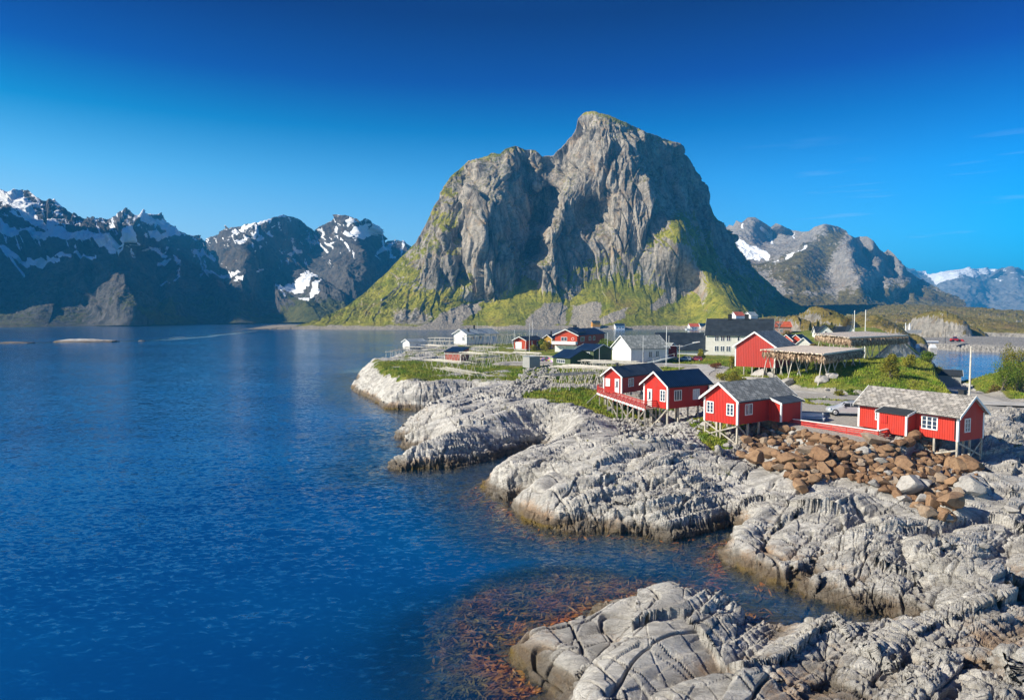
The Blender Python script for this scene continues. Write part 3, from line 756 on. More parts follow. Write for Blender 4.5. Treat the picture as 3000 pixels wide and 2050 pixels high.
def land(x, y, detail=True):
    """height of the ground and the masks of what covers it"""
    x, y = np.asarray(x, np.float32), np.asarray(y, np.float32)
    sd = bil(SDF, x, y)
    hin = bil(HIN, x, y)
    u, v = cu * x + su * y, -su * x + cu * y
    n_lo = perlin(x / 9, y / 9, seed=3)
    shore_n = 0.65 * perlin(u / 6.0, v / 3.5, seed=5) + 0.12 * perlin(u / 2.6, v / 1.7, seed=6)
    sdn = sd + shore_n * np.exp(-np.abs(sd) / 4.0)
    up = 1.15 * np.maximum(sdn, 0) ** 0.85
    k = 0.5
    m = np.minimum(up, hin)
    hh = np.clip(0.5 + 0.5 * (hin - up) / k, 0, 1)
    zin = (hin * (1 - hh) + up * hh) - k * hh * (1 - hh)
    zin = np.where(sdn > 0, np.maximum(zin, 0.02), 0)
    zout = -0.42 * np.maximum(-sdn, 0) ** 0.92
    # sunken shelf off the near rock
    shelf = np.clip(1.7 * np.exp(-(((x - 3.0) / 7.6) ** 2 + ((y - 32.0) / 10.0) ** 2)), 0, 1)
    zout = np.where(sdn < 0, np.maximum(zout, -7.5 * (1 - shelf) - 0.75 - 0.35 * perlin(x / 4, y / 4, seed=8)), 0)
    z = np.where(sdn > 0, zin, zout)
    sx, sy = proj(x, y, z)
    # what lies on top
    g = np.zeros_like(x)
    r1, h1 = road_field(x, y, ROAD_A, 2.2)
    r2, h2 = road_field(x, y, ROAD_B, 1.8)
    r3, h3 = road_field(x, y, ROAD_C, 2.2)
    flat = np.zeros_like(x)
    for r, h, w in ((r1, h1, 2.6), (r2, h2, 2.4), (r3, h3, 2.6)):
        f = sstep(w + 2.6, w, r)
        z = z * (1 - f) + (h - 0.06) * f
        flat = np.maximum(flat, f)
    dy_, in_ = poly_dist(x, y, [(p.x, p.y) for p in YARD])
    fy_ = sstep(1.2, -0.2, np.where(in_, -dy_, dy_))
    hy = np.clip(4.2 + 0.05 * (y - 60), 4.1, 5.0)
    z = z * (1 - fy_) + (hy - 0.06) * fy_
    flat = np.maximum(flat, fy_)
    oc = pz(2440, 1184, 4.7)
    ro = np.hypot((x - oc.x + 0.25 * (y - oc.y)) / 3.4, (y - oc.y) / 2.2) + 0.10 * perlin(x / 1.5, y / 1.5, seed=22)
    oval = sstep(1.12, 1.02, ro) * sstep(0.66, 0.76, ro)
    # grass regions (village lawns, the hill, ledges) as areas on the ground
    n_g = fbm(x / 6, y / 6, octv=4, seed=23)
    lawn = sstep(3.2, 4.6, z + 0.9 * n_g) * sstep(96, 108, y + 5 * n_g - 0.25 * np.maximum(20 - x, 0)) * sstep(-0.75, -0.25, n_g + 0.5 * sstep(20, 35, x))
    hill = sstep(34, 37.5, x - (y - 84) * 0.10 + 1.4 * n_g) * sstep(78.5, 81.5, y + 0.6 * n_g) * sstep(95, 86, x)
    rside = sstep(60, 66, x + 2 * n_g) * sstep(66, 72, y) * sstep(-0.1, 0.25, n_g + 0.1)
    deck = np.exp(-(((x - 13) / 6.5) ** 2 + ((y - 85) / 6.0) ** 2)) * 1.3
    spit = np.exp(-(((x - 8.5) / 7.0) ** 2 + ((y - 92) / 7.0) ** 2)) * 1.5
    slope_g = np.exp(-(((x - 21.0) / 4.5) ** 2 + ((y - 68.5) / 4.0) ** 2)) * 0.9 + np.exp(-(((x - 28) / 3.5) ** 2 + ((y - 76) / 5.0) ** 2)) + 0.7 * np.exp(-(((x - 18.5) / 2.0) ** 2 + ((y - 62) / 3.5) ** 2))
    fence_g = np.exp(-(((v - (-su * 36 + cu * 59.8)) / 1.1) ** 2)) * 0
    g = np.clip(lawn + hill + 0.8 * rside + sstep(0.25, 0.75, deck + 0.7 * n_g) + sstep(0.3, 0.8, spit + 0.7 * n_g) + sstep(0.4, 0.8, slope_g + 0.8 * n_g), 0, 1)
    head = sstep(3.2, 4.4, z + 1.6 * n_g) * sstep(104, 116, y + 5 * n_g) * sstep(25, 10, x)
    g = np.maximum(g, head) * sstep(1.0, 2.0, z)
    g = np.maximum(g * (1 - flat), oval * (flat > 0.5))
    flat = flat * (1 - oval)
    rub = np.zeros_like(x)
    rub = np.maximum(rub, sstep(9, 5, np.hypot((x - 5.5) * .9, (y - 100) * .8)))           # stony hollow
    if detail:
        rock = (1 - 0.85 * g) * (1 - flat) * sstep(-3.0, -0.6, sd) * (1 - 0.5 * rub)
        wu, wv = u + 1.6 * perlin(x / 7, y / 7, seed=41), v + 1.1 * perlin(x / 6, y / 6, seed=43)
        # broad whalebacks with creases between them; the fine breaks are added along the surface normal in build_land
        b1 = np.abs(perlin(wu / 13.0, wv / 4.2, seed=51)) ** 0.8
        b2 = np.abs(perlin(wu / 6.5, wv / 2.4, seed=53)) ** 0.8
        f0, e0 = facet(wu / 7.0, wv / 2.9, 3, tilt=1.5)
        rough = sstep(-0.25, 0.40, perlin(x / 11, y / 11, seed=61) + 0.25 * perlin(x / 4, y / 4, seed=63) + sstep(2.2, 0.4, z) * 0.40)
        amp = sstep(0.0, 1.6, z + 0.5) * 0.75 + 0.25
        bank = sstep(0.6, -0.8, up - hin) * sstep(0.3, 1.5, sdn)
        dz = (1.10 - 0.55 * bank) * (b1 - 0.30) + (0.30 - 0.2 * bank) * (b2 - 0.3) + (0.30 - 0.16 * bank) * f0
        z = z + dz * rock * amp
        z = z + g * (0.10 * fbm(x / 1.2, y / 1.2, octv=3, seed=79) + 0.16 * fbm(x / 4, y / 4, octv=2, seed=81)) * (1 - np.maximum(flat, oval))
        fr, er = facet(x / 0.9, y / 0.9, 15, tilt=1.2)
        z = z + rub * (1 - g) * (0.28 * fr - 0.25 * sstep(0.12, 0, er))
        z = np.where(sdn < 0, np.minimum(z, -0.06 - 0.22 * np.minimum(-sdn, 3)), z)
    else:
        rough = g * 0
    return z, g, flat, rub, sd, rough


def build_land():
    nx, ny = 1500, 1050
    sx = np.concatenate([np.linspace(780, 3060, 1330), np.linspace(3064, 3900, nx - 1330)])
    Y = np.geomspace(15.5, 262, ny)[:, None]
    X = (sx[None] - 1500) / F_PX * Y * 1.0
    Y = np.broadcast_to(Y, X.shape)
    z, g, flat, rub, sd, rough = land(X, Y)
    P = np.stack([X.astype(np.float32), Y.astype(np.float32), z.astype(np.float32)], -1)

    def normals(P):
        n = np.cross(np.gradient(P, axis=1), np.gradient(P, axis=0))
        return n / (np.linalg.norm(n, axis=-1, keepdims=True) + 1e-9)
    # layered rock: beds dip away to the left, so slabs stay smooth along a bed and break into ledges across the beds
    x, y, zz = P[..., 0], P[..., 1], P[..., 2]
    wob = 0.8 * perlin(x / 6, y / 6, seed=41)
    u = cu * x + su * y + 1.2 * perlin(x / 8, y / 8, seed=43)
    v = -su * x + cu * y
    bed = 0.50 * v + 0.86 * zz + wob * 0.7
    dip = 0.86 * v - 0.50 * zz + 0.8 * perlin(x / 5, y / 5, seed=47)
    ph = bed / 0.95
    saw = ph - np.floor(ph)
    ledge = saw - sstep(0.90, 1.0, saw) - 0.45
    ph2 = bed / 0.31 + 0.3 * perlin(x / 2.5, y / 2.5, seed=49)
    saw2 = ph2 - np.floor(ph2)
    ledge2 = saw2 - sstep(0.85, 1.0, saw2) - 0.45
    f1, e1 = facet(u / 3.6, bed / 0.95, 5, tilt=1.3)
    f2, e2 = facet(u / 1.5, dip / 2.4, 7, tilt=1.3)
    f3, e3 = facet(u / 0.8, bed / 0.30, 9, tilt=1.2)
    f4, e4 = facet(x / 1.1, y / 0.8, 12, tilt=1.3)
    lng = np.abs(perlin(u / 9.0, dip / 1.5, seed=71))
    crs = np.abs(perlin(u / 2.0, dip / 7.0, seed=73))
    lng2 = np.abs(perlin(u / 5.0, dip / 0.55, seed=74))
    crs2 = np.abs(perlin(u / 0.8, dip / 2.2, seed=76))
    crack = sstep(0.040, 0.0, lng) + 0.8 * sstep(0.030, 0.0, crs) + 0.40 * rough * sstep(0.06, 0.0, lng2) + 0.35 * rough * sstep(0.06, 0.0, crs2)
    D = 0.26 * (0.3 + 0.7 * rough) * ledge + 0.10 * rough * ledge2 + (0.05 + 0.13 * rough) * f1 + (0.05 + 0.07 * rough) * f2 + 0.05 * rough * f3 + 0.05 * rough ** 2 * f4
    D = D - 0.26 * np.minimum(crack, 1.2) - 0.10 * sstep(0.07, 0, e1) * rough - 0.10 * sstep(0.05, 0, e2) * (0.4 + 0.6 * rough)
    D = D + 0.018 * fbm(x / 0.5, y / 0.5, zz / 0.5, octv=2, seed=77)
    rock = (1 - 0.9 * g) * (1 - flat) * sstep(-1.5, 0.3, sd) * (1 - 0.6 * rub)
    near = np.clip(1.25 - 0.0025 * y, 0.8, 1.2)
    P = P + normals(P) * (D * rock * near)[..., None]
    X, Y, z = P[..., 0], P[..., 1], P[..., 2]
    mask = np.stack([g, np.clip(flat, 0, 1), rub, rough], -1)
    return grid_mesh('rocky_peninsula', X, Y, z, mat_land, {'mask': mask})


def land_material():
    t = NT('shore_rock')
    v = t.coord((1, 1, 1))
    vs = t.coord((0.22, 1.0, 0.8), (0, 0, -STRIKE))
    vf = t.coord((0.5, 1.6, 1.2), (0.25, 0, -STRIKE))
    m = t.n('SeparateColor')
    t.put(m.inputs[0], t.attr('mask', 'Color'))
    rough = t.attr('mask', 'Alpha')
    pos = t.n('SeparateXYZ')
    t.put(pos.inputs[0], t.coord())
    z = pos.outputs['Z']
    big = t.noise(v, 0.16, 6.0, 0.6)
    mid = t.noise(vs, 1.1, 8.0, 0.65, 0.4)
    fin = t.noise(v, 5.0, 7.0, 0.7)
    grain = t.noise(v, 22.0, 4.0, 0.7)
    lich = t.noise(v, 1.3, 8.0, 0.72, 0.8)
    grey = t.mix(t.ramp(mid, 0.34, 0.66), (0.39, 0.37, 0.335), (0.70, 0.67, 0.61))
    grey = t.mix(t.math('MULTIPLY', t.ramp(lich, 0.54, 0.68), 0.60), grey, (0.22, 0.21, 0.195))
    warm = t.mix(t.ramp(fin, 0.3, 0.7), (0.34, 0.20, 0.105), (0.54, 0.38, 0.24))
    wm = t.math('ADD', t.math('ADD', t.ramp(z, 1.6, 0.3, 0.0, 0.26), big), t.math('MULTIPLY', t.math('SUBTRACT', lich, 0.5), 0.6))
    rock = t.mix(t.ramp(wm, 0.62, 0.86, 0.0, 0.85), grey, warm)
    rock = t.mix(t.math('MULTIPLY', t.ramp(fin, 0.50, 0.70), 0.45), rock, t.mix(1.0, rock, (0.55, 0.53, 0.5), 'MULTIPLY'))
    rock = t.mix(t.math('MULTIPLY', t.ramp(grain, 0.52, 0.75), 0.35), rock, (0.20, 0.19, 0.18))
    # tidal bands: dark wet rock, rust weed, a rim of yellow wrack
    zz = t.math('ADD', z, t.math('MULTIPLY', t.math('SUBTRACT', lich, 0.5), 0.9))
    rock = t.mix(t.ramp(zz, 1.0, 0.40, 0.0, 0.82), rock, (0.105, 0.08, 0.05))
    rock = t.mix(t.math('MULTIPLY', t.ramp(zz, 0.36, 0.14), t.ramp(big, 0.46, 0.62)), rock, (0.17, 0.115, 0.022))
    rock = t.mix(t.ramp(zz, 0.12, -0.15), rock, t.mix(t.ramp(lich, 0.40, 0.60), (0.035, 0.028, 0.012), (0.14, 0.085, 0.022)))
    moss = t.math('MULTIPLY', t.ramp(t.noise(v, 0.45, 6.0, 0.6), 0.60, 0.68), t.ramp(z, 1.5, 2.4))
    gfin = t.noise(v, 9.0, 6.0, 0.75)
    grass = t.mix(t.ramp(t.noise(v, 0.35, 7.0, 0.65), 0.36, 0.62), (0.10, 0.18, 0.012), (0.29, 0.28, 0.045))
    grass = t.mix(t.ramp(t.noise(v, 0.9, 6.0, 0.7), 0.56, 0.70), grass, (0.25, 0.20, 0.07))
    grass = t.mix(t.math('MULTIPLY', t.ramp(gfin, 0.42, 0.66), 0.65), grass, (0.035, 0.065, 0.006))
    gm = t.ramp(t.math('ADD', t.math('ADD', m.outputs[0], t.math('MULTIPLY', moss, 0.55)), t.math('MULTIPLY', t.math('SUBTRACT', fin, 0.5), 0.9)), 0.42, 0.60)
    col = t.mix(gm, rock, grass)
    grav = t.mix(t.ramp(t.noise(v, 12.0, 4.0, 0.8), 0.35, 0.65), (0.30, 0.275, 0.235), (0.58, 0.545, 0.48))
    col = t.mix(t.ramp(t.math('ADD', m.outputs[1], t.math('MULTIPLY', t.math('SUBTRACT', fin, 0.5), 0.5)), 0.4, 0.6), col, grav)
    h = t.math('ADD', t.math('MULTIPLY', fin, 0.6), t.math('MULTIPLY', t.noise(vf, 3.4, 9.0, 0.75, 0.5), 2.0))
    vl = t.n('TexVoronoi', feature='DISTANCE_TO_EDGE', Scale=1.0)
    t.put(vl.inputs['Vector'], t.mix(0.12, t.coord((0.55, 1.9, 2.6), (0.2, 0, -STRIKE)), t.noise(v, 1.2, 3.0, 0.6, col=True), 'ADD'))
    crk = t.math('MULTIPLY', t.ramp(vl.outputs['Distance'], 0.0, 0.06), t.math('ADD', 0.25, t.math('MULTIPLY', rough, 0.6)))
    h = t.math('ADD', h, t.math('MULTIPLY', crk, t.math('MULTIPLY', 0.55, t.math('SUBTRACT', 1.0, m.outputs[1]))))
    h = t.math('ADD', h, t.math('MULTIPLY', gm, t.math('MULTIPLY', gfin, 1.2)))
    nrm = t.bump(h, 0.15, 0.9)
    wet = t.ramp(zz, 0.55, 0.1, 0.85, 0.35)
    return t.bsdf(col, wet, nrm, 0.25)


mat_land = land_material()
land_ob = build_land()


def ground(x, y):
    """ground height under a point (or arrays)"""
    z = land(np.atleast_1d(np.asarray(x, np.float32)), np.atleast_1d(np.asarray(y, np.float32)))[0]
    return float(z[0]) if z.size == 1 else z


# ------------------------------------------------------------------ sea
def water_material():
    t = NT('sea_water')
    v = t.coord((1, 1, 1))
    depth = t.attr('depth')
    # ripples: slopes of wind waves running across the fjord with smaller ones on top; calmer streaks between
    calm = t.ramp(t.noise(t.coord((0.010, 0.03, 1)), 1.0, 4.0, 0.55), 0.36, 0.64, 0.55, 1.0)
    vw = t.coord((0.45, 1.0, 1.0), (0, 0, math.radians(14)))
    vx = t.coord((0.55, 1.0, 1.0), (0, 0, math.radians(-9)))
    n1 = t.noise(vw, 1.0, 2.0, 0.5, 0.8, col=True)
    n2 = t.noise(vx, 3.6, 3.0, 0.6, 0.6, col=True)
    n3 = t.noise(vw, 0.10, 2.0, 0.5, col=True)
    mxn = t.n('VectorMath', operation='SUBTRACT')
    t.put(mxn.inputs[0], t.mix(0.72, t.mix(0.10, n1, n3), n2))
    mxn.inputs[1].default_value = (0.5, 0.5, 0.5)
    sc_ = t.n('VectorMath', operation='SCALE')
    t.put(sc_.inputs[0], mxn.outputs[0])
    t.put(sc_.inputs['Scale'], t.math('MULTIPLY', calm, 1.25))
    ani = t.n('VectorMath', operation='MULTIPLY')
    t.put(ani.inputs[0], sc_.outputs[0])
    ani.inputs[1].default_value = (0.55, 1.0, 0.0)
    add1 = t.n('VectorMath', operation='ADD')
    t.put(add1.inputs[0], ani.outputs[0])
    add1.inputs[1].default_value = (0.0, 0.0, 1.0)
    nrmz = t.n('VectorMath', operation='NORMALIZE')
    t.put(nrmz.inputs[0], add1.outputs[0])
    half = t.n('VectorMath', operation='MULTIPLY_ADD')
    t.put(half.inputs[0], nrmz.outputs[0])
    half.inputs[1].default_value = (0.5, 0.5, 0.5)
    half.inputs[2].default_value = (0.5, 0.5, 0.5)
    nm = t.n('NormalMap', space='OBJECT')
    t.put(nm.inputs['Color'], half.outputs[0])
    nrm = nm.outputs[0]
    exps = []
    comb = t.n('CombineColor')
    for k, a in enumerate((-0.72, -0.44, -0.34)):
        e = t.math('POWER', 2.71828, t.math('MULTIPLY', depth, a))
        t.put(comb.inputs[k], e)
    trans = comb.outputs[0]
    inv = t.mix(1.0, (1, 1, 1), trans, 'SUBTRACT')
    patch = t.noise(t.coord((0.012, 0.02, 1)), 1.0, 4.0, 0.6)
    bodyc = t.mix(t.ramp(patch, 0.35, 0.65), (0.0008, 0.043, 0.165), (0.0015, 0.082, 0.25))
    body = t.mix(1.0, bodyc, inv, 'MULTIPLY')
    dif = t.n('BsdfDiffuse', Color=body)
    tr = t.n('BsdfTransparent', Color=trans)
    add = t.n('AddShader')
    t.t.links.new(dif.outputs[0], add.inputs[0])
    t.t.links.new(tr.outputs[0], add.inputs[1])
    gl = t.n('BsdfGlossy', Roughness=0.12, Normal=nrm)
    gl.inputs['Color'].default_value = (0.92, 0.96, 1.0, 1)
    fr = t.n('Fresnel', IOR=1.33, Normal=nrm)
    mx = t.n('MixShader')
    geo = t.n('NewGeometry')
    t.put(mx.inputs[0], t.math('MULTIPLY', fr.outputs[0], t.math('SUBTRACT', 1.0, geo.outputs['Backfacing'])))
    t.t.links.new(add.outputs[0], mx.inputs[1])
    t.t.links.new(gl.outputs[0], mx.inputs[2])
    t.t.links.new(mx.outputs[0], t.out.inputs['Surface'])
    return t.m


SANDBAR = [tuple(float(c) for c in PZ(a, b, 0)[:2]) for a, b in ((-120, 1006), (60, 1005), (300, 1001.5), (470, 995.5), (600, 985), (690, 975), (740, 970))]


def build_sea():
    nx, ny = 760, 700
    sx = np.concatenate([np.linspace(-9000, -420, 60), np.linspace(-400, 700, 220), np.linspace(705, 3100, 400), np.linspace(3200, 12000, nx - 680)])
    Y = np.concatenate([np.geomspace(6, 270, 420), np.geomspace(273, 640, 160), np.geomspace(655, 9000, ny - 580)])[:, None]
    X = (sx[None] - 1500) / F_PX * Y
    Y = np.broadcast_to(Y, X.shape).copy()
    z = land(X, Y, True)[0]
    dep = np.clip(-z, 0.0, 8.0)
    dep = dep + 3.0 * np.maximum(dep - 2.0, 0)
    far = (X < -68) | (X > 268) | (Y > 260)
    dep = np.where(far, 24.0, dep)
    d, i = poly_dist(X.astype(np.float32), Y.astype(np.float32), SANDBAR, closed=False)
    bar = sstep(-4.0, 6.0, 9.0 - d + 4 * perlin(X / 30, Y / 30, seed=9) - 3.0 * sstep(430, 560, Y))
    dep = np.where(bar > 0.01, 24.0 * (1 - bar) ** 3 + 0.6 * bar, dep)
    grid_mesh('sea', X, Y, np.zeros_like(X), water_material(), {'depth': dep})
    # pale shell-sand bar under the shallow streak
    xs, ys = np.linspace(-420, -120, 120), np.linspace(290, 640, 120)
    XX, YY = np.meshgrid(xs, ys)
    d, i = poly_dist(XX.astype(np.float32), YY.astype(np.float32), SANDBAR, closed=False)
    zz = -0.6 - np.clip(d - 14, 0, 30) * 0.3
    grid_mesh('sand_bar', XX, YY, zz, plain('shell_sand', (0.86, 0.86, 0.80), 0.9, 0.06, 0.2))


build_sea()
# ------------------------------------------------------------------ building kit
class MB:
    """collects boxes, beams and slabs; build() links them as one mesh object"""

    def __init__(self):
        self.v, self.f = [], []

    def hexa(self, p):
        b = len(self.v)
        self.v += [tuple(q) for q in p]
        self.f += [tuple(b + i for i in f) for f in ((0, 3, 2, 1), (4, 5, 6, 7), (0, 1, 5, 4), (1, 2, 6, 5), (2, 3, 7, 6), (3, 0, 4, 7))]
        return self

    def box(self, x0, x1, y0, y1, z0, z1):
        return self.hexa([(x0, y0, z0), (x1, y0, z0), (x1, y1, z0), (x0, y1, z0), (x0, y0, z1), (x1, y0, z1), (x1, y1, z1), (x0, y1, z1)])

    def beam(self, a, b, wd, ht=None, up=(0, 0, 1)):
        a, b, up = Vector(a), Vector(b), Vector(up)
        ht = wd if ht is None else ht
        d = (b - a).normalized()
        s = d.cross(up)
        if s.length < 1e-4:
            s = d.cross(Vector((1, 0, 0)))
        s.normalize()
        n = s.cross(d)
        s, n = s * wd / 2, n * ht / 2
        return self.hexa([a - s - n, a + s - n, b + s - n, b - s - n, a - s + n, a + s + n, b + s + n, b - s + n])

    def pole(self, a, b, r0, r1=None, k=6):
        a, b = Vector(a), Vector(b)
        r1 = r0 if r1 is None else r1
        d = (b - a).normalized()
        s = d.cross(Vector((0, 0, 1)) if abs(d.z) < 0.95 else Vector((1, 0, 0))).normalized()
        n = s.cross(d)
        i0 = len(self.v)
        for p, r in ((a, r0), (b, r1)):
            for i in range(k):
                t = 2 * math.pi * i / k
                self.v.append(tuple(p + (s * math.cos(t) + n * math.sin(t)) * r))
        for i in range(k):
            j = (i + 1) % k
            self.f.append((i0 + i, i0 + j, i0 + k + j, i0 + k + i))
        self.f += [tuple(i0 + i for i in range(k))[::-1], tuple(i0 + k + i for i in range(k))]
        return self

    def prism(self, poly, off):
        """polygon (list of 3D points) pushed along the vector off"""
        n, b = len(poly), len(self.v)
        off = Vector(off)
        self.v += [tuple(p) for p in poly] + [tuple(Vector(p) + off) for p in poly]
        self.f += [tuple(range(b, b + n))[::-1], tuple(range(b + n, b + 2 * n))]
        for i in range(n):
            j = (i + 1) % n
            self.f.append((b + i, b + j, b + n + j, b + n + i))
        return self

    def build(self, name, mat, parent=None, smooth=False):
        me = bpy.data.meshes.new(name)
        me.from_pydata(self.v, [], self.f)
        me.materials.append(mat)
        if smooth:
            me.polygons.foreach_set('use_smooth', np.ones(len(me.polygons), bool))
        o = bpy.data.objects.new(name, me)
        C.objects.link(o)
        o.parent = parent
        return o


def tag(o, label, cat, group=None, kind=None):
    o['label'], o['category'] = label, cat
    if group:
        o['group'] = group
    if kind:
        o['kind'] = kind
    return o


def thing(name, label, cat, loc=(0, 0, 0), ang=0.0, group=None):
    o = bpy.data.objects.new(name, None)
    o.empty_display_size = 0.3
    C.objects.link(o)
    o.location, o.rotation_euler = loc, (0, 0, math.radians(ang))
    return tag(o, label, cat, group)


def dup(root, loc, rot=0.0, scale=(1, 1, 1), label=None, group=None):
    r = root.copy()
    C.objects.link(r)
    r.location, r.rotation_euler, r.scale = loc, (0, 0, rot), scale
    if label:
        r['label'] = label
    if group:
        r['group'] = group
    for ch in list(root.children):
        c = ch.copy()
        C.objects.link(c)
        c.parent = r
        for g in ch.children:
            d = g.copy()
            C.objects.link(d)
            d.parent = c
    return r


def boards(name, col, pitch=0.17, rough=0.55, dark=0.55, horizontal=False):
    """painted upright (or lapped) boarding, weathered unevenly"""
    t = NT(name)
    p = t.n('SeparateXYZ')
    t.put(p.inputs[0], t.coord())
    u = p.outputs['Z'] if horizontal else t.math('ADD', p.outputs['X'], p.outputs['Y'])
    fr = t.math('FRACT', t.math('DIVIDE', t.math('ADD', u, 50.0), pitch))
    gap = t.ramp(t.math('ABSOLUTE', t.math('SUBTRACT', fr, 0.5)), 0.36, 0.48)
    idx = t.math('FLOOR', t.math('DIVIDE', t.math('ADD', u, 50.0), pitch))
    wn_ = t.n('TexWhiteNoise', noise_dimensions='1D')
    t.put(wn_.inputs['W'], idx)
    v = t.coord((1.2, 1.2, 0.35))
    dirt = t.noise(v, 1.6, 7.0, 0.65)
    c = t.mix(t.math('MULTIPLY', wn_.outputs['Value'], 0.35), col, tuple(x * 0.72 for x in col))
    c = t.mix(t.math('MULTIPLY', t.ramp(dirt, 0.44, 0.72), 0.5), c, tuple(min(1, x * 0.66 + 0.035) for x in col))
    c = t.mix(gap, c, tuple(x * dark for x in col))
    b = t.bump(t.math('SUBTRACT', t.math('MULTIPLY', t.noise(v, 14.0, 3.0), 0.15), gap), 0.03, 1.0)
    return t.bsdf(c, rough, b, 0.25)


def slates(name, a, b, c, sx=0.28, sy=0.17, moss=0.0):
    """overlapping slates in courses with single odd-coloured ones"""
    t = NT(name)
    p = t.n('SeparateXYZ')
    t.put(p.inputs[0], t.coord())
    comb = t.n('CombineXYZ')
    t.put(comb.inputs[0], t.math('DIVIDE', p.outputs['X'], sx))
    t.put(comb.inputs[1], t.math('DIVIDE', p.outputs['Z'], sy))
    br = t.n('TexBrick', offset=0.5, squash=1.0)
    t.put(br.inputs['Vector'], comb.outputs[0])
    br.inputs['Scale'].default_value = 1.0
    br.inputs['Brick Width'].default_value, br.inputs['Row Height'].default_value = 1.0, 1.0
    br.inputs['Mortar Size'].default_value, br.inputs['Mortar Smooth'].default_value = 0.07, 0.3
    br.inputs['Bias'].default_value = 0.0
    t.put(br.inputs['Color1'], a)
    t.put(br.inputs['Color2'], b)
    t.put(br.inputs['Mortar'], tuple(x * 0.35 for x in a))
    fl = t.n('TexWhiteNoise', noise_dimensions='2D')
    fv = t.n('CombineXYZ')
    row = t.math('FLOOR', t.math('DIVIDE', p.outputs['Z'], sy))
    t.put(fv.inputs[0], t.math('FLOOR', t.math('ADD', t.math('DIVIDE', p.outputs['X'], sx), t.math('MULTIPLY', row, 0.5))))
    t.put(fv.inputs[1], row)
    t.put(fl.inputs['Vector'], fv.outputs[0])
    big = t.noise(t.coord(), 0.9, 6.0, 0.65)
    col = t.mix(t.math('MULTIPLY', t.ramp(fl.outputs['Value'], 0.55, 0.95), 0.8), br.outputs['Color'], c)
    col = t.mix(t.math('MULTIPLY', t.ramp(big, 0.45, 0.7), 0.45), col, tuple(x * 0.55 for x in a))
    if moss:
        col = t.mix(t.math('MULTIPLY', t.ramp(t.noise(t.coord(), 2.2, 6.0, 0.7), 0.55, 0.7), moss), col, (0.22, 0.15, 0.06))
    h = t.math('ADD', t.math('MULTIPLY', br.outputs['Fac'], -1.0), t.math('MULTIPLY', fl.outputs['Value'], 0.6))
    fz = t.math('FRACT', t.math('DIVIDE', p.outputs['Z'], sy))
    h = t.math('SUBTRACT', h, t.math('MULTIPLY', fz, 0.8))
    return t.bsdf(col, 0.75, t.bump(h, 0.05, 1.0), 0.3)


def sheet_roof(name, col, pitch=0.25, rough=0.38, spec=0.5, joint=0.0, along='X'):
    """profiled metal or felt sheets with faint dirt"""
    t = NT(name)
    p = t.n('SeparateXYZ')
    t.put(p.inputs[0], t.coord())
    s = t.math('SINE', t.math('MULTIPLY', p.outputs[along], 2 * math.pi / pitch))
    big = t.noise(t.coord(), 0.8, 6.0, 0.6)
    c = t.mix(t.ramp(big, 0.35, 0.7), tuple(x * 0.78 for x in col), tuple(min(1, x * 1.35 + 0.004) for x in col))
    if joint:
        fr = t.math('FRACT', t.math('DIVIDE', p.outputs[along], joint))
        c = t.mix(t.ramp(t.math('ABSOLUTE', t.math('SUBTRACT', fr, 0.5)), 0.44, 0.48), c, tuple(x * 0.45 for x in col))
    return t.bsdf(c, rough, t.bump(s, 0.02, 0.6), spec)


M = {}
M['red'] = boards('red_boards', (0.56, 0.030, 0.018))
M['red_fade'] = boards('faded_red_boards', (0.52, 0.055, 0.038), 0.26)
M['red_plain'] = boards('red_smooth_boards', (0.55, 0.040, 0.022), 0.2, 0.6, 0.75)
M['orange_red'] = boards('orange_red_boards', (0.58, 0.075, 0.028), 0.2, 0.6, 0.75)
M['white'] = plain('white_paint', (0.78, 0.79, 0.77), 0.5, 0.05, 2.0)
M['white_wall'] = boards('white_boards', (0.84, 0.84, 0.81), 0.2, 0.6, 0.92)
M['cream_wall'] = boards('cream_boards', (0.82, 0.80, 0.72), 0.2, 0.6, 0.92, True)
M['green'] = boards('green_boards', (0.10, 0.135, 0.058), 0.18, 0.6, 0.75, True)
M['yellow'] = boards('yellow_boards', (0.62, 0.36, 0.05), 0.2, 0.6, 0.8)
M['ochre'] = boards('ochre_boards', (0.60, 0.27, 0.03), 0.2, 0.6, 0.8)
M['pink'] = boards('pale_brick_red_boards', (0.55, 0.34, 0.27), 0.2, 0.6, 0.8, True)
M['greywood'] = boards('silver_grey_boards', (0.42, 0.42, 0.40), 0.16, 0.75, 0.6)
M['navy'] = sheet_roof('navy_roof', (0.006, 0.020, 0.050), 0.3, 0.42, 0.4)
M['charcoal'] = sheet_roof('charcoal_roof', (0.020, 0.027, 0.034), 0.3, 0.5, 0.4, 0.0, 'Z')
M['corr'] = sheet_roof('grey_sheet_roof', (0.055, 0.068, 0.078), 0.2, 0.5, 0.4, 0.82)
M['felt'] = plain('black_roofing_felt', (0.028, 0.034, 0.040), 0.8, 0.2, 2.0, 0.01)
M['slate'] = slates('grey_slate_roof', (0.20, 0.21, 0.20), (0.30, 0.31, 0.29), (0.44, 0.44, 0.41), 0.30, 0.15)
M['old_slate'] = slates('lichened_stone_roof', (0.25, 0.235, 0.215), (0.40, 0.375, 0.34), (0.56, 0.52, 0.47), 0.34, 0.13, 0.45)
M['blue_slate'] = slates('blue_grey_slate_roof', (0.10, 0.135, 0.165), (0.16, 0.20, 0.23), (0.24, 0.28, 0.30), 0.4, 0.16)
M['fine_slate'] = slates('pale_green_slate_roof', (0.24, 0.265, 0.25), (0.34, 0.365, 0.34), (0.47, 0.49, 0.46), 0.42, 0.19)
M['pale_roof'] = sheet_roof('pale_grey_roof', (0.36, 0.40, 0.40), 0.3, 0.55, 0.3)
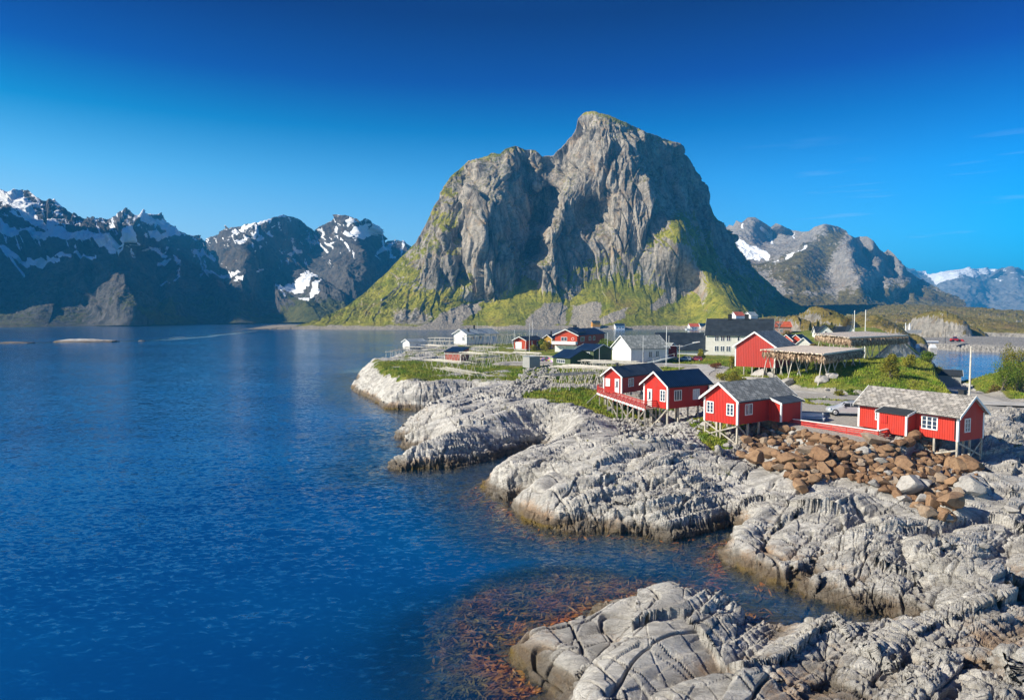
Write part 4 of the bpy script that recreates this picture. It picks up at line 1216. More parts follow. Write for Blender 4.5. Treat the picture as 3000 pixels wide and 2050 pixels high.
M['red_roof'] = sheet_roof('orange_tile_roof', (0.50, 0.10, 0.04), 0.25, 0.6, 0.2)
M['glass'] = NT('window_glass').bsdf((0.030, 0.050, 0.085), 0.06, None, 0.9)
M['curtain'] = plain('white_curtain', (0.62, 0.64, 0.66), 0.8, 0.1, 4.0)
M['wood'] = plain('weathered_wood', (0.42, 0.385, 0.32), 0.85, 0.28, 4.0, 0.02, 0.2, 0.0, (1, 1, 0.3))
M['pale_wood'] = plain('bleached_pole_wood', (0.58, 0.54, 0.46), 0.85, 0.18, 3.0)
M['grey_pole'] = plain('grey_pole_wood', (0.40, 0.385, 0.35), 0.85, 0.25, 3.0)
M['new_pole'] = plain('fresh_pole_wood', (0.86, 0.73, 0.57), 0.8, 0.16, 3.0)
M['red_rail'] = plain('red_painted_rail', (0.52, 0.055, 0.040), 0.6, 0.2, 4.0)
M['black'] = plain('black_metal', (0.018, 0.020, 0.022), 0.6, 0.2, 3.0)
M['concrete'] = plain('concrete', (0.48, 0.46, 0.42), 0.9, 0.18, 1.5, 0.02)
M['steel'] = plain('galvanised_steel', (0.62, 0.64, 0.66), 0.4, 0.08, 3.0, 0.0, 0.5, 0.6)


def put_window(root, P, U, N, u, zc, ww, hh, cols=2, rows=3, fill='glass', bars=1, kind='window'):
    """a framed window set on a wall: frame with glazing bars, and the pane behind them as its child"""
    U, N, Z = Vector(U), Vector(N), Vector((0, 0, 1))
    c = Vector(P) + U * u + Z * zc
    f = 0.085

    def bar(m, a0, a1, b0, b1, d0, d1):
        q = [c + U * a + N * d + Z * b for d in (d0, d1) for a, b in ((a0, b0), (a1, b0), (a1, b1), (a0, b1))]
        m.hexa(q)
    m = MB()
    a, b = ww / 2, hh / 2
    bar(m, -a, a, b - f, b, 0.004, 0.07)
    bar(m, -a, a, -b, -b + f, 0.004, 0.08)
    bar(m, -a, -a + f, -b + f, b - f, 0.004, 0.07)
    bar(m, a - f, a, -b + f, b - f, 0.004, 0.07)
    for k in range(1, cols):
        x = -a + ww * k / cols
        bar(m, x - 0.045, x + 0.045, -b + f, b - f, 0.004, 0.062)
    for k in range(1, rows):
        y = -b + hh * k / rows
        for j in range(cols):
            x0, x1 = -a + ww * j / cols + (f if j == 0 else 0.045), -a + ww * (j + 1) / cols - (f if j == cols - 1 else 0.045)
            bar(m, x0, x1, y - 0.014, y + 0.014, 0.004, 0.05)
    if bars > 1:
        for j in range(cols):
            x = -a + ww * (j + 0.5) / cols
            bar(m, x - 0.012, x + 0.012, -b + f, b - f, 0.004, 0.048)
    w = m.build(kind, M['white'], root)
    g = MB()
    bar(g, -a + f * 0.5, a - f * 0.5, -b + f * 0.5, b - f * 0.5, 0.006, 0.032)
    g.build('pane', M[fill], w)
    return w


def put_door(root, P, U, N, u, z0, ww, hh, light=True):
    U, N, Z = Vector(U), Vector(N), Vector((0, 0, 1))
    c = Vector(P) + U * u + Z * z0

    def bar(m, a0, a1, b0, b1, d0, d1):
        m.hexa([c + U * a + N * d + Z * b for d in (d0, d1) for a, b in ((a0, b0), (a1, b0), (a1, b1), (a0, b1))])
    m = MB()
    a = ww / 2
    bar(m, -a, a, 0, hh, 0.004, 0.05)
    bar(m, -a - 0.07, -a, 0, hh, 0.004, 0.08)
    bar(m, a, a + 0.07, 0, hh, 0.004, 0.08)
    bar(m, -a - 0.07, a + 0.07, hh, hh + 0.08, 0.004, 0.08)
    d = m.build('door', M['white'], root)
    if light:
        g = MB()
        bar(g, -a * 0.5, a * 0.5, hh * 0.42, hh * 0.88, 0.052, 0.062)
        g.build('pane', M['glass'], d)
    h = MB()
    bar(h, a * 0.66, a * 0.82, hh * 0.42, hh * 0.46, 0.052, 0.10)
    h.build('handle', M['black'], d)
    return d


FACES = lambda l, w: {'L': ((0, 0, 0), (1, 0, 0), (0, -1, 0)), 'A': ((0, 0, 0), (0, 1, 0), (-1, 0, 0)), 'B': ((l, 0, 0), (0, 1, 0), (1, 0, 0)), 'K': ((0, w, 0), (1, 0, 0), (0, 1, 0))}


def gable_house(name, label, cat, o, z0, ang, l, w, h, rise, wall, roof, trim='white', ov=0.35, oe=0.30, wins=(), doors=(), posts=(), braces=(), corners=True, barge=True, thick=0.10, group=None, base=None, chimneys=(), bargew=0.20, wins_small=False):
    """house with a ridge along its own x axis; faces: L long side in front, A and B the gable ends"""
    root = thing(name, label, cat, (o[0], o[1], z0), ang, group)
    sl = rise / (w / 2)
    m = MB()
    m.prism([(0, 0, 0), (0, w, 0), (0, w, h), (0, w / 2, h + rise), (0, 0, h)], (l, 0, 0))
    m.build('wall', M[wall], root)
    # roof: two slabs meeting at the ridge
    r = MB()
    n = math.hypot(1, sl)
    up = thick * n
    for s in (0, 1):
        y0, y1 = (-oe, w / 2) if s == 0 else (w + oe, w / 2)
        e = h - oe * sl + 0.012
        t = h + rise + 0.012
        a = [(-ov, y0, e), (-ov, y1, t), (-ov, y1, t + up), (-ov, y0, e + up)]
        r.prism(a if s == 0 else a[::-1], (l + 2 * ov, 0, 0))
    rf = r.build('roof', M[roof], root)
    if barge:
        for xe, sg in ((-ov, -1), (l + ov, 1)):
            for s in (0, 1):
                y0, y1 = (-oe - 0.02, w / 2) if s == 0 else (w + oe + 0.02, w / 2)
                e, t = h - oe * sl + up + 0.012, h + rise + up + 0.03
                b = MB()
                a = [(xe + sg * 0.003, y0, e - bargew), (xe + sg * 0.003, y1, t - bargew), (xe + sg * 0.003, y1, t), (xe + sg * 0.003, y0, e)]
                b.prism(a, (sg * 0.045, 0, 0))
                b.build('bargeboard', M[trim], root)
    if corners:
        k = 0.14
        for (x, y, sx, sy) in ((0, 0, -1, -1), (l, 0, 1, -1), (0, w, -1, 1), (l, w, 1, 1)):
            b = MB()
            x0, x1 = sorted((x + sx * 0.035, x - sx * k))
            y0, y1 = sorted((y + sy * 0.035, y - sy * k))
            b.box(x0, x1, y0, y1, -0.02, h - 0.02 - 0.03 * sl)
            b.build('corner_board', M[trim], root)
    F = FACES(l, w)
    for q in wins:
        put_window(root, *F[q[0]], *q[1:])
    for q in doors:
        put_door(root, *F[q[0]], *q[1:])
    for (x, y) in posts:
        wx, wy = o[0] + x * math.cos(root.rotation_euler.z) - y * math.sin(root.rotation_euler.z), o[1] + x * math.sin(root.rotation_euler.z) + y * math.cos(root.rotation_euler.z)
        g = ground(wx, wy) - z0 - 0.15
        if g < -0.25:
            MB().box(x - 0.075, x + 0.075, y - 0.075, y + 0.075, g, -0.003).build('post', M['wood'], root)
    for a, b in braces:
        MB().beam(a, b, 0.06, 0.13).build('brace', M['wood'], root)
    if corners and name == 'red_cabin':
        eg = h - oe * sl + up * 0.4
        MB().beam((-ov + 0.05, -oe - 0.055, eg), (l + ov - 0.05, -oe - 0.055, eg - 0.03), 0.09, 0.08).build('gutter', M['black'], root)
        MB().beam((l - 0.22, -0.07, h - oe * sl - 0.1), (l - 0.22, -0.07, 0.15), 0.06, 0.06, (1, 0, 0)).build('downpipe', M['black'], root)
    if base:
        MB().box(0.03, l - 0.03, 0.03, w - 0.03, -base, -0.004).build('foundation', M['concrete'], root)
    for (x, y, sz, ht) in chimneys:
        top = h + rise - abs(y - w / 2) * sl + up
        c = MB().box(x - sz / 2, x + sz / 2, y - sz / 2, y + sz / 2, top - 0.25, top + ht)
        c.box(x - sz * 0.6, x + sz * 0.6, y - sz * 0.6, y + sz * 0.6, top + ht + 0.002, top + ht + 0.08)
        c.build('chimney', M['black'], rf)
    return root


def lean_to(root, x0, x1, y0, h_front, h_back, wall, roof, ov=0.25, z0=0.0, trim='white', name='porch', thick=0.09, back_in=0.0):
    """porch with a single-pitch roof against the front (y = 0) wall"""
    m = MB()
    m.prism([(x0, y0, z0), (x0, -0.004, z0), (x0, -0.004, h_back), (x0, y0, h_front)], (x1 - x0, 0, 0))
    p = m.build(name, M[wall], root)
    sl = (h_back - h_front) / (0 - y0)
    a = [(x0 - ov, y0 - ov, h_front - ov * sl + 0.01), (x0 - ov, back_in, h_back + back_in * sl + 0.01), (x0 - ov, back_in, h_back + back_in * sl + 0.01 + thick), (x0 - ov, y0 - ov, h_front - ov * sl + 0.01 + thick)]
    MB().prism(a, (x1 - x0 + 2 * ov, 0, 0)).build('porch_roof', M[roof], p)
    for xe, sg in ((x0 - ov, -1), (x1 + ov, 1)):
        MB().prism([(xe + sg * 0.003, q[1], q[2] - (0.10 if i < 2 else -0.02)) for i, q in enumerate(a)], (sg * 0.04, 0, 0)).build('bargeboard', M[trim], p)
    for xc in (x0, x1):
        s = -1 if xc == x0 else 1
        xa, xb = sorted((xc + s * 0.035, xc - s * 0.13))
        MB().box(xa, xb, y0 - 0.035, y0 + 0.10, z0, h_front - 0.06).build('corner_board', M[trim], p)
    return p


# ------------------------------------------------------------------ the four red cabins
c1 = gable_house('red_cabin', 'red cabin with a ribbed grey sheet roof and a small black chimney', 'cabin', (13.75, 85.2), 4.8, 48.0, 9.6, 2.75, 2.2, 1.0, 'red', 'corr',
                 ov=0.32, oe=0.28, wins=[('A', 2.05, 1.28, 0.66, 1.0, 3, 3, 'curtain'), ('L', 2.1, 1.25, 1.25, 1.1, 3, 1)], doors=[('A', 0.66, 0.0, 0.5, 1.75)],
                 posts=[(0.2, 0.2), (0.2, 1.4), (0.2, 2.5), (2.5, 0.2), (2.5, 2.5), (5, 0.2), (5, 2.5)], chimneys=[(1.2, 1.5, 0.28, 0.42)])
c2 = gable_house('red_cabin', 'red cabin on stilts with a plain navy roof standing between the grey-roofed pair', 'cabin', (16.54, 72.11), 4.7, 33.1, 6.43, 3.59, 2.51, 1.27, 'red', 'navy',
                 ov=0.35, oe=0.33, wins=[('A', 0.68, 1.36, 0.80, 1.25, 2, 3), ('L', 1.50, 1.38, 1.12, 1.15, 3, 1), ('L', 4.35, 1.32, 1.05, 1.15, 3, 1, 'curtain')], doors=[('A', 2.62, 0.02, 0.56, 1.82)],
                 posts=[(0.08, 0.08), (0.08, 1.2), (0.08, 2.4), (0.08, 3.5), (1.7, 0.1), (3.2, 0.1), (4.8, 0.1), (1.7, 1.8), (1.7, 3.4), (3.2, 1.8), (4.8, 3.4)],
                 braces=[((-0.02, 0.0, -0.1), (-0.6, 1.9, -2.1)), ((0.06, 3.3, -0.15), (0.0, 0.9, -1.75)), ((-0.12, 0.1, -0.1), (-0.9, 1.6, -2.2))])
MB().box(5.0, 6.6, -0.9, -0.02, -0.10, 0.55).build('side_box', M['red'], c2)
c3 = gable_house('red_cabin', 'red cabin on tall stilts with a grey slate roof and a side porch', 'cabin', (20.57, 61.82), 4.7, 35.9, 8.61, 3.75, 2.30, 1.35, 'red', 'slate',
                 ov=0.35, oe=0.33, wins=[('A', 0.78, 1.33, 0.80, 1.12, 2, 3), ('A', 3.02, 1.33, 0.80, 1.12, 2, 3), ('L', 1.62, 1.32, 1.10, 1.05, 2, 1, 'glass', 2)],
                 posts=[(0.08, 0.08), (0.08, 1.9), (0.08, 2.3), (0.08, 3.66), (1.7, 0.1), (3.4, 0.1), (1.7, 2.0), (1.7, 3.6), (3.4, 3.6)],
                 braces=[((0.0, 3.6, -0.12), (0.0, 0.1, -1.75)), ((-0.06, 3.6, -1.35), (-0.06, 0.05, -0.12)), ((0.02, 3.55, -0.95), (0.02, 2.0, -1.6)), ((0.1, 0.0, -0.1), (1.7, 0.0, -1.3))], bargew=0.22)
lean_to(c3, 4.75, 8.1, -1.35, 1.78, 2.22, 'red', 'corr', 0.22)
c4 = gable_house('red_cabin', 'red cabin with a mottled stone roof and a black-roofed porch above the boulder bank', 'cabin', (32.16, 62.96), 4.45, -61.7, 8.85, 3.72, 2.18, 1.35, 'red_plain', 'old_slate',
                 ov=0.30, oe=0.33, wins=[('L', 2.05, 1.30, 0.72, 0.98, 2, 3, 'glass', 2), ('L', 6.55, 1.22, 1.36, 1.12, 3, 3, 'glass', 1), ('B', 1.25, 1.25, 0.80, 1.15, 2, 3)],
                 posts=[(8.75, 0.1), (8.75, 1.9), (8.75, 3.62), (6.9, 0.12), (6.9, 3.6), (5.2, 0.12), (5.2, 3.6), (8.1, 2.2)],
                 braces=[((8.75, 0.02, -0.75), (6.95, 0.02, -1.30)), ((8.80, 0.1, -0.1), (8.80, 3.6, -1.5)), ((8.80, 3.6, -0.2), (8.80, 1.2, -2.0))], chimneys=[(7.95, 2.1, 0.46, 0.50)], bargew=0.22)
p4 = lean_to(c4, 2.75, 5.35, -1.25, 1.78, 2.12, 'red_plain', 'felt', 0.16)
MB().box(3.05, 3.62, -1.32, -1.254, 0.85, 1.55).build('hatch', M['red'], p4)

# ------------------------------------------------------------------ village
barn = gable_house('red_barn', 'big red barn on short posts with a blue-grey slate roof beside the full fish rack', 'barn', (40.48, 104.83), 6.4, 52.2, 9.64, 6.20, 3.30, 2.14, 'red_fade', 'blue_slate',
                   ov=0.35, oe=0.40, posts=[(0.1, 0.1), (0.1, 1.3), (0.1, 2.4), (0.1, 3.5), (0.1, 4.8), (1.5, 0.2), (1.5, 2.0), (1.5, 4.0)], bargew=0.26)
w6 = gable_house('white_house', 'large cream white house with a long charcoal roof and two black chimneys', 'house', (47.2, 166.2), 4.7, -22.0, 15.2, 7.2, 5.0, 3.55, 'cream_wall', 'charcoal', trim='pale_roof',
                 ov=0.25, oe=0.45, wins=[('L', x, z, 1.05, 1.35, 2, 3) for x, z in ((2.6, 3.95), (3.95, 3.95), (5.3, 3.95), (2.6, 1.45), (3.95, 1.45), (5.3, 1.45), (9.9, 3.95))] + [('L', 7.6, 3.95, 0.6, 1.2, 1, 1), ('B', 2.2, 3.9, 1.0, 1.3, 2, 3), ('B', 5.0, 3.9, 1.0, 1.3, 2, 3)],
                 base=0.7, corners=False, chimneys=[(5.3, 3.6, 0.9, 1.0), (9.2, 3.6, 0.9, 1.0)], barge=True, bargew=0.12)
w7 = gable_house('white_shed', 'long white shed with a pale green slate roof in the middle of the village', 'shed', (24.4, 139.6), 4.8, 22.0, 9.0, 7.6, 2.75, 2.45, 'white_wall', 'fine_slate', trim='white',
                 ov=0.30, oe=0.35, wins=[('L', 2.9, 1.35, 0.42, 1.3, 1, 3), ('L', 4.6, 1.4, 0.85, 1.25, 2, 3), ('L', 6.3, 1.5, 0.85, 1.25, 2, 3)], base=0.5, corners=False)
g8 = gable_house('green_house', 'dark green two-storey house with a shiny navy roof and white window frames', 'house', (12.9, 137.6), 4.7, -46.4, 4.6, 5.6, 2.76, 1.03, 'green', 'navy',
                 ov=0.25, oe=0.30, wins=[('L', 1.1, 1.95, 0.78, 0.85, 1, 1), ('L', 3.3, 1.92, 0.80, 0.88, 1, 1), ('L', 1.1, 0.25, 0.78, 0.6, 1, 1), ('L', 3.3, 0.25, 0.8, 0.6, 1, 1)], base=0.8, corners=False, bargew=0.14)
g8x = gable_house('green_annex', 'low green annex with a navy lean roof and a strip of four windows', 'annex', (7.95, 131.9), 4.6, -52.0, 4.9, 6.0, 1.75, 1.30, 'green', 'navy',
                  ov=0.2, oe=0.25, wins=[('L', 2.3, 1.05, 2.3, 0.72, 4, 1)], base=0.8, corners=False, barge=False)
r9 = gable_house('red_house', 'red two-storey house with a white balcony over a white ground floor', 'house', (17.18, 179.83), 6.55, 62.0, 20.5, 6.4, 2.45, 1.36, 'orange_red', 'navy',
                 ov=0.5, oe=0.55, wins=[('A', 3.75, 1.3, 1.75, 1.05, 2, 1), ('L', 3.6, 1.2, 2.9, 1.25, 3, 1), ('L', 9.0, 1.2, 1.7, 1.1, 2, 1), ('L', 12.2, 1.2, 1.7, 1.1, 2, 1)], corners=False, chimneys=[(6.5, 3.4, 0.75, 1.0)], bargew=0.24)
MB().box(-0.02, 20.4, 0.03, 6.42, -2.3, -0.45).build('ground_floor', M['white_wall'], r9)
MB().box(-0.04, 20.45, 0.01, 6.44, -0.446, -0.004).build('floor_band', M['orange_red'], r9)
bal = MB().box(-1.5, -0.05, -0.15, 6.6, -0.12, 0.0)
bal.box(-1.5, -1.42, -0.15, 6.6, 0.002, 0.72).box(-1.42, -0.05, -0.15, -0.07, 0.002, 0.72).box(-1.42, -0.05, 6.52, 6.6, 0.002, 0.72)
bal.build('balcony', M['white'], r9)
ph = MB()
ph.pole((-0.06, 1.25, 1.35), (-0.004, 1.25, 1.35), 0.42, 0.42, 16)
port = ph.build('round_window', M['white'], r9)
MB().pole((-0.085, 1.25, 1.35), (-0.064, 1.25, 1.35), 0.32, 0.32, 16).build('pane', M['orange_red'], port)
dm = MB().prism([(1.0, 6.0, 2.6), (1.0, 2.6, 4.35), (1.0, 0.2, 3.2), (1.0, 0.2, 2.6)], (5.4, 0, 0))
dm.build('upper_roof', M['navy'], r9)
r10 = gable_house('red_garage', 'red garage with a white door and slanting white porch posts', 'garage', (4.03, 191.75), 4.6, 57.0, 8.6, 4.08, 2.49, 0.9, 'orange_red', 'charcoal',
                  ov=0.7, oe=0.35, wins=[('L', 3.0, 1.4, 0.7, 1.6, 1, 1, 'curtain'), ('L', 6.0, 1.4, 0.7, 1.6, 1, 1, 'curtain')], corners=False, base=0.4)
put_door(r10, (0, 0, 0), (0, 1, 0), (-1, 0, 0), 2.6, 0.0, 2.0, 1.9, False)
for yy, y2 in ((-0.25, 0.15), (4.33, 3.93)):
    MB().beam((-0.62, yy, 2.2), (-0.42, y2, 0.0), 0.12).build('porch_post', M['white'], r10)
r11 = gable_house('yellow_house', 'small yellow house with white trim behind the red balcony house', 'house', (11.69, 199.99), 4.6, 60.0, 6.2, 3.0, 2.67, 1.0, 'yellow', 'charcoal', ov=0.3, oe=0.3,
                  wins=[('A', 0.9, 1.4, 0.6, 1.0, 1, 2), ('A', 2.1, 1.4, 0.6, 1.0, 1, 2)], chimneys=[(2.5, 1.5, 0.4, 0.9)], base=0.4)
w12 = gable_house('white_hall', 'low white hall with a pale grey roof behind the empty drying racks', 'hall', (-15.0, 225.7), 4.5, 52.0, 16.0, 5.8, 3.27, 1.45, 'white_wall', 'pale_roof', ov=0.5, oe=0.5,
                  wins=[('L', 3.0, 1.9, 1.4, 1.0, 2, 1), ('L', 7.0, 1.9, 1.4, 1.0, 2, 1), ('A', 1.5, 1.6, 1.0, 1.2, 2, 2)], corners=False, base=0.5, chimneys=[(2.2, 1.2, 0.5, 0.9), (7.0, 2.9, 0.5, 1.2)])
w13 = gable_house('white_hut', 'small white hut with a pale green roof at the seaward end of the rocks', 'hut', (-31.4, 208.8), 4.2, 48.0, 6.2, 3.26, 1.62, 0.80, 'white_wall', 'pale_roof', ov=0.35, oe=0.35, wins=[('L', 3.0, 0.75, 0.9, 0.35, 1, 1), ('A', 1.6, 1.2, 0.5, 0.4, 1, 1)], corners=False, base=0.6)
r16 = gable_house('red_shed', 'narrow red shed with white corner trim at the end of the white shed', 'shed', (32.9, 153.9), 4.8, -62.0, 3.4, 2.7, 2.14, 1.1, 'red_plain', 'fine_slate', ov=0.25, oe=0.25, base=0.4)
b17 = gable_house('fish_hall', 'wide fish hall with a huge dark roof and low white walls by the channel', 'hall', (36.0, 168.0), 4.2, -8.0, 17.5, 13.0, 1.6, 3.9, 'white_wall', 'charcoal', trim='charcoal', ov=0.3, oe=0.4, corners=False, base=0.6)
w18 = gable_house('white_cottage', 'white cottage gable with a steep grey roof just behind the barn roof', 'cottage', (70.2, 158.6), 4.6, 62.0, 6.5, 4.6, 2.2, 2.1, 'cream_wall', 'blue_slate', ov=0.3, oe=0.3, wins=[('A', 2.2, 1.5, 1.2, 0.95, 2, 2)], base=0.4)
w19 = gable_house('white_villa', 'white villa with two gabled fronts under a dark roof beyond the barn', 'villa', (94.5, 212), 5.2, -14.0, 9.2, 6.5, 3.2, 2.0, 'white_wall', 'charcoal', ov=0.3, oe=0.3, wins=[('L', 5.0, 1.8, 0.7, 1.2, 1, 2), ('L', 7.0, 1.8, 0.7, 1.2, 1, 2)], base=0.6)
for x0, x1 in ((0.2, 4.4), (8.4, 10.6)):
    xm = (x0 + x1) / 2
    gm_ = MB().prism([(x0, -2.2, 0), (x1, -2.2, 0), (x1, -2.2, 3.6), (xm, -2.2, 5.6), (x0, -2.2, 3.6)], (0, 5.2, 0)).build('gabled_front', M['white_wall'], w19)
    rr = MB()
    for s in (-1, 1):
        e = xm + s * ((x1 - x0) / 2 + 0.3)
        zz = 3.6 - 0.3 * 2.0 / ((x1 - x0) / 2)
        rr.prism([(xm, -2.55, 5.62), (e, -2.55, zz), (e, -2.55, zz + 0.18), (xm, -2.55, 5.80)], (0, 5.6, 0))
    rr.build('roof', M['charcoal'], gm_)
    put_window(w19, (0, -2.2, 0), (1, 0, 0), (0, -1, 0), xm, 1.6, 1.2, 1.2, 2, 2)
    put_window(w19, (0, -2.2, 0), (1, 0, 0), (0, -1, 0), xm, 3.6, 0.8, 0.8, 1, 2)
for (px, py, ang, lab) in ((2323, 989, 40, 'little orange red boathouse gable in front of the white villa'), (2352, 988, 48, 'little orange red boathouse gable at the foot of the villa wall nearest the rack')):
    q = PY(px, py, 196.0)
    gable_house('red_boathouse', lab, 'boathouse', (float(q[0]), 196.0), 4.6, ang, 5, 4.0, 2.2, 1.6, 'orange_red', 'charcoal', ov=0.25, oe=0.25, corners=False, group='small red boathouses')
q = PY(2252, 946, 236.0)
gable_house('pink_house', 'pale brick red house half hidden by bare shrubs beyond the big white house', 'house', (float(q[0]), 236), 5.4, -10, 7.5, 6, 4.6, 1.6, 'pink', 'red_roof', ov=0.3, oe=0.3, wins=[('L', 1.5, 3.2, 0.9, 1.1, 2, 1), ('L', 4.2, 3.2, 0.9, 1.1, 2, 1)], corners=False)
# hut with a single-pitch roof and the grey box among the racks
r14 = thing('red_hut', 'faded red hut with a single-pitch navy roof among the empty racks', 'hut', (-14.4, 145.8, 4.5), -19)
MB().prism([(0, 0, 0), (0, 4.6, 0), (0, 4.6, 2.75), (0, 0, 2.0)], (3.7, 0, 0)).build('wall', boards('pale_red_boards', (0.56, 0.16, 0.12), 0.3, 0.6, 0.8), r14)
MB().prism([(-0.2, -0.25, 1.98), (-0.2, 4.8, 2.81), (-0.2, 4.8, 2.93), (-0.2, -0.25, 2.10)], (4.1, 0, 0)).build('roof', M['navy'], r14)
for x in (0.0, 3.7):
    MB().box(x - 0.08, x + 0.08, -0.06, 0.06, 0, 1.95).build('corner_board', M['white'], r14)
r15 = thing('grey_shed', 'square silver-grey plank shed standing on the rocks by the racks', 'shed', (2.05, 131.4, 4.4), -62)
MB().box(0, 2.7, 0, 2.3, 0, 2.05).build('wall', M['greywood'], r15)
MB().prism([(-0.1, -0.1, 2.054), (2.8, -0.1, 2.054), (2.8, 2.4, 2.054), (-0.1, 2.4, 2.054)], (0, 0, 0.10)).build('roof', M['pale_roof'], r15)
# large roof falling away behind the second full rack
q = PY(2640, 986, 150.0)
gable_house('harbour_shed', 'harbour shed with a broad blue-grey roof slope behind the farther full rack', 'shed', (75.5, 124.0), 1.4, 62, 8, 9.0, 4.0, 4.6, 'white_wall', 'blue_slate', ov=0.3, oe=0.5, corners=False, base=1.2)
gable_house('waterside_shed', 'little dark waterside shed with a white roof edge at the lagoon', 'shed', (81.5, 131.0), 1.1, -30, 4.2, 3.6, 1.9, 0.8, 'greywood', 'felt', ov=0.3, oe=0.3, corners=False, base=0.8)
# ------------------------------------------------------------------ roads and yard surface
def strip(name, pts, half, mat, lift=0.0):
    """road sheet following its centre line"""
    P = [Vector(p) for p in pts]
    fine = []
    for a, b in zip(P[:-1], P[1:]):
        n = max(2, int((b - a).length / 1.2))
        fine += [a.lerp(b, i / n) for i in range(n)]
    fine.append(P[-1])
    for _ in range(3):
        fine = [fine[0]] + [(fine[i - 1] + fine[i] * 2 + fine[i + 1]) / 4 for i in range(1, len(fine) - 1)] + [fine[-1]]
    v, f = [], []
    for i, p in enumerate(fine):
        d = (fine[min(i + 1, len(fine) - 1)] - fine[max(i - 1, 0)])
        s = Vector((d.y, -d.x, 0)).normalized()
        for k in (-1, -0.5, 0, 0.5, 1):
            wv = half * (1 + 0.06 * math.sin(i * 0.7 + k * 3))
            v.append(tuple(p + s * k * wv + Vector((0, 0, lift + 0.03 * (1 - k * k)))))
    for i in range(len(fine) - 1):
        for k in range(4):
            a = i * 5 + k
            f.append((a, a + 1, a + 6, a + 5))
    me = bpy.data.meshes.new(name)
    me.from_pydata(v, [], f)
    me.polygons.foreach_set('use_smooth', np.ones(len(f), bool))
    me.materials.append(mat)
    o = bpy.data.objects.new(name, me)
    C.objects.link(o)
    o['kind'] = 'structure'


mat_road = plain('worn_road', (0.47, 0.45, 0.41), 0.9, 0.18, 0.9, 0.01)
strip('road', ROAD_A, 1.75, mat_road)
strip('harbour_road', ROAD_B, 1.4, plain('gravel_road', (0.50, 0.465, 0.40), 0.9, 0.2, 1.2, 0.02))
strip('village_road', ROAD_C, 1.8, mat_road)

# ------------------------------------------------------------------ boulders
def stone_mesh(name, seed, flat=0.75, cuts=9):
    r = random.Random(seed)
    bm = bmesh.new()
    bmesh.ops.create_icosphere(bm, subdivisions=4, radius=1.0)
    planes = []
    for _ in range(cuts):
        n = Vector((r.gauss(0, 1), r.gauss(0, 1), r.gauss(0, 1))).normalized()
        planes.append((n, r.uniform(0.44, 0.72)))
    for v in bm.verts:
        for n, d in planes:
            k = v.co.dot(n)
            if k > d:
                v.co -= n * (k - d) * 0.97
    co = np.array([v.co for v in bm.verts], np.float32)
    nz = 0.045 * fbm(co[:, 0] * 2 + seed, co[:, 1] * 2, co[:, 2] * 2, 4, 0.6, seed=seed % 17)
    for v, d in zip(bm.verts, nz):
        v.co *= 1 + float(d)
        v.co.z *= flat
    me = bpy.data.meshes.new(name)
    bm.to_mesh(me)
    bm.free()
    me.polygons.foreach_set('use_smooth', np.ones(len(me.polygons), bool))
    me.set_sharp_from_angle(angle=math.radians(17))
    return me


def stone_material(name, a, b, c):
    t = NT(name)
    inf = t.n('ObjectInfo')
    v = t.coord()
    mp = t.n('VectorMath', operation='ADD')
    t.put(mp.inputs[0], v)
    comb = t.n('CombineXYZ')
    t.put(comb.inputs[0], t.math('MULTIPLY', inf.outputs['Random'], 40.0))
    t.put(mp.inputs[1], comb.outputs[0])
    vv = mp.outputs[0]
    base = t.mix(inf.outputs['Random'], a, b)
    n1 = t.noise(vv, 1.4, 7.0, 0.7)
    n2 = t.noise(vv, 6.0, 6.0, 0.7)
    col = t.mix(t.math('MULTIPLY', t.ramp(n1, 0.45, 0.68), 0.7), base, c)
    col = t.mix(t.math('MULTIPLY', t.ramp(n2, 0.48, 0.7), 0.55), col, t.mix(1.0, col, (0.5, 0.47, 0.44), 'MULTIPLY'))
    return t.bsdf(col, 0.88, t.bump(t.math('ADD', n1, t.math('MULTIPLY', n2, 0.5)), 0.12, 0.9), 0.25)


import bmesh
mat_brown = stone_material('rust_brown_stone', (0.22, 0.125, 0.068), (0.35, 0.225, 0.13), (0.13, 0.075, 0.045))
mat_grey = stone_material('grey_stone', (0.33, 0.315, 0.29), (0.48, 0.455, 0.42), (0.23, 0.22, 0.205))
mat_tan = stone_material('tan_stone', (0.31, 0.235, 0.165), (0.40, 0.33, 0.26), (0.23, 0.15, 0.095))
STONES = [stone_mesh('boulder', 100 + k, 0.62 + 0.05 * (k % 4), 11 + k % 5) for k in range(12)]
STONE_SET = {}


def stone(px, py, size, kind, z=None, sink=0.25, pos=None):
    """a boulder resting on the ground where the photo's pixel meets it"""
    if pos is None:
        x, y = hit_ground(px, py)
    else:
        x, y = pos
    k = rnd.randrange(12)
    key = (k, kind)
    if key not in STONE_SET:
        me = STONES[k].copy()
        me.materials.append({'brown': mat_brown, 'grey': mat_grey, 'tan': mat_tan}[kind])
        STONE_SET[key] = me
    o = bpy.data.objects.new('boulder', STONE_SET[key])
    C.objects.link(o)
    g = ground(x, y) if z is None else z
    o.location = (x, y, g + size * (0.55 - sink))
    o.rotation_euler = (rnd.uniform(-0.35, 0.35), rnd.uniform(-0.35, 0.35), rnd.uniform(0, 6.28))
    o.scale = (size * rnd.uniform(0.9, 1.35), size * rnd.uniform(0.75, 1.0), size * rnd.uniform(0.8, 1.1))
    return o


def hit_ground(sx, sy):
    """first place where the sight line through a photo pixel meets the ground"""
    dx, dy, dz = [float(q) for q in ray(sx, sy)]
    Y = np.geomspace(18, 230, 900)
    t = Y / dy
    z = land(dx * t, Y)[0]
    below = np.nonzero(CAM_H + dz * t <= z)[0]
    i = below[0] if len(below) else len(Y) - 1
    return float(dx * t[i]), float(Y[i])


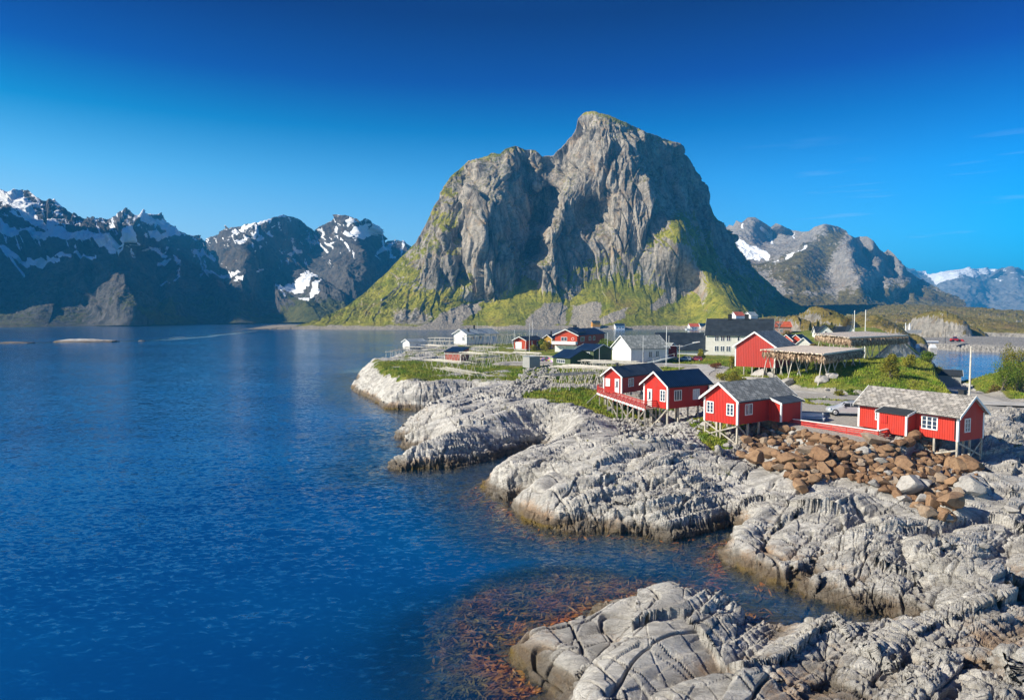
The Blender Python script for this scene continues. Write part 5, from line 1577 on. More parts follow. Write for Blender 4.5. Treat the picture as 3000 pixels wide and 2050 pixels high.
brown_poly = [(2170, 1305), (2235, 1262), (2300, 1262), (2430, 1285), (2560, 1305), (2640, 1300), (2720, 1318), (2790, 1345), (2860, 1372), (2868, 1420), (2820, 1440), (2800, 1480), (2790, 1535), (2735, 1530), (2650, 1470), (2560, 1425), (2470, 1400), (2390, 1420), (2345, 1440), (2300, 1385), (2215, 1360)]


def in_poly(x, y, poly):
    _, i = poly_dist(np.array([[x]], np.float32), np.array([[y]], np.float32), poly)
    return bool(i[0, 0])


placed = []
n_try = 0
while len(placed) < 295 and n_try < 14000:
    n_try += 1
    px, py = rnd.uniform(2165, 2870), rnd.uniform(1255, 1540)
    if not in_poly(px, py, brown_poly):
        continue
    big = rnd.random()
    r = (13 + 27 * big ** 2.2) * (0.75 + 0.5 * (py - 1255) / 285)
    if any((px - a) ** 2 + ((py - b) * 1.25) ** 2 < (0.60 * (r + c)) ** 2 for a, b, c in placed):
        continue
    placed.append((px, py, r))
for px, py, r in placed:
    x, y = hit_ground(px, py)
    u = rnd.random()
    kind = 'brown' if u < 0.80 else ('tan' if u < 0.96 else 'grey')
    o = stone(0, 0, r * y / 2000 * 1.30, kind, pos=(x, y), sink=0.12)
    large = r > 28
    lab = {'brown': 'rust brown angular boulder in the rubble bank below the red cabins', 'tan': 'tan angular boulder in the rubble bank below the red cabins', 'grey': 'grey boulder among the brown ones in the rubble bank'}[kind]
    if large:
        lab = 'large ' + lab
    tag(o, lab, 'boulder', 'boulders of the rubble bank')
# small broken stone filling the gaps between the boulders
def chips(name, poly, n, smin, smax, mat, region=(0, 0, 1, 1), seed=3, sink=0.2):
    r = random.Random(seed)
    V, F = [], []
    base = np.array([v.co for v in STONE_LOW.vertices], np.float32)
    faces = [tuple(p.vertices) for p in STONE_LOW.polygons]
    pts = []
    x0, x1 = min(p[0] for p in poly), max(p[0] for p in poly)
    y0, y1 = min(p[1] for p in poly), max(p[1] for p in poly)
    k = 0
    while len(pts) < n and k < n * 12:
        k += 1
        a, b = r.uniform(x0, x1), r.uniform(y0, y1)
        if in_poly(a, b, poly):
            pts.append((a, b))
    for a, b in pts:
        x, y = hit_ground(a, b)
        s = r.uniform(smin, smax)
        M3 = np.array(Matrix.Rotation(r.uniform(0, 6.28), 3, Vector((r.gauss(0, 1), r.gauss(0, 1), r.gauss(0, 1))).normalized()), np.float32)
        q = (base * np.array([s * r.uniform(.8, 1.4), s, s * 0.8], np.float32)) @ M3.T + np.array([x, y, ground(x, y) + s * (0.5 - sink)], np.float32)
        i0 = len(V)
        V += [tuple(map(float, w)) for w in q]
        F += [tuple(i0 + i for i in f) for f in faces]
    me = bpy.data.meshes.new(name)
    me.from_pydata(V, [], F)
    me.materials.append(mat)
    o = bpy.data.objects.new(name, me)
    C.objects.link(o)
    return o


bm = bmesh.new()
bmesh.ops.create_icosphere(bm, subdivisions=2, radius=1.0)
_r = random.Random(5)
_pl = [(Vector((_r.gauss(0, 1), _r.gauss(0, 1), _r.gauss(0, 1))).normalized(), _r.uniform(.5, .75)) for _ in range(8)]
for v in bm.verts:
    for n, d in _pl:
        k = v.co.dot(n)
        if k > d:
            v.co -= n * (k - d)
STONE_LOW = bpy.data.meshes.new('chip')
bm.to_mesh(STONE_LOW)
bm.free()
o = chips('rubble', brown_poly, 420, 0.10, 0.26, mat_brown, seed=4)
tag(o, 'small brown broken stone filling the gaps of the boulder bank', 'rubble', kind='stuff')
grey_poly = [(1790, 1215), (1850, 1200), (1960, 1205), (2080, 1190), (2110, 1240), (2050, 1270), (1990, 1290), (1900, 1300), (1820, 1270)]
o = chips('rubble', grey_poly, 300, 0.10, 0.28, mat_grey, seed=6)
tag(o, 'grey broken stone lying under the stilts of the navy-roofed cabin', 'rubble', kind='stuff')
hollow_poly = [(1540, 1075), (1620, 1072), (1640, 1100), (1600, 1130), (1540, 1160), (1470, 1175), (1500, 1130)]
o = chips('rubble', hollow_poly, 420, 0.16, 0.42, mat_grey, seed=8)
tag(o, 'pale broken stone filling the hollow below the grey plank shed', 'rubble', kind='stuff')
# single boulders
singles = [(2310, 1128, 34, 'grey', 'big pale boulder in the grass nearest the slate-roofed cabin'), (2405, 1122, 30, 'grey', 'big split boulder in the grass between the road and the full rack'), (2440, 1108, 26, 'grey', 'pale boulder on the slope directly under the full rack'), (2225, 1100, 30, 'grey', 'low rounded boulder in the grass below the barn posts'), (2265, 1108, 28, 'grey', 'rounded boulder half sunk in the turf right of the barn posts'), (2423, 1145, 10, 'grey', 'small pale boulder at the road edge behind the silver car'), (2418, 1165, 8, 'grey', 'little white stone at the edge of the gravel oval'),
           (1865, 1283, 22, 'grey', 'dark-sided boulder on the slab below the deck end'), (1790, 1205, 26, 'grey', 'rounded boulder among the deck posts'), (1935, 1250, 20, 'grey', 'pale boulder between the deck and the navy-roofed cabin posts'), (1905, 1262, 18, 'grey', 'grey boulder under the outer deck corner'), (2020, 1303, 16, 'grey', 'single grey boulder resting on the smooth slab left of the tall stilts'), (2130, 1310, 24, 'grey', 'long pale boulder beneath the tall stilts'), (2065, 1250, 22, 'grey', 'grey boulder on the slope left of the tall stilts'),
           (2035, 1238, 15, 'grey', 'small boulder on the grassy slope between two cabins'), (2170, 1335, 26, 'brown', 'brown boulder at the foot of the tallest stilt'), (2850, 1440, 60, 'grey', 'huge pale boulder below the corner stilts of the stone-roofed cabin'), (2800, 1420, 28, 'grey', 'grey boulder beside the foot of the corner stilt'), (2770, 1520, 30, 'grey', 'lower grey boulder at the end of the brown bank'), (2930, 1560, 34, 'grey', 'pale block lying above the shady gully'), (2960, 1500, 26, 'grey', 'upper pale block above the shady gully'), (2880, 1600, 24, 'grey', 'small pale block in the gully below the huge boulder')]
for px, py, r, kind, lab in singles:
    x, y = hit_ground(px, py)
    tag(stone(0, 0, r * y / 2000 * 0.85, kind, pos=(x, y), sink=0.3), lab, 'boulder')

# ------------------------------------------------------------------ plank deck of the two far cabins
def world_pts(pix, z):
    return [pz(a, b, z) for a, b in pix]


dk = thing('plank_deck', 'raised plank deck with red railings along the two farther cabins', 'deck')
DZ = 4.66
outer = world_pts([(1750, 1150), (1767, 1156.5), (1830, 1178), (1890, 1198)], DZ)
inner = world_pts([(1772, 1142), (1826, 1154), (1868, 1164), (1912, 1184)], DZ)
left_in = pz(1753, 1143.5, DZ)
end_r = pz(1929, 1193.5, DZ)
m = MB()
poly = [outer[0], outer[1], outer[2], outer[3], end_r, inner[3], inner[2], inner[1], inner[0], left_in]
m.prism([(p.x, p.y, DZ - 0.07) for p in poly], (0, 0, 0.07))
m.build('deck_floor', M['wood'], dk)


def railing(root, a, b, h=0.78, rails=4, fascia=True, post_gap=1.1, strut=False):
    a, b = Vector(a), Vector(b)
    d = b - a
    n = max(1, int(d.length / post_gap))
    m = MB()
    for k in range(rails):
        z = 0.14 + (h - 0.16) * k / (rails - 1)
        m.beam(a + Vector((0, 0, z)), b + Vector((0, 0, z)), 0.035, 0.09)
    m.build('rail', M['red_rail'], root)
    MB().beam(a + Vector((0, 0, h + 0.02)), b + Vector((0, 0, h + 0.02)), 0.13, 0.035).build('handrail', M['red_rail'], root)
    side = Vector((d.y, -d.x, 0)).normalized()
    for i in range(n + 1):
        p = a + d * (i / n)
        MB().beam(p + side * 0.03 + Vector((0, 0, -0.10)), p + side * 0.03 + Vector((0, 0, h)), 0.07, 0.05, (1, 0, 0)).build('rail_post', M['red_rail'], root)
        if strut:
            MB().beam(p + side * 0.50 + Vector((0, 0, -0.25)), p + side * 0.05 + Vector((0, 0, h * 0.9)), 0.05, 0.05).build('rail_strut', M['red_rail'], root)
    if fascia:
        MB().beam(a + side * 0.06 + Vector((0, 0, -0.10)), b + side * 0.06 + Vector((0, 0, -0.10)), 0.05, 0.22).build('fascia', M['white'], root)


railing(dk, left_in, outer[0])
railing(dk, outer[0], outer[1])
railing(dk, outer[1], outer[3], strut=True)
railing(dk, outer[3], end_r, fascia=False)
railing(dk, left_in, pz(1772, 1142, DZ), fascia=False)
for t in np.linspace(0, 1, 9):
    p = outer[1].lerp(outer[3], float(t)) if t > 0.06 else outer[0].lerp(outer[1], 0.4)
    g = ground(p.x, p.y) - 0.15
    MB().beam((p.x, p.y, g), (p.x, p.y, DZ - 0.075), 0.12, 0.12, (1, 0, 0)).build('support_post', M['wood'], dk)
    q = p + Vector((0.75, 0.95, 0))
    g2 = ground(q.x, q.y) - 0.15
    MB().beam((q.x, q.y, g2), (q.x, q.y, DZ - 0.075), 0.11, 0.11, (1, 0, 0)).build('support_post', M['wood'], dk)
for a, b in ((0.12, 0.35), (0.4, 0.62), (0.75, 0.55), (0.97, 0.8)):
    p, q = outer[1].lerp(outer[3], a), outer[1].lerp(outer[3], b)
    MB().beam((p.x + .1, p.y + .1, DZ - 0.25), (q.x + .1, q.y + .1, ground(q.x, q.y) + 0.1), 0.08, 0.08).build('brace', M['wood'], dk)
p = outer[0]
MB().beam((p.x, p.y, DZ - 0.1), (p.x - 1.6, p.y - 0.6, ground(p.x - 1.6, p.y - 0.6) - 0.05), 0.09, 0.09).build('brace', M['wood'], dk)
# loose things on and by the deck
bq = pz(1829, 1150, DZ)
o = thing('white_bench', 'small white bench on the deck at the corner of the sheet-roofed cabin', 'bench', (bq.x + 0.1, bq.y - 0.35, DZ), 48)
MB().box(-0.8, 0.8, -0.18, 0.18, 0.30, 0.36).build('seat', M['white'], o)
for x in (-0.65, 0.65):
    MB().box(x - 0.05, x + 0.05, -0.15, 0.15, 0, 0.298).build('leg', M['white'], o)
for k in range(5):
    a = pz(1845 + 13 * k, 1150 + 5.5 * k, DZ - 0.02)
    o = MB().box(-1.3, 1.3, -0.14, 0.14, 0, 0.05).build('grey_plank', M['wood'])
    o.location, o.rotation_euler = (a.x + 0.4, a.y + 0.6, DZ + 0.01), (0, 0, math.radians(-4 + 2 * k))
    tag(o, 'loose grey plank lying on the deck between the two farther cabins', 'plank', 'loose planks on the deck')

# ------------------------------------------------------------------ long red fence on its concrete footing
fe = thing('red_fence', 'long low red board fence with a white cap along the edge of the yard', 'fence')
FZ = 4.02
f0, f1, f2 = pz(2270, 1243.5, FZ), pz(2573, 1288.5, FZ), pz(2636, 1274.5, FZ)


def fence_run(a, b, gaps):
    d = (b - a)
    n = max(2, int(d.length / 1.35))
    side = Vector((d.y, -d.x, 0)).normalized()
    for k in range(4):
        z = 0.14 + 0.185 * k
        MB().beam(a + Vector((0, 0, z)), b + Vector((0, 0, z)), 0.03, 0.115 if not gaps else 0.08).build('board', M['red_rail'], fe)
    MB().beam(a + Vector((0, 0, 0.80)), b + Vector((0, 0, 0.81)), 0.22, 0.06).build('cap', M['white'], fe)
    for i in range(n + 1):
        p = a + d * (i / n) - side * 0.05
        MB().beam(p + Vector((0, 0, 0.0)), p + Vector((0, 0, 0.775)), 0.06, 0.06, (1, 0, 0)).build('fence_post', M['red_rail'], fe)
    MB().beam(a + Vector((0, 0, -0.12)), b + Vector((0, 0, -0.12)), 0.22, 0.36).build('footing', M['concrete'], fe)


fence_run(f0, f1, False)
fence_run(f1, f2, True)

# ------------------------------------------------------------------ silver estate car
def build_car():
    root = thing('parked_car', 'silver estate car parked behind the stone-roofed cabin', 'car', (0, 0, 0))
    L, W = 3.75, 1.42
    # cross-sections along x: (x, half width low, half width top, sill z, belt z, roof z, roof half width)
    sec = [(0.00, 0.46, 0.42, 0.30, 0.50, 0.50, 0.40), (0.10, 0.60, 0.56, 0.22, 0.58, 0.60, 0.52), (0.45, 0.69, 0.66, 0.18, 0.68, 0.72, 0.60), (1.05, 0.71, 0.68, 0.17, 0.72, 0.79, 0.62), (1.55, 0.71, 0.69, 0.17, 0.74, 1.14, 0.54), (1.85, 0.71, 0.69, 0.17, 0.75, 1.22, 0.54),
           (2.6, 0.71, 0.69, 0.17, 0.77, 1.24, 0.54), (3.2, 0.71, 0.68, 0.18, 0.78, 1.20, 0.53), (3.55, 0.68, 0.65, 0.22, 0.78, 0.98, 0.54), (3.70, 0.62, 0.58, 0.30, 0.74, 0.78, 0.54), (3.75, 0.52, 0.50, 0.36, 0.62, 0.64, 0.46)]
    V, F = [], []
    for x, a, b, s, z1, z2, c in sec:
        ring = [(-a, s), (-W / 2 * (a / 0.71), s + 0.14), (-b, z1), (-c, z2), (0, z2 + 0.025), (c, z2), (b, z1), (W / 2 * (a / 0.71), s + 0.14), (a, s), (0, s)]
        V += [(x, y, z) for y, z in ring]
    n = 10
    for i in range(len(sec) - 1):
        for k in range(n):
            F.append((i * n + k, i * n + (k + 1) % n, (i + 1) * n + (k + 1) % n, (i + 1) * n + k))
    F += [tuple(range(n)), tuple(range((len(sec) - 1) * n, len(sec) * n))[::-1]]
    me = bpy.data.meshes.new('body')
    me.from_pydata(V, [], F)
    bmx = bmesh.new()
    bmx.from_mesh(me)
    bmesh.ops.recalc_face_normals(bmx, faces=bmx.faces)
    bmx.to_mesh(me)
    bmx.free()
    me.polygons.foreach_set('use_smooth', np.ones(len(me.polygons), bool))
    paint = plain('silver_car_paint', (0.60, 0.62, 0.64), 0.28, 0.04, 2.0, 0, 0.6, 0.35)
    me.materials.append(paint)
    b = bpy.data.objects.new('body', me)
    C.objects.link(b)
    b.parent = root
    sd = b.modifiers.new('soft', 'SUBSURF')
    sd.levels = sd.render_levels = 2
    dark = NT('car_glass').bsdf((0.012, 0.016, 0.022), 0.06, None, 0.8)
    for s in (-1, 1):
        for x0, x1, xa, xb in ((1.30, 2.02, 1.62, 2.0), (2.08, 2.78, 2.08, 2.74), (2.84, 3.42, 2.80, 3.22)):
            g = MB()
            lo, hi = 0.80, 1.10
            yl, yh = s * 0.682, s * 0.575
            g.hexa([(x0, yl, lo), (x1, yl, lo), (x1, yl - s * 0.05, lo), (x0, yl - s * 0.05, lo), (xa, yh, hi), (xb, yh, hi), (xb, yh - s * 0.05, hi), (xa, yh - s * 0.05, hi)])
            g.build('side_window', dark, root)
        MB().box(1.36, 1.48, s * 0.72 - 0.07, s * 0.72 + 0.07, 0.80, 0.90).build('mirror', paint, root)
        MB().hexa([(0.03, s * 0.36, 0.46), (0.30, s * 0.67, 0.50), (0.34, s * 0.60, 0.50), (0.06, s * 0.30, 0.46), (0.07, s * 0.36, 0.57), (0.34, s * 0.66, 0.63), (0.36, s * 0.59, 0.63), (0.10, s * 0.30, 0.57)]).build('headlight', M['glass'], root)
        MB().beam((1.7, s * 0.50, 1.255), (3.2, s * 0.50, 1.235), 0.035, 0.035).build('roof_rail', M['black'], root)
    MB().hexa([(1.12, -0.58, 0.795), (1.12, 0.58, 0.795), (1.16, 0.58, 0.795), (1.16, -0.58, 0.795), (1.55, -0.48, 1.13), (1.55, 0.48, 1.13), (1.59, 0.48, 1.13), (1.59, -0.48, 1.13)]).build('windscreen', dark, root)
    tyre = plain('tyre_rubber', (0.02, 0.02, 0.021), 0.85, 0.1)
    for x in (0.68, 2.98):
        for s in (-1, 1):
            w = MB().pole((x, s * 0.60, 0.285), (x, s * 0.735, 0.285), 0.285, 0.285, 24).build('wheel', tyre, root, True)
            r = MB().pole((x, s * 0.736, 0.285), (x, s * 0.745, 0.285), 0.18, 0.17, 16)
            for k in range(5):
                a = 2 * math.pi * k / 5
                r.beam((x, s * 0.75, 0.285), (x + 0.16 * math.cos(a), s * 0.75, 0.285 + 0.16 * math.sin(a)), 0.03, 0.05)
            r.build('rim', M['steel'], w)
    return root


car = build_car()
cq = pz(2432, 1226, 4.3)
car.scale = (1.04, 1.04, 1.16)
car.location, car.rotation_euler = (cq.x, cq.y + 0.9, ground(cq.x + 1.5, cq.y + .5) + 0.02), (0, 0, math.radians(-12))

# white garden bench behind the fence
bq = pz(2385, 1243, 4.2)
wb = thing('white_bench', 'white slatted garden bench standing behind the red fence', 'bench', (bq.x, bq.y + 0.5, ground(bq.x, bq.y + .5)), -12)
m = MB()
for k in range(4):
    m.box(-1.15, 1.15, -0.25 + 0.13 * k, -0.15 + 0.13 * k, 0.33, 0.36)
m.build('seat', M['white'], wb)
m = MB()
for k in range(3):
    m.hexa([(-1.15, 0.28 + 0.02 * k, 0.42 + 0.12 * k), (1.15, 0.28 + 0.02 * k, 0.42 + 0.12 * k), (1.15, 0.31 + 0.02 * k, 0.42 + 0.12 * k), (-1.15, 0.31 + 0.02 * k, 0.42 + 0.12 * k), (-1.15, 0.30 + 0.02 * k, 0.51 + 0.12 * k), (1.15, 0.30 + 0.02 * k, 0.51 + 0.12 * k), (1.15, 0.33 + 0.02 * k, 0.51 + 0.12 * k), (-1.15, 0.33 + 0.02 * k, 0.51 + 0.12 * k)])
m.build('backrest', M['white'], wb)
for x in (-1.0, 1.0):
    MB().box(x - 0.04, x + 0.04, -0.25, -0.17, 0, 0.328).build('leg', M['white'], wb)
    MB().box(x - 0.04, x + 0.04, 0.20, 0.27, 0, 0.80).build('leg', M['white'], wb)

# ------------------------------------------------------------------ drying racks
def rack(p0, p1, width, ztop, label, n_tr=5, n_poles=10, mat='pale_wood', leg_mat=None, jut=0.5, group='empty fish drying racks', n_rails=2, r=0.038, spread=0.9, seed=1, cross=False):
    """long rack: trestles of crossed legs carry rails; drying poles lie along them"""
    rr = random.Random(seed)
    leg_mat = leg_mat or mat
    p0, p1 = Vector((p0[0], p0[1], 0)), Vector((p1[0], p1[1], 0))
    d = (p1 - p0)
    L = d.length
    ang = math.atan2(d.y, d.x)
    mid = (p0 + p1) / 2
    root = thing('drying_rack', label, 'drying rack', (p0.x, p0.y, 0), math.degrees(ang), group)
    ca, sa = math.cos(ang), math.sin(ang)
    wpt = lambda x, y: (p0.x + x * ca - y * sa, p0.y + x * sa + y * ca)
    for i in range(n_tr):
        x = L * (i + 0.15) / (n_tr - 0.7)
        m = MB()
        for s in (-1, 1):
            y = s * width / 2
            for t in (-1, 1):
                fx, fy = x + t * spread * rr.uniform(0.6, 1.1), y + s * 0.35 * rr.uniform(-0.5, 1)
                g = ground(*wpt(fx, fy)) - 0.12
                g = min(g, ztop - 0.6)
                m.pole((fx, fy, g), (x - t * 0.12, y, ztop + 0.18), r * 1.05, r * 0.8, 5)
        m.pole((x, -width / 2 - 0.3, ztop - 0.12), (x, width / 2 + 0.3, ztop - 0.12), r, r, 5)
        m.build('trestle', M[leg_mat], root)
    for s in np.linspace(-1, 1, n_rails):
        MB().pole((-jut, s * width / 2, ztop), (L + jut, s * width / 2, ztop + rr.uniform(-.06, .06)), r * 1.2, r, 6).build('rail', M[mat], root)
    for k in range(n_poles):
        if cross:
            x = L * (k + 0.5) / n_poles
            MB().pole((x, -width / 2 - 0.5, ztop + 0.08), (x + rr.uniform(-.3, .3), width / 2 + 0.5, ztop + 0.08), r * 0.8, r * 0.6, 5).build('drying_pole', M[mat], root)
        else:
            y = -width / 2 + width * (k + 0.5) / n_poles + rr.uniform(-.08, .08)
            a, b = rr.uniform(-jut, L * 0.15), L - rr.uniform(-jut, L * 0.2)
            MB().pole((a, y, ztop + 0.09), (b, y + rr.uniform(-.25, .25), ztop + 0.09 + rr.uniform(-.03, .06)), r * 0.95, r * 0.65, 5).build('drying_pole', M[mat], root)
    return root


def rk(a, b, z, width, label, **k):
    A, B = pz(*a, z), pz(*b, z)
    return rack((A.x, A.y), (B.x, B.y), width, z, label, **k)


rk((1262, 1053), (1368, 1064), 5.9, 3.0, 'bleached rack nearest the rock edge in front of the faded red hut', n_tr=6, n_poles=7, seed=1)
rk((1290, 1076), (1400, 1096), 4.9, 2.4, 'low sagging rack on the bare rock below the red hut', n_tr=6, n_poles=5, seed=2, mat='pale_wood')
rk((1213, 1030), (1300, 1027), 6.0, 2.2, 'straight rack between the white hut and the red hut', n_tr=5, n_poles=5, seed=3)
rk((1303, 1036.5), (1386, 1038), 6.4, 1.6, 'narrow rack passing in front of the red hut wall', n_tr=4, n_poles=4, seed=4)
rk((1358, 1031), (1430, 1038), 6.5, 2.4, 'rack beginning at the right corner of the red hut', n_tr=5, n_poles=6, seed=5)
rk((1405, 1048), (1466, 1043), 6.2, 1.8, 'short grey-topped rack above the dry stone wall', n_tr=4, n_poles=6, seed=6, mat='grey_pole', leg_mat='pale_wood')
rk((1395, 1015), (1450, 1016.5), 6.8, 3.0, 'rack frame with few poles behind the red hut', n_tr=6, n_poles=3, seed=7)
rk((1446, 1031), (1506, 1036), 6.4, 2.2, 'rack left of the grey plank shed', n_tr=5, n_poles=4, seed=8)
rk((1512, 1032), (1578, 1035), 6.6, 0.9, 'thick white beams on trestles over the grey plank shed', n_tr=3, n_poles=6, seed=9, r=0.07)
rk((1265, 989.5), (1326, 990.5), 7.2, 3.2, 'two-storey rack on the left of the white hall', n_tr=5, n_poles=5, seed=10)
rk((1261, 998.5), (1326, 999.5), 6.3, 3.0, 'lower tier of the rack beside the white hall', n_tr=4, n_poles=5, seed=11)
rk((1248, 1010), (1304, 1014), 5.6, 3.2, 'flat white rack right behind the white hut', n_tr=5, n_poles=8, seed=12)
rk((1370, 985), (1500, 979), 7.4, 3.4, 'long white rack in front of the white hall roof', n_tr=9, n_poles=9, seed=13)
rk((1425, 979), (1570, 976), 7.8, 2.6, 'longest rack running behind the red garage', n_tr=9, n_poles=7, seed=14)
rk((1188, 1016), (1256, 1017), 5.2, 1.6, 'low rack on the turf in front of the white hut', n_tr=5, n_poles=4, seed=15)
rk((1138, 1030), (1180, 1022), 4.6, 1.6, 'small rack at the seaward tip of the turf', n_tr=4, n_poles=4, seed=16)
rk((1603, 1100), (1742, 1092), 6.0, 2.4, 'dark weathered rack on the grassy spit nearest the sheet-roofed cabin', n_tr=6, n_poles=9, seed=17, mat='grey_pole', leg_mat='pale_wood', r=0.05)
rk((1622, 1073), (1786, 1080), 6.4, 2.0, 'white rack in front of the green annex', n_tr=6, n_poles=7, seed=18, r=0.05)
rk((1664, 1069), (1800, 1078), 6.5, 1.8, 'white rack between the green house and the sheet-roofed cabin', n_tr=5, n_poles=7, seed=19, r=0.05)
rk((1705, 1056), (1862, 1060), 6.4, 2.2, 'white rack running from the green house to the white shed', n_tr=6, n_poles=9, seed=20, r=0.055)
rk((1735, 1062), (1898, 1066), 6.3, 1.8, 'white rack right behind the ridge of the sheet-roofed cabin', n_tr=5, n_poles=7, seed=21, r=0.055)


def full_rack(corners, z, label, fish_label, leg_z=None, seed=3, n_x=5, n_y=5, drop=1.5, n_fish=900):
    """rack with a close layer of poles and stockfish hung along its edges and under it"""
    rr = random.Random(seed)
    W_, S_, E_, N_ = [pz(a, b, z) for a, b in corners]
    root = thing('full_drying_rack', label, 'drying rack', (W_.x, W_.y, 0), 0, 'drying racks full of fish')
    loc = lambda u, v, zz=0.0: (W_.lerp(S_, v)).lerp(N_.lerp(E_, v), u) - Vector((W_.x, W_.y, 0)) + Vector((0, 0, zz))
    n = 98
    for k in range(n):
        v = (k + 0.5) / n
        a, b = loc(rr.uniform(-0.05, 0.02), v, rr.uniform(0, 0.02)), loc(1 + rr.uniform(-0.02, 0.05), v, rr.uniform(0, 0.02))
        MB().pole(a, b, 0.065, 0.06, 6).build('drying_pole', M['new_pole'], root)
    for k in range(5):
        v = k / 4
        MB().pole(loc(-0.03, v, -0.10), loc(1.03, v, -0.10), 0.06, 0.06, 6).build('rail', M['new_pole'], root)
    for i in range(n_x):
        u = (i + 0.3) / (n_x - 0.4)
        for v in (0.06, 0.5, 0.94):
            m = MB()
            top = loc(u, v, -0.12)
            for t in (-1, 1):
                f = loc(u + t * 0.06 * rr.uniform(.5, 1.2), v, 0) + Vector((t * rr.uniform(.2, .7), rr.uniform(-.3, .3), 0))
                g = ground(f.x + W_.x, f.y + W_.y) - 0.1
                m.pole((f.x, f.y, g), (top.x - t * 0.1, top.y, top.z), 0.07, 0.05, 6)
            m.build('trestle', M['pale_wood'], root)
    # fish: pairs of tied split cod, each a tapering body, hung in clusters
    V, F = [], []
    for k in range(n_fish):
        e = rr.random()
        if e < 0.45:
            u, v = rr.random(), 1 + rr.uniform(-0.03, 0.015)
        elif e < 0.6:
            u, v = rr.choice((rr.uniform(-0.01, 0.02), rr.uniform(0.98, 1.01))), rr.random()
        else:
            u, v = rr.random(), rr.random()
        p = loc(u, v, 0) + Vector((W_.x, W_.y, -0.14 - rr.uniform(0, 0.25)))
        L, w = rr.uniform(0.35, 0.75) * drop, rr.uniform(0.10, 0.18)
        a = rr.uniform(0, 3.14)
        s = Vector((math.cos(a), math.sin(a), 0)) * w
        q = Vector((-math.sin(a), math.cos(a), 0)) * w * 0.6
        tilt = Vector((rr.uniform(-.12, .12), rr.uniform(-.12, .12), 0))
        i0 = len(V)
        V += [tuple(p)] + [tuple(p + tilt * .5 + c - Vector((0, 0, L * 0.45))) for c in (s, q, -s, -q)] + [tuple(p + tilt - Vector((0, 0, L)))]
        F += [(i0, i0 + 1, i0 + 2), (i0, i0 + 2, i0 + 3), (i0, i0 + 3, i0 + 4), (i0, i0 + 4, i0 + 1), (i0 + 5, i0 + 2, i0 + 1), (i0 + 5, i0 + 3, i0 + 2), (i0 + 5, i0 + 4, i0 + 3), (i0 + 5, i0 + 1, i0 + 4)]
    me = bpy.data.meshes.new('drying_fish')
    me.from_pydata(V, [], F)
    t = NT('dried_fish_skin')
    nn = t.noise(t.coord(), 2.6, 4.0, 0.8)
    me.materials.append(t.bsdf(t.mix(t.ramp(nn, 0.40, 0.62), (0.16, 0.10, 0.06), (0.62, 0.47, 0.32)), 0.7))
    o = bpy.data.objects.new('drying_fish', me)
    C.objects.link(o)
    tag(o, fish_label, 'dried fish', kind='stuff')
    return root


full_rack([(2232, 1024), (2412, 1037.5), (2530, 1021.5), (2345, 1012.5)], 9.6, 'broad rack with a close pale pole roof standing beside the red barn', 'clusters of dried fish hanging under the rack beside the barn', seed=3, n_fish=2600)
full_rack([(2388, 977), (2490, 989), (2660, 982), (2535, 971)], 11.0, 'farther broad rack with a pale pole roof on top of the grassy hill', 'clusters of dried fish hanging under the farther hilltop rack', seed=5, n_x=5, n_fish=2600, drop=1.8)

# ------------------------------------------------------------------ poles and lamps
def pole_thing(px, py_top, Y, z0, label, cat='pole', r=0.06, mat='white', lamp=False, name='flagpole', group=None):
    p = PY(px, py_top, Y)
    root = thing(name, label, cat, (float(p[0]), Y, z0), 0, group)
    h = float(p[2]) - z0
    r *= 0.75
    MB().pole((0, 0, 0), (0, 0, h), r, r * 0.7, 8).build('shaft', M[mat], root)
    MB().pole((0, 0, h + 0.002), (0, 0, h + 0.10), r * 1.1, r * 0.5, 8).build('cap', M[mat], root)
    if lamp:
        MB().beam((0, 0, h - 0.3), (2.6, -0.4, h + 0.55), 0.07, 0.07).build('lamp_arm', M['steel'], root)
        MB().hexa([(2.2, -0.6, h + 0.42), (3.3, -0.75, h + 0.60), (3.3, -0.35, h + 0.60), (2.2, -0.2, h + 0.42), (2.2, -0.6, h + 0.58), (3.3, -0.75, h + 0.72), (3.3, -0.35, h + 0.72), (2.2, -0.2, h + 0.58)]).build('lamp_head', M['white'], root)
        MB().beam((-2.6, 0, h - 0.05), (0.5, 0, h - 0.05), 0.09, 0.09).build('crossarm', M['white'], root)
    return root


pole_thing(1991, 1012, 118, 4.7, 'lamp post with a cross arm and a slanting street lamp above the cabins', 'lamp post', 0.085, 'pale_wood', True, 'lamp_post')
pole_thing(1953, 958, 132, 4.7, 'tall white flagpole in front of the white shed end', 'flagpole', 0.10, 'white')
pole_thing(1884.5, 985, 128, 4.7, 'plain white pole in the middle of the white shed front', 'pole', 0.07, 'white', name='pole')
pole_thing(1960, 984, 156, 4.7, 'short white pole behind the slate roof edge of the white shed', 'pole', 0.08, 'white', name='pole')
pole_thing(1780, 976, 150, 4.7, 'slim white pole left of the white shed gable', 'pole', 0.07, 'white', name='pole')
pole_thing(1756, 1021, 126, 4.7, 'thin steel pole in front of the green house gable', 'pole', 0.05, 'white', name='pole')
pole_thing(1551, 948, 175, 4.6, 'tall slim flagpole in front of the red garage', 'flagpole', 0.07, 'white')
pole_thing(1560.5, 940, 200, 4.6, 'second flagpole a little behind the red garage', 'flagpole', 0.08, 'white')
pole_thing(1507, 967, 215, 4.6, 'short mast at the far end of the long racks', 'pole', 0.08, 'white', name='pole')
pole_thing(1398, 944, 232, 4.5, 'thin mast rising behind the white hall roof', 'pole', 0.06, 'white', name='pole')
pole_thing(2845, 1018, 79, 3.9, 'sturdy pale timber pole by the road beyond the black chimney', 'pole', 0.16, 'pale_wood', name='timber_pole')
pole_thing(2504, 911, 150, 4.0, 'left of two tall white masts behind the farther full rack', 'mast', 0.14, 'white', name='mast')
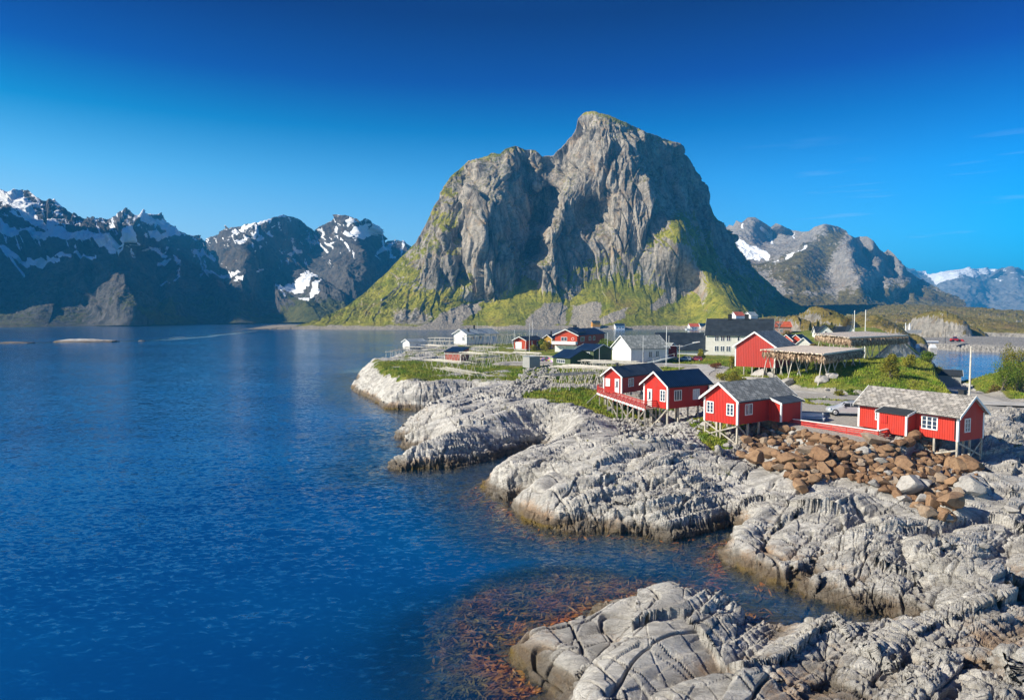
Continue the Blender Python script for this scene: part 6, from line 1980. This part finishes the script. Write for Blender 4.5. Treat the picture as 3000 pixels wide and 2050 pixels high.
pole_thing(2536.5, 909, 152, 4.0, 'right of two tall white masts, the one with a bracket at its top', 'mast', 0.15, 'white', name='mast')
pole_thing(2497.5, 920, 190, 4.0, 'thin grey mast left of the two tall white ones', 'mast', 0.08, 'greywood', name='mast')

# pale ramp with a handrail along the white shed
a, b = pz(1905, 1062, 4.9), pz(1972, 1045, 5.6)
o = thing('ramp', 'grey wooden ramp rising along the front of the white shed', 'ramp')
MB().beam(a, b, 1.3, 0.12).build('deck_floor', M['pale_roof'], o)
MB().beam(a + Vector((0.3, -0.6, 0.75)), b + Vector((0.3, -0.6, 0.75)), 0.06, 0.06).build('handrail', M['white'], o)
for t in (0.05, 0.35, 0.65, 0.95):
    p = a.lerp(b, t) + Vector((0.3, -0.6, 0))
    MB().beam(p, p + Vector((0, 0, 0.72)), 0.05, 0.05, (1, 0, 0)).build('rail_post', M['white'], o)
# low stone wall and pale slab behind the grey shed
o = thing('stone_wall', 'rough dry stone wall holding up the lane behind the grey plank shed', 'stone wall')
a, b = pz(1545, 1052, 4.9), pz(1625, 1060, 4.9)
t = NT('dry_stone')
vo = t.n('TexVoronoi', Scale=2.4)
t.put(vo.inputs['Vector'], t.coord())
MB().beam(a + Vector((0, 0, 0.15)), b + Vector((0, 0, 0.15)), 0.8, 1.6).build('wall_body', t.bsdf(t.mix(0.75, (0.42, 0.40, 0.37), vo.outputs['Color'], 'OVERLAY'), 0.9, t.bump(vo.outputs['Distance'], 0.15)), o)
MB().beam(a + Vector((-2, 0.3, 1.05)), b + Vector((0, 0.3, 1.05)), 1.2, 0.14).build('coping', M['concrete'], o)
# cars and clutter by the red shed
for k, (px, col, lab) in enumerate(((2013, (0.25, 0.30, 0.36), 'small grey-blue car parked beside the red shed'), (2046, (0.30, 0.04, 0.05), 'dark red car parked before the fish hall wall'))):
    c_ = dup(car, (0, 0, 0), label=lab)
    q = pz(px, 1059, 4.7)
    c_.location, c_.rotation_euler, c_.scale = (q.x - 1.2, q.y + 4, ground(q.x, q.y + 4) + 0.02), (0, 0, math.radians(-25)), (0.85, 0.85, 0.85)
    pm = plain('car_paint', col, 0.3, 0.04, 2.0, 0, 0.6, 0.2)
    for ch in c_.children:
        if ch.name.startswith('body'):
            ch.data = ch.data.copy()
            ch.data.materials[0] = pm
# ------------------------------------------------------------------ low land, knolls and skerries beyond the village
BLOBS = [(2400, 265, 110, 28, 16.4, .6), (2325, 256, 60, 22, 14.0, .6), (2530, 276, 110, 30, 13.2, .6), (2590, 252, 52, 16, 10.0, .5), (2640, 262, 45, 16, 8.0, .5), (2500, 980, 330, 340, 25, .5), (2640, 560, 170, 150, 12.5, .5), (2690, 480, 90, 60, 11, .5), (2380, 480, 160, 140, 12, .6),
         (2742, 348, 58, 24, 15.6, .42), (2800, 356, 70, 20, 8.0, .5), (2855, 290, 190, 46, 3.3, .12), (2990, 300, 120, 46, 3.6, .14), (2860, 430, 45, 22, 6.6, .5), (2930, 420, 95, 20, 4.6, .5), (2880, 640, 110, 34, 7.5, .5), (2760, 620, 110, 44, 10, .5), (3010, 400, 60, 15, 5.0, .5), (2600, 400, 60, 60, 7.5, .5)]


def build_lowland():
    nx, ny = 640, 330
    sx = np.linspace(2150, 3250, nx)
    Y = np.geomspace(236, 1330, ny)[:, None]
    X = ((sx[None] - 1500) / F_PX * Y).astype(np.float32)
    Y = np.broadcast_to(Y, X.shape).astype(np.float32)
    z = np.full(X.shape, -4.0, np.float32)
    n1 = fbm(X / 30, Y / 45, octv=5, gain=.55, seed=121)
    n2 = fbm(X / 9, Y / 14, octv=4, gain=.6, seed=127, kind='b')
    quay = np.zeros_like(z)
    for px, D, hw, hd, h, pw in BLOBS:
        cx, rx = (px - 1500) / F_PX * D, hw / F_PX * D
        r2 = ((X - cx) / rx) ** 2 + ((Y - D) / hd) ** 2 + (0.28 * n1 if pw > .2 else 0.04 * n1)
        f = np.where(r2 < 1, h * np.maximum(1 - r2, 0) ** pw, -4 * np.minimum(r2 - 1, 1))
        if pw < .2:
            quay = np.maximum(quay, (f > z) & (f > -3.2))
        else:
            quay = np.where(f > z, 0, quay)
        z = np.maximum(z, f)
    amp = np.clip(z / 8, 0.1, 1.0) * (1 - 0.85 * quay)
    z = z + amp * (2.4 * n1 + 2.0 * n2 + 0.9 * facet(X / 7, Y / 9, 3)[0])
    P = np.stack([X, Y, z], -1)
    N = np.cross(np.gradient(P, axis=1), np.gradient(P, axis=0))
    N /= np.linalg.norm(N, axis=-1, keepdims=True) + 1e-9
    g = sstep(0.50, 0.80, N[..., 2] + 0.35 * n1 + 0.2 * n2) * sstep(1.6, 4.0, z) * (1 - quay)
    rip = quay * sstep(2.9, 2.3, z)
    mask = np.stack([g, 0 * g, np.maximum(quay * 0.9, 0), np.ones_like(g)], -1)
    grid_mesh('far_lowland', X, Y, z, mountain_material('lowland_rock', (0.20, 0.19, 0.17), (0.36, 0.335, 0.295), (0.26, 0.20, 0.13), (0.15, 0.135, 0.025), (0.23, 0.17, 0.055), (0.38, 0.36, 0.33), (0.12, 0.12, 0.06), 0.6, 0.6), {'mask': mask, 'tone': np.clip(.5 + .6 * n1, 0, 1)})


build_lowland()


def skerry(px, D, hw, hd, h, label, seed):
    n = 70
    cx, rx = (px - 1500) / F_PX * D, hw / F_PX * D
    u = np.linspace(-1.25, 1.25, n)
    U, V = np.meshgrid(u, u)
    X, Y = (cx + U * rx).astype(np.float32), (D + V * hd).astype(np.float32)
    q = 0.35 * fbm(X / (rx * .5), Y / (hd * .5), octv=4, seed=seed)
    ridge = fbm(X / (rx * .22), Y / (hd * .7), octv=4, seed=seed + 3, kind='r')
    r2 = (U * (1 - 0.25 * U)) ** 2 + V ** 2 + q
    z = np.where(r2 < 1, h * np.maximum(1 - r2, 0) ** .7, -2.0 * np.minimum(r2 - 1, 1)) + 0.22 * h * ridge * (r2 < 1.1)
    zeros = np.zeros_like(z)
    o = grid_mesh('skerry', X, Y, z, mat_land, {'mask': np.stack([zeros, zeros, zeros, zeros + .7], -1)}, kind=None)
    tag(o, label, 'islet')


skerry(232, 345, 84, 8, 1.45, 'long bare skerry with a humped end lying in the open fjord', 31)
skerry(32, 330, 46, 5, 0.65, 'low flat skerry near the shore end of the turquoise bar', 37)
skerry(413, 352, 9, 1.6, 0.55, 'tiny rock just breaking the water beside the turquoise bar', 41)

# ------------------------------------------------------------------ far buildings
def far_house(px, Y, py, l, w, h, rise, ang, wall, roof, label, name='shore_house', cat='house', wins=(), **k):
    p = PY(px, py, Y)
    return gable_house(name, label, cat, (float(p[0]), Y), float(p[2]), ang, l, w, h, rise, wall, roof, ov=0.4, oe=0.4, corners=False, barge=True, wins=wins, base=3.0, **k)


far_house(1736, 583, 958, 6.5, 6.5, 3.9, 1.4, 5, 'ochre', 'charcoal', 'ochre yellow shed on the far shore below the scree', 'boathouse', 'boathouse')
far_house(1803, 580, 966, 8.0, 6.0, 3.6, 1.6, 5, 'white_wall', 'navy', 'white house with a green-black roof on the far shore', wins=[('L', 1.5, 1.8, 1.4, 1.4, 2, 1), ('L', 4, 1.8, 1.4, 1.4, 2, 1), ('L', 6.5, 1.8, 1.4, 1.4, 2, 1)])
far_house(2022, 575, 968, 9.5, 6.0, 3.4, 2.4, 8, 'white_wall', 'red_roof', 'white house with an orange tile roof on the far shore', wins=[('L', 2, 1.8, 1.2, 1.4, 2, 1), ('L', 5, 1.8, 1.2, 1.4, 2, 1)])
far_house(2052, 574, 968, 8.0, 6.0, 3.8, 2.2, 5, 'white_wall', 'navy', 'white house with a navy roof beside the orange-roofed one', wins=[('L', 2, 1.9, 1.2, 1.4, 2, 1), ('L', 5, 1.9, 1.2, 1.4, 2, 1)])
far_house(2012, 574, 971, 4.5, 4.0, 1.8, 1.0, 5, 'white_wall', 'pale_roof', 'little white boathouse at the water left of the orange roof', 'boathouse', 'boathouse')
far_house(2156, 480, 934, 7.0, 6.0, 2.4, 2.4, 18, 'white_wall', 'red_roof', 'white house with a red roof seen between the two black chimneys')
far_house(2200, 480, 934, 7.0, 6.5, 2.2, 2.6, 30, 'white_wall', 'pale_roof', 'white house with a pale roof seen right of the black chimneys')

# ------------------------------------------------------------------ quay and what stands on it
def at_px(px, py, Y):
    p = PY(px, py, Y)
    return float(p[0]), Y, float(p[2])


for px, lab in ((2686, 'white concrete mooring block with a tapered top at the left end of the quay'), (2732, 'wider white concrete mooring block right of the first on the quay wall')):
    x, y, z = at_px(px, 1030, 245)
    w = 1.5 if px < 2700 else 2.3
    o = thing('mooring_block', lab, 'mooring block', (x, y, z - 1.0), -12, 'mooring blocks at the quay')
    MB().box(-w / 2, w / 2, -1, 1, 0, 2.4).build('block_base', M['concrete'], o)
    MB().hexa([(-w / 2, -1, 2.403), (w / 2, -1, 2.403), (w / 2, 1, 2.403), (-w / 2, 1, 2.403), (-w / 4, -.5, 3.7), (w / 4, -.5, 3.7), (w / 4, .5, 3.7), (-w / 4, .5, 3.7)]).build('block_top', M['white'], o)
x, y, z = at_px(2686, 1001, 268)
o = thing('utility_box', 'small white utility box on the gravel quay', 'utility box', (x, y, z), 0)
MB().box(-.75, .75, -.5, .5, 0, 1.25).build('cabinet', M['white'], o)
MB().prism([(-.85, -.6, 1.253), (.85, -.6, 1.253), (.85, .6, 1.253), (-.85, .6, 1.253)], (0, 0, .1)).build('lid', M['concrete'], o)
for k in range(4):
    x, y, z = at_px(2714 + 10 * k, 1003, 262)
    o = MB().pole((-.6, 0, 0), (.6, 0, 0), 0.42, 0.42, 12).build('white_bale', M['white'])
    o.location = (x, y, z + .2)
    tag(o, 'white wrapped bale in the short row on the gravel quay', 'bale', 'white bales on the quay')
x, y, z = at_px(2800, 1001, 264)
tr = thing('wheel_loader', 'red wheel loader parked on the gravel quay', 'loader', (x, y, z), -8)
red = plain('red_machine_paint', (0.50, 0.03, 0.03), 0.4, 0.1)
MB().hexa([(-1.9, -.7, .5), (0.6, -.7, .5), (0.6, .7, .5), (-1.9, .7, .5), (-1.8, -.6, 1.2), (0.6, -.6, 1.3), (0.6, .6, 1.3), (-1.8, .6, 1.2)]).build('body', red, tr)
cb = MB().hexa([(-.9, -.6, 1.25), (.3, -.6, 1.3), (.3, .6, 1.3), (-.9, .6, 1.25), (-.8, -.5, 1.95), (.1, -.5, 1.95), (.1, .5, 1.95), (-.8, .5, 1.95)]).build('cab', M['glass'], tr)
MB().box(-.9, .2, -.58, .58, 1.953, 2.03).build('cab_roof', red, cb)
for xx in (-1.3, 1.0):
    for s in (-1, 1):
        MB().pole((xx, s * .62, .42), (xx, s * .95, .42), .46, .46, 14).build('wheel', M['black'], tr)
MB().beam((0.6, 0, 1.0), (2.2, 0, .55), .25, .3).build('lift_arm', red, tr)
MB().hexa([(2.1, -.9, .12), (2.8, -.9, .12), (2.8, .9, .12), (2.1, .9, .12), (2.0, -.9, .95), (2.25, -.9, .95), (2.25, .9, .95), (2.0, .9, .95)]).build('bucket', red, tr)
x, y, z = at_px(2769, 1006, 258)
o = thing('quay_lamp', 'dark lamp post on the gravel quay', 'lamp post', (x, y, z))
MB().pole((0, 0, 0), (0, 0, 5.2), .09, .06, 6).build('shaft', M['black'], o)
MB().box(-.5, .5, -.12, .12, 5.203, 5.3).build('lamp_head', M['black'], o)
x, y, z = at_px(2665, 966, 335)
o = thing('harbour_light', 'white harbour light column on a low pier beside the rock knoll', 'harbour light', (x, y, z))
MB().pole((0, 0, 0), (0, 0, 2.6), .55, .35, 10).build('column', M['white'], o)
MB().pole((0, 0, 2.603), (0, 0, 3.2), .5, .12, 10).build('lantern', M['steel'], o)
x, y, z = at_px(2659, 966, 333)
o = thing('pier', 'low concrete pier carrying the harbour light', 'pier', (x, y, z - 1.6))
MB().box(-1.5, 6, -1.5, 1.5, 0, 1.55).build('slab', M['concrete'], o)
MB().pole((-1.0, 0, 1.553), (-1.0, 0, 5.0), .22, .18, 8).build('mooring_post', M['white'], o)

# ------------------------------------------------------------------ shrubs and trees
def leaf_material(name, a, b):
    t = NT(name)
    n = t.noise(t.coord(), 1.3, 4.0, 0.7)
    f = t.noise(t.coord(), 9.0, 2.0, 0.7)
    c = t.mix(t.ramp(n, 0.36, 0.64), a, b)
    c = t.mix(t.math('MULTIPLY', t.ramp(f, 0.4, 0.65), 0.5), c, tuple(x * 0.5 for x in a))
    p = t.n('BsdfPrincipled', Roughness=0.6)
    t.put(p.inputs['Base Color'], c)
    p.inputs['Specular IOR Level'].default_value = 0.2
    tl = t.n('BsdfTranslucent')
    t.put(tl.inputs['Color'], c)
    mx = t.n('MixShader')
    mx.inputs[0].default_value = 0.3
    t.t.links.new(p.outputs[0], mx.inputs[1])
    t.t.links.new(tl.outputs[0], mx.inputs[2])
    t.t.links.new(mx.outputs[0], t.out.inputs['Surface'])
    return t.m


LEAF = {'green': leaf_material('leaf_green', (0.10, 0.19, 0.014), (0.23, 0.27, 0.03)), 'olive': leaf_material('leaf_olive', (0.19, 0.20, 0.02), (0.34, 0.28, 0.04)), 'yellow': leaf_material('leaf_spring', (0.28, 0.28, 0.03), (0.45, 0.38, 0.05)),
        'dark': leaf_material('leaf_dark', (0.030, 0.055, 0.012), (0.06, 0.085, 0.02)), 'bronze': leaf_material('leaf_bronze', (0.19, 0.135, 0.04), (0.29, 0.22, 0.06)), 'rust': leaf_material('leaf_rust', (0.22, 0.085, 0.03), (0.30, 0.14, 0.05))}
bark = plain('bark', (0.20, 0.165, 0.125), 0.9, 0.3, 4.0)


def leaves_mesh(name, pts, size, mat, rs, elong=1.5):
    n = len(pts)
    d = rs.normal(size=(n, 3)).astype(np.float32)
    d /= np.linalg.norm(d, axis=1)[:, None] + 1e-6
    e = np.cross(d, rs.normal(size=(n, 3)).astype(np.float32))
    e /= np.linalg.norm(e, axis=1)[:, None] + 1e-6
    s = (size * rs.uniform(0.6, 1.3, n)).astype(np.float32)[:, None]
    a, b = d * s * elong * 0.5, e * s * 0.5
    co = np.stack([pts - a, pts + b, pts + a, pts - b], 1).reshape(-1)
    me = bpy.data.meshes.new(name)
    me.vertices.add(4 * n)
    me.vertices.foreach_set('co', co.astype(np.float32))
    me.loops.add(4 * n)
    me.loops.foreach_set('vertex_index', np.arange(4 * n, dtype=np.int32))
    me.polygons.add(n)
    me.polygons.foreach_set('loop_start', np.arange(0, 4 * n, 4, dtype=np.int32))
    me.update(calc_edges=True)
    me.materials.append(mat)
    return me


def shrub(x, y, z, h, w, kind, label, name='shrub', cat='shrub', n=1100, leaf=0.13, seed=1, tall=False, group=None, fill=1.0):
    rs = np.random.RandomState(seed)
    root = thing(name, label, cat, (x, y, z - 0.05), 0, group)
    nb = 9 if not tall else 12
    cl = []
    st = MB()
    for k in range(nb):
        a, rr = rs.uniform(0, 6.28), rs.uniform(0.1, 0.8) * w / 2
        zz = h * rs.uniform(0.28, 0.86) * (1 if tall else (1 - 0.35 * (rr / (w / 2)) ** 2))
        if tall:
            rr *= 1.1 - 0.75 * zz / h
        c = np.array([rr * math.cos(a), rr * math.sin(a), zz], np.float32)
        cl.append((c, np.array([w * .24, w * .24, h * .17], np.float32) * rs.uniform(0.7, 1.25)))
        st.pole((rs.uniform(-.06, .06) * w, rs.uniform(-.06, .06) * w, 0), tuple(c), 0.018 * h + 0.01, 0.008, 5)
    st.build('stems', bark, root)
    pts = []
    for c, s in cl:
        m = int(n / nb * rs.uniform(.7, 1.3))
        q = rs.normal(size=(m, 3)).astype(np.float32)
        q /= np.linalg.norm(q, axis=1)[:, None]
        q *= rs.uniform(0.35, 1.12, m)[:, None] ** 0.6
        pts.append(c + q * s)
    m = int(n * 0.25)
    q = rs.normal(size=(m, 3)) * np.array([w * .2, w * .2, h * .16]) + np.array([0, 0, h * .36])
    pts.append(q.astype(np.float32))
    pts = np.concatenate(pts)
    pts[:, 2] = np.maximum(pts[:, 2], 0.05)
    o = bpy.data.objects.new('crown', leaves_mesh('crown', pts, leaf, LEAF[kind], rs))
    C.objects.link(o)
    o.parent = root
    return root


def spruce(x, y, z, h, w, label, seed=1):
    rs = np.random.RandomState(seed)
    root = thing('spruce', label, 'tree', (x, y, z - .1), 0, 'small dark spruces on the knoll')
    MB().pole((0, 0, 0), (0, 0, h * .95), 0.03 * h, 0.01, 6).build('trunk', bark, root)
    pts = []
    for k in range(13):
        t = k / 12
        zz, r = h * (0.12 + 0.86 * t), w / 2 * (1 - t) ** 0.9 + 0.05
        for b in range(9):
            a = rs.uniform(0, 6.28)
            m = 9
            s = np.linspace(0.1, 1, m)
            p = np.stack([s * r * math.cos(a), s * r * math.sin(a), zz - 0.22 * r * s ** 2 + 0 * s], 1) + rs.normal(size=(m, 3)) * 0.05
            pts.append(p)
    o = bpy.data.objects.new('crown', leaves_mesh('crown', np.concatenate(pts).astype(np.float32), 0.24, LEAF['dark'], rs, 2.0))
    C.objects.link(o)
    o.parent = root


def gpx(px, Y):
    x = (px - 1500) / F_PX * Y
    return x, Y, ground(x, Y)


SH = [(1586, 195, 3.4, 2.6, 'green', 'round green tree between the red garage and the yellow house', 1400), (1565, 186, 2.0, 2.0, 'yellow', 'spring green bush against the red garage side', 800), (1599, 186, 3.1, 2.4, 'yellow', 'yellow-leaved tree in front of the yellow house', 1100), (1776, 172, 3.8, 5.4, 'green', 'broad green tree beside the red balcony house', 2200),
      (2054, 150, 2.4, 1.8, 'yellow', 'pale spring shrub at the left corner of the big white house', 700), (2146, 122, 2.6, 1.3, 'yellow', 'slender pale shrub left of the barn gable', 600), (2102, 126, 1.1, 2.4, 'rust', 'low rust red shrub below the white house windows', 700),
      (2150, 98, 2.0, 2.6, 'olive', 'olive bush below the left corner of the barn', 1300), (2118, 102, 1.3, 2.2, 'yellow', 'yellowish bush on the slope left of the barn', 900), (2180, 96, 1.1, 1.6, 'olive', 'small olive bush among the barn posts', 600),
      (2614, 87, 3.2, 2.5, 'olive', 'tall spring green bush on the hill beside the dirt track', 2000), (2664, 96, 2.2, 1.9, 'yellow', 'orange-tinged bush at the right end of the hill', 1100), (2716, 100, 1.7, 2.4, 'green', 'shaded green bush on the steep end of the hill', 1000), (2742, 104, 1.4, 2.0, 'olive', 'small bush hanging over the lagoon edge of the hill', 800), (2500, 83, 0.9, 1.5, 'green', 'low green bush beside the split boulder', 600), (2462, 82, 0.8, 1.3, 'olive', 'low olive tuft by the road below the full rack', 500),
      (2955, 112, 7.4, 3.4, 'olive', 'tall narrow bush at the far end of the right bank', 1800), (2998, 106, 8.2, 6.0, 'olive', 'tall broad bush on the crest of the right bank', 2600), (2945, 96, 4.2, 4.6, 'green', 'dense dark green bush beside the road on the right bank', 2000), (2925, 104, 2.4, 2.2, 'bronze', 'bronze bush on the rocky lip above the lagoon', 1200), (2990, 98, 5.4, 5.0, 'green', 'green bush at the frame side of the right bank', 1800), (3040, 100, 5.5, 5.0, 'olive', 'outermost olive bush of the right bank', 2000), (2968, 104, 4.8, 3.6, 'yellow', 'sunlit spring bush in the middle of the right bank', 1500),
      (2480, 242, 4.6, 4.6, 'bronze', 'dark bronze tree on the knoll behind the tall masts', 1300), (2385, 152, 4.8, 3.6, 'bronze', 'tall bronze shrub right of the white cottage', 1500), (2412, 140, 4.2, 3.0, 'bronze', 'bronze shrub in front of the farther full rack', 1300), (2362, 168, 4.0, 3.4, 'olive', 'olive shrub behind the white cottage', 1200), (2304, 216, 3.0, 3.4, 'bronze', 'bronze shrub beside the pale brick red house', 900),
      (2425, 215, 4.5, 6.0, 'olive', 'wide olive thicket below the mossy knoll', 1400), (2565, 268, 3.6, 4.4, 'green', 'bright green bush on the rocky rise right of the masts', 1000), (2270, 222, 2.6, 3.0, 'bronze', 'bronze bush in front of the pale brick red house', 800)]
for k, (px, Y, h, w, kind, lab, n) in enumerate(SH):
    x, y, z = gpx(px, Y)
    if Y > 235:
        z = {2480: 8.5, 2565: 9.5}[px]
    shrub(x, y, max(z, 1.0), h, w, kind, lab, 'tree' if ' tree' in lab else 'shrub', 'tree' if ' tree' in lab else 'shrub', n, 0.13 if Y < 130 else 0.22, 50 + k, tall='tall' in lab or 'slender' in lab)
for k, (px, Y, z, h, lab) in enumerate(((2352, 246, 6.5, 3.6, 'leftmost small spruce on the mossy knoll'), (2374, 240, 6.8, 4.2, 'small spruce between two pale rock faces on the knoll'), (2396, 244, 7.2, 4.6, 'tallest spruce on the front of the mossy knoll'), (2415, 238, 6.0, 4.0, 'spruce above the olive thicket'), (2436, 244, 7.0, 4.4, 'spruce just left of the bronze knoll tree'), (2456, 236, 6.0, 3.4, 'short spruce below the bronze knoll tree'))):
    spruce((px - 1500) / F_PX * Y, Y, z, h, 2.4, lab, 80 + k)
# bare pale tree behind the white house roof
for k, (px, lab) in enumerate(((2258, 'bare pale tree rising behind the right end of the charcoal roof'), (2282, 'second bare pale tree just right of the first'))):
    x, y = (px - 1500) / F_PX * 226, 226
    root = thing('bare_tree', lab, 'tree', (x, y, 7.5), 0, 'bare pale trees')
    r = random.Random(k)
    MB().pole((0, 0, 0), (0, 0, 3.5), .16, .1, 6).build('trunk', M['greywood'], root)
    m = MB()
    for i in range(26):
        a, e = r.uniform(0, 6.28), r.uniform(.9, 2.4)
        b0 = (0, 0, r.uniform(2.0, 3.5))
        b1 = (e * math.cos(a), e * math.sin(a) * .6, b0[2] + r.uniform(1.0, 2.6))
        m.pole(b0, b1, .06, .025, 4)
        m.pole(tuple((p + q) / 2 for p, q in zip(b0, b1)), (b1[0] + r.uniform(-.5, .5), b1[1], b1[2] + r.uniform(-.2, .5)), .035, .02, 4)
    m.build('branches', M['greywood'], root)

# ------------------------------------------------------------------ grass blades on the turf
def turf_blades():
    rs = np.random.RandomState(9)
    n = 330000
    px = rs.uniform(1080, 3010, n)
    Y = np.exp(rs.uniform(math.log(56), math.log(150), n))
    x = (px - 1500) / F_PX * Y
    z, g, flat, rub, sd, rough = land(x, Y)
    clump = fbm(x / 1.6, Y / 1.6, octv=3, seed=141)
    keep = (g + 0.5 * clump > 0.50 + 0.35 * rs.uniform(size=n)) & (z > 1.6) & (flat < 0.1)
    x, Y, z, cl = x[keep], Y[keep], z[keep], clump[keep]
    n = len(x)
    h = (0.10 + 0.20 * rs.uniform(size=n) ** 2 + 0.16 * np.maximum(cl, 0)) * (1 + 0.3 * (Y > 80))
    a = rs.uniform(0, 6.28, n)
    w = 0.035 + 0.05 * rs.uniform(size=n)
    lean = rs.normal(size=(n, 2)) * 0.10
    b = np.stack([x, Y, z - 0.03], 1)
    s = np.stack([np.cos(a) * w, np.sin(a) * w, 0 * a], 1)
    t = b + np.stack([lean[:, 0], lean[:, 1], h], 1)
    co = np.stack([b - s, b + s, t], 1).astype(np.float32).reshape(-1)
    me = bpy.data.meshes.new('grass')
    me.vertices.add(3 * n)
    me.vertices.foreach_set('co', co)
    me.loops.add(3 * n)
    me.loops.foreach_set('vertex_index', np.arange(3 * n, dtype=np.int32))
    me.polygons.add(n)
    me.polygons.foreach_set('loop_start', np.arange(0, 3 * n, 3, dtype=np.int32))
    me.update(calc_edges=True)
    t_ = NT('grass_blade')
    v = t_.coord()
    c = t_.mix(t_.ramp(t_.noise(v, 0.35, 6.0, 0.65), 0.36, 0.62), (0.11, 0.21, 0.012), (0.27, 0.28, 0.035))
    c = t_.mix(t_.ramp(t_.noise(v, 1.3, 5.0, 0.7), 0.54, 0.68), c, (0.33, 0.27, 0.09))
    me.materials.append(t_.bsdf(c, 0.7, None, 0.15))
    o = bpy.data.objects.new('grass', me)
    C.objects.link(o)
    tag(o, 'tufted spring grass growing on the turf and ledges', 'grass', kind='stuff')


turf_blades()

# ------------------------------------------------------------------ kelp under the shallow water
def kelp():
    rs = np.random.RandomState(19)
    n = 60000
    px, py = rs.uniform(1180, 2320, n), rs.uniform(1440, 2060, n)
    x, y, _ = PZ(px, py, -0.5)
    z = land(x, y)[0]
    f = fbm(x / 3.5, y / 3.5, octv=4, seed=151)
    arc = np.exp(-((np.hypot((x - 3.0) * 1.1, (y - 32.0) * .8) - 6.2) / 2.6) ** 2)
    inlet = (z > -2.6) & (z < -0.15)
    edge = sstep(1180, 1330, px) * sstep(2330, 2200, px)
    dens = (np.maximum(arc, 0.62 * inlet) + 0.95 * f - 0.22) * edge
    keep = (dens > rs.uniform(0.15, 0.95, n)) & (z < -0.12)
    x, y, z, f = x[keep], y[keep], z[keep], f[keep]
    n = len(x)
    top = np.minimum(-0.06 - 0.55 * rs.uniform(size=n) ** 1.5, -0.06)
    zz = np.maximum(z + 0.05, top - 0.5 * (np.hypot(x - 3, y - 29) > 8.5))
    a = rs.normal(0.6, 0.9, n)
    L, w = rs.uniform(0.12, 0.42, n), rs.uniform(0.03, 0.07, n)
    c = np.stack([x, y, zz], 1)
    d = np.stack([np.cos(a) * L, np.sin(a) * L, rs.normal(size=n) * 0.05], 1)
    s = np.stack([-np.sin(a) * w, np.cos(a) * w, rs.normal(size=n) * 0.02], 1)
    co = np.stack([c - d, c - s, c + d, c + s], 1)
    co[..., 2] = np.minimum(co[..., 2], -0.02)
    me = bpy.data.meshes.new('kelp')
    me.vertices.add(4 * n)
    me.vertices.foreach_set('co', co.astype(np.float32).reshape(-1))
    me.loops.add(4 * n)
    me.loops.foreach_set('vertex_index', np.arange(4 * n, dtype=np.int32))
    me.polygons.add(n)
    me.polygons.foreach_set('loop_start', np.arange(0, 4 * n, 4, dtype=np.int32))
    me.update(calc_edges=True)
    t_ = NT('kelp_frond')
    v = t_.coord()
    cc = t_.mix(t_.ramp(t_.noise(v, 0.5, 4.0, 0.6), 0.38, 0.62), (0.42, 0.12, 0.014), (0.26, 0.13, 0.016))
    cc = t_.mix(t_.ramp(t_.noise(v, 4.0, 4.0, 0.7), 0.5, 0.7), cc, (0.09, 0.04, 0.012))
    me.materials.append(t_.bsdf(cc, 0.5, None, 0.3))
    o = bpy.data.objects.new('kelp', me)
    C.objects.link(o)
    tag(o, 'rust brown kelp swaying under the clear shallow water', 'kelp', kind='stuff')


kelp()
# ------------------------------------------------------------------ air between here and the far mountains
def build_haze():
    x0, x1, y0, y1, z0, z1 = -3200.0, 5600.0, -60.0, 6500.0, -16.0, 420.0
    vs = [(x, y, z) for z in (z0, z1) for y in (y0, y1) for x in (x0, x1)]
    fs = [(0, 2, 3, 1), (4, 5, 7, 6), (0, 1, 5, 4), (2, 6, 7, 3), (0, 4, 6, 2), (1, 3, 7, 5)]
    me = bpy.data.meshes.new('haze')
    me.from_pydata(vs, [], fs)
    m = bpy.data.materials.new('haze_air')
    m.use_nodes = True
    t = m.node_tree
    t.nodes.clear()
    o = t.nodes.new('ShaderNodeOutputMaterial')
    v = t.nodes.new('ShaderNodeVolumePrincipled')
    v.inputs['Color'].default_value = (0.05, 0.46, 1.0, 1)
    v.inputs['Density'].default_value = 0.00021
    v.inputs['Anisotropy'].default_value = 0.0
    t.links.new(v.outputs[0], o.inputs['Volume'])
    me.materials.append(m)
    ob = bpy.data.objects.new('haze', me)
    C.objects.link(ob)
    ob['kind'] = 'stuff'


build_haze()
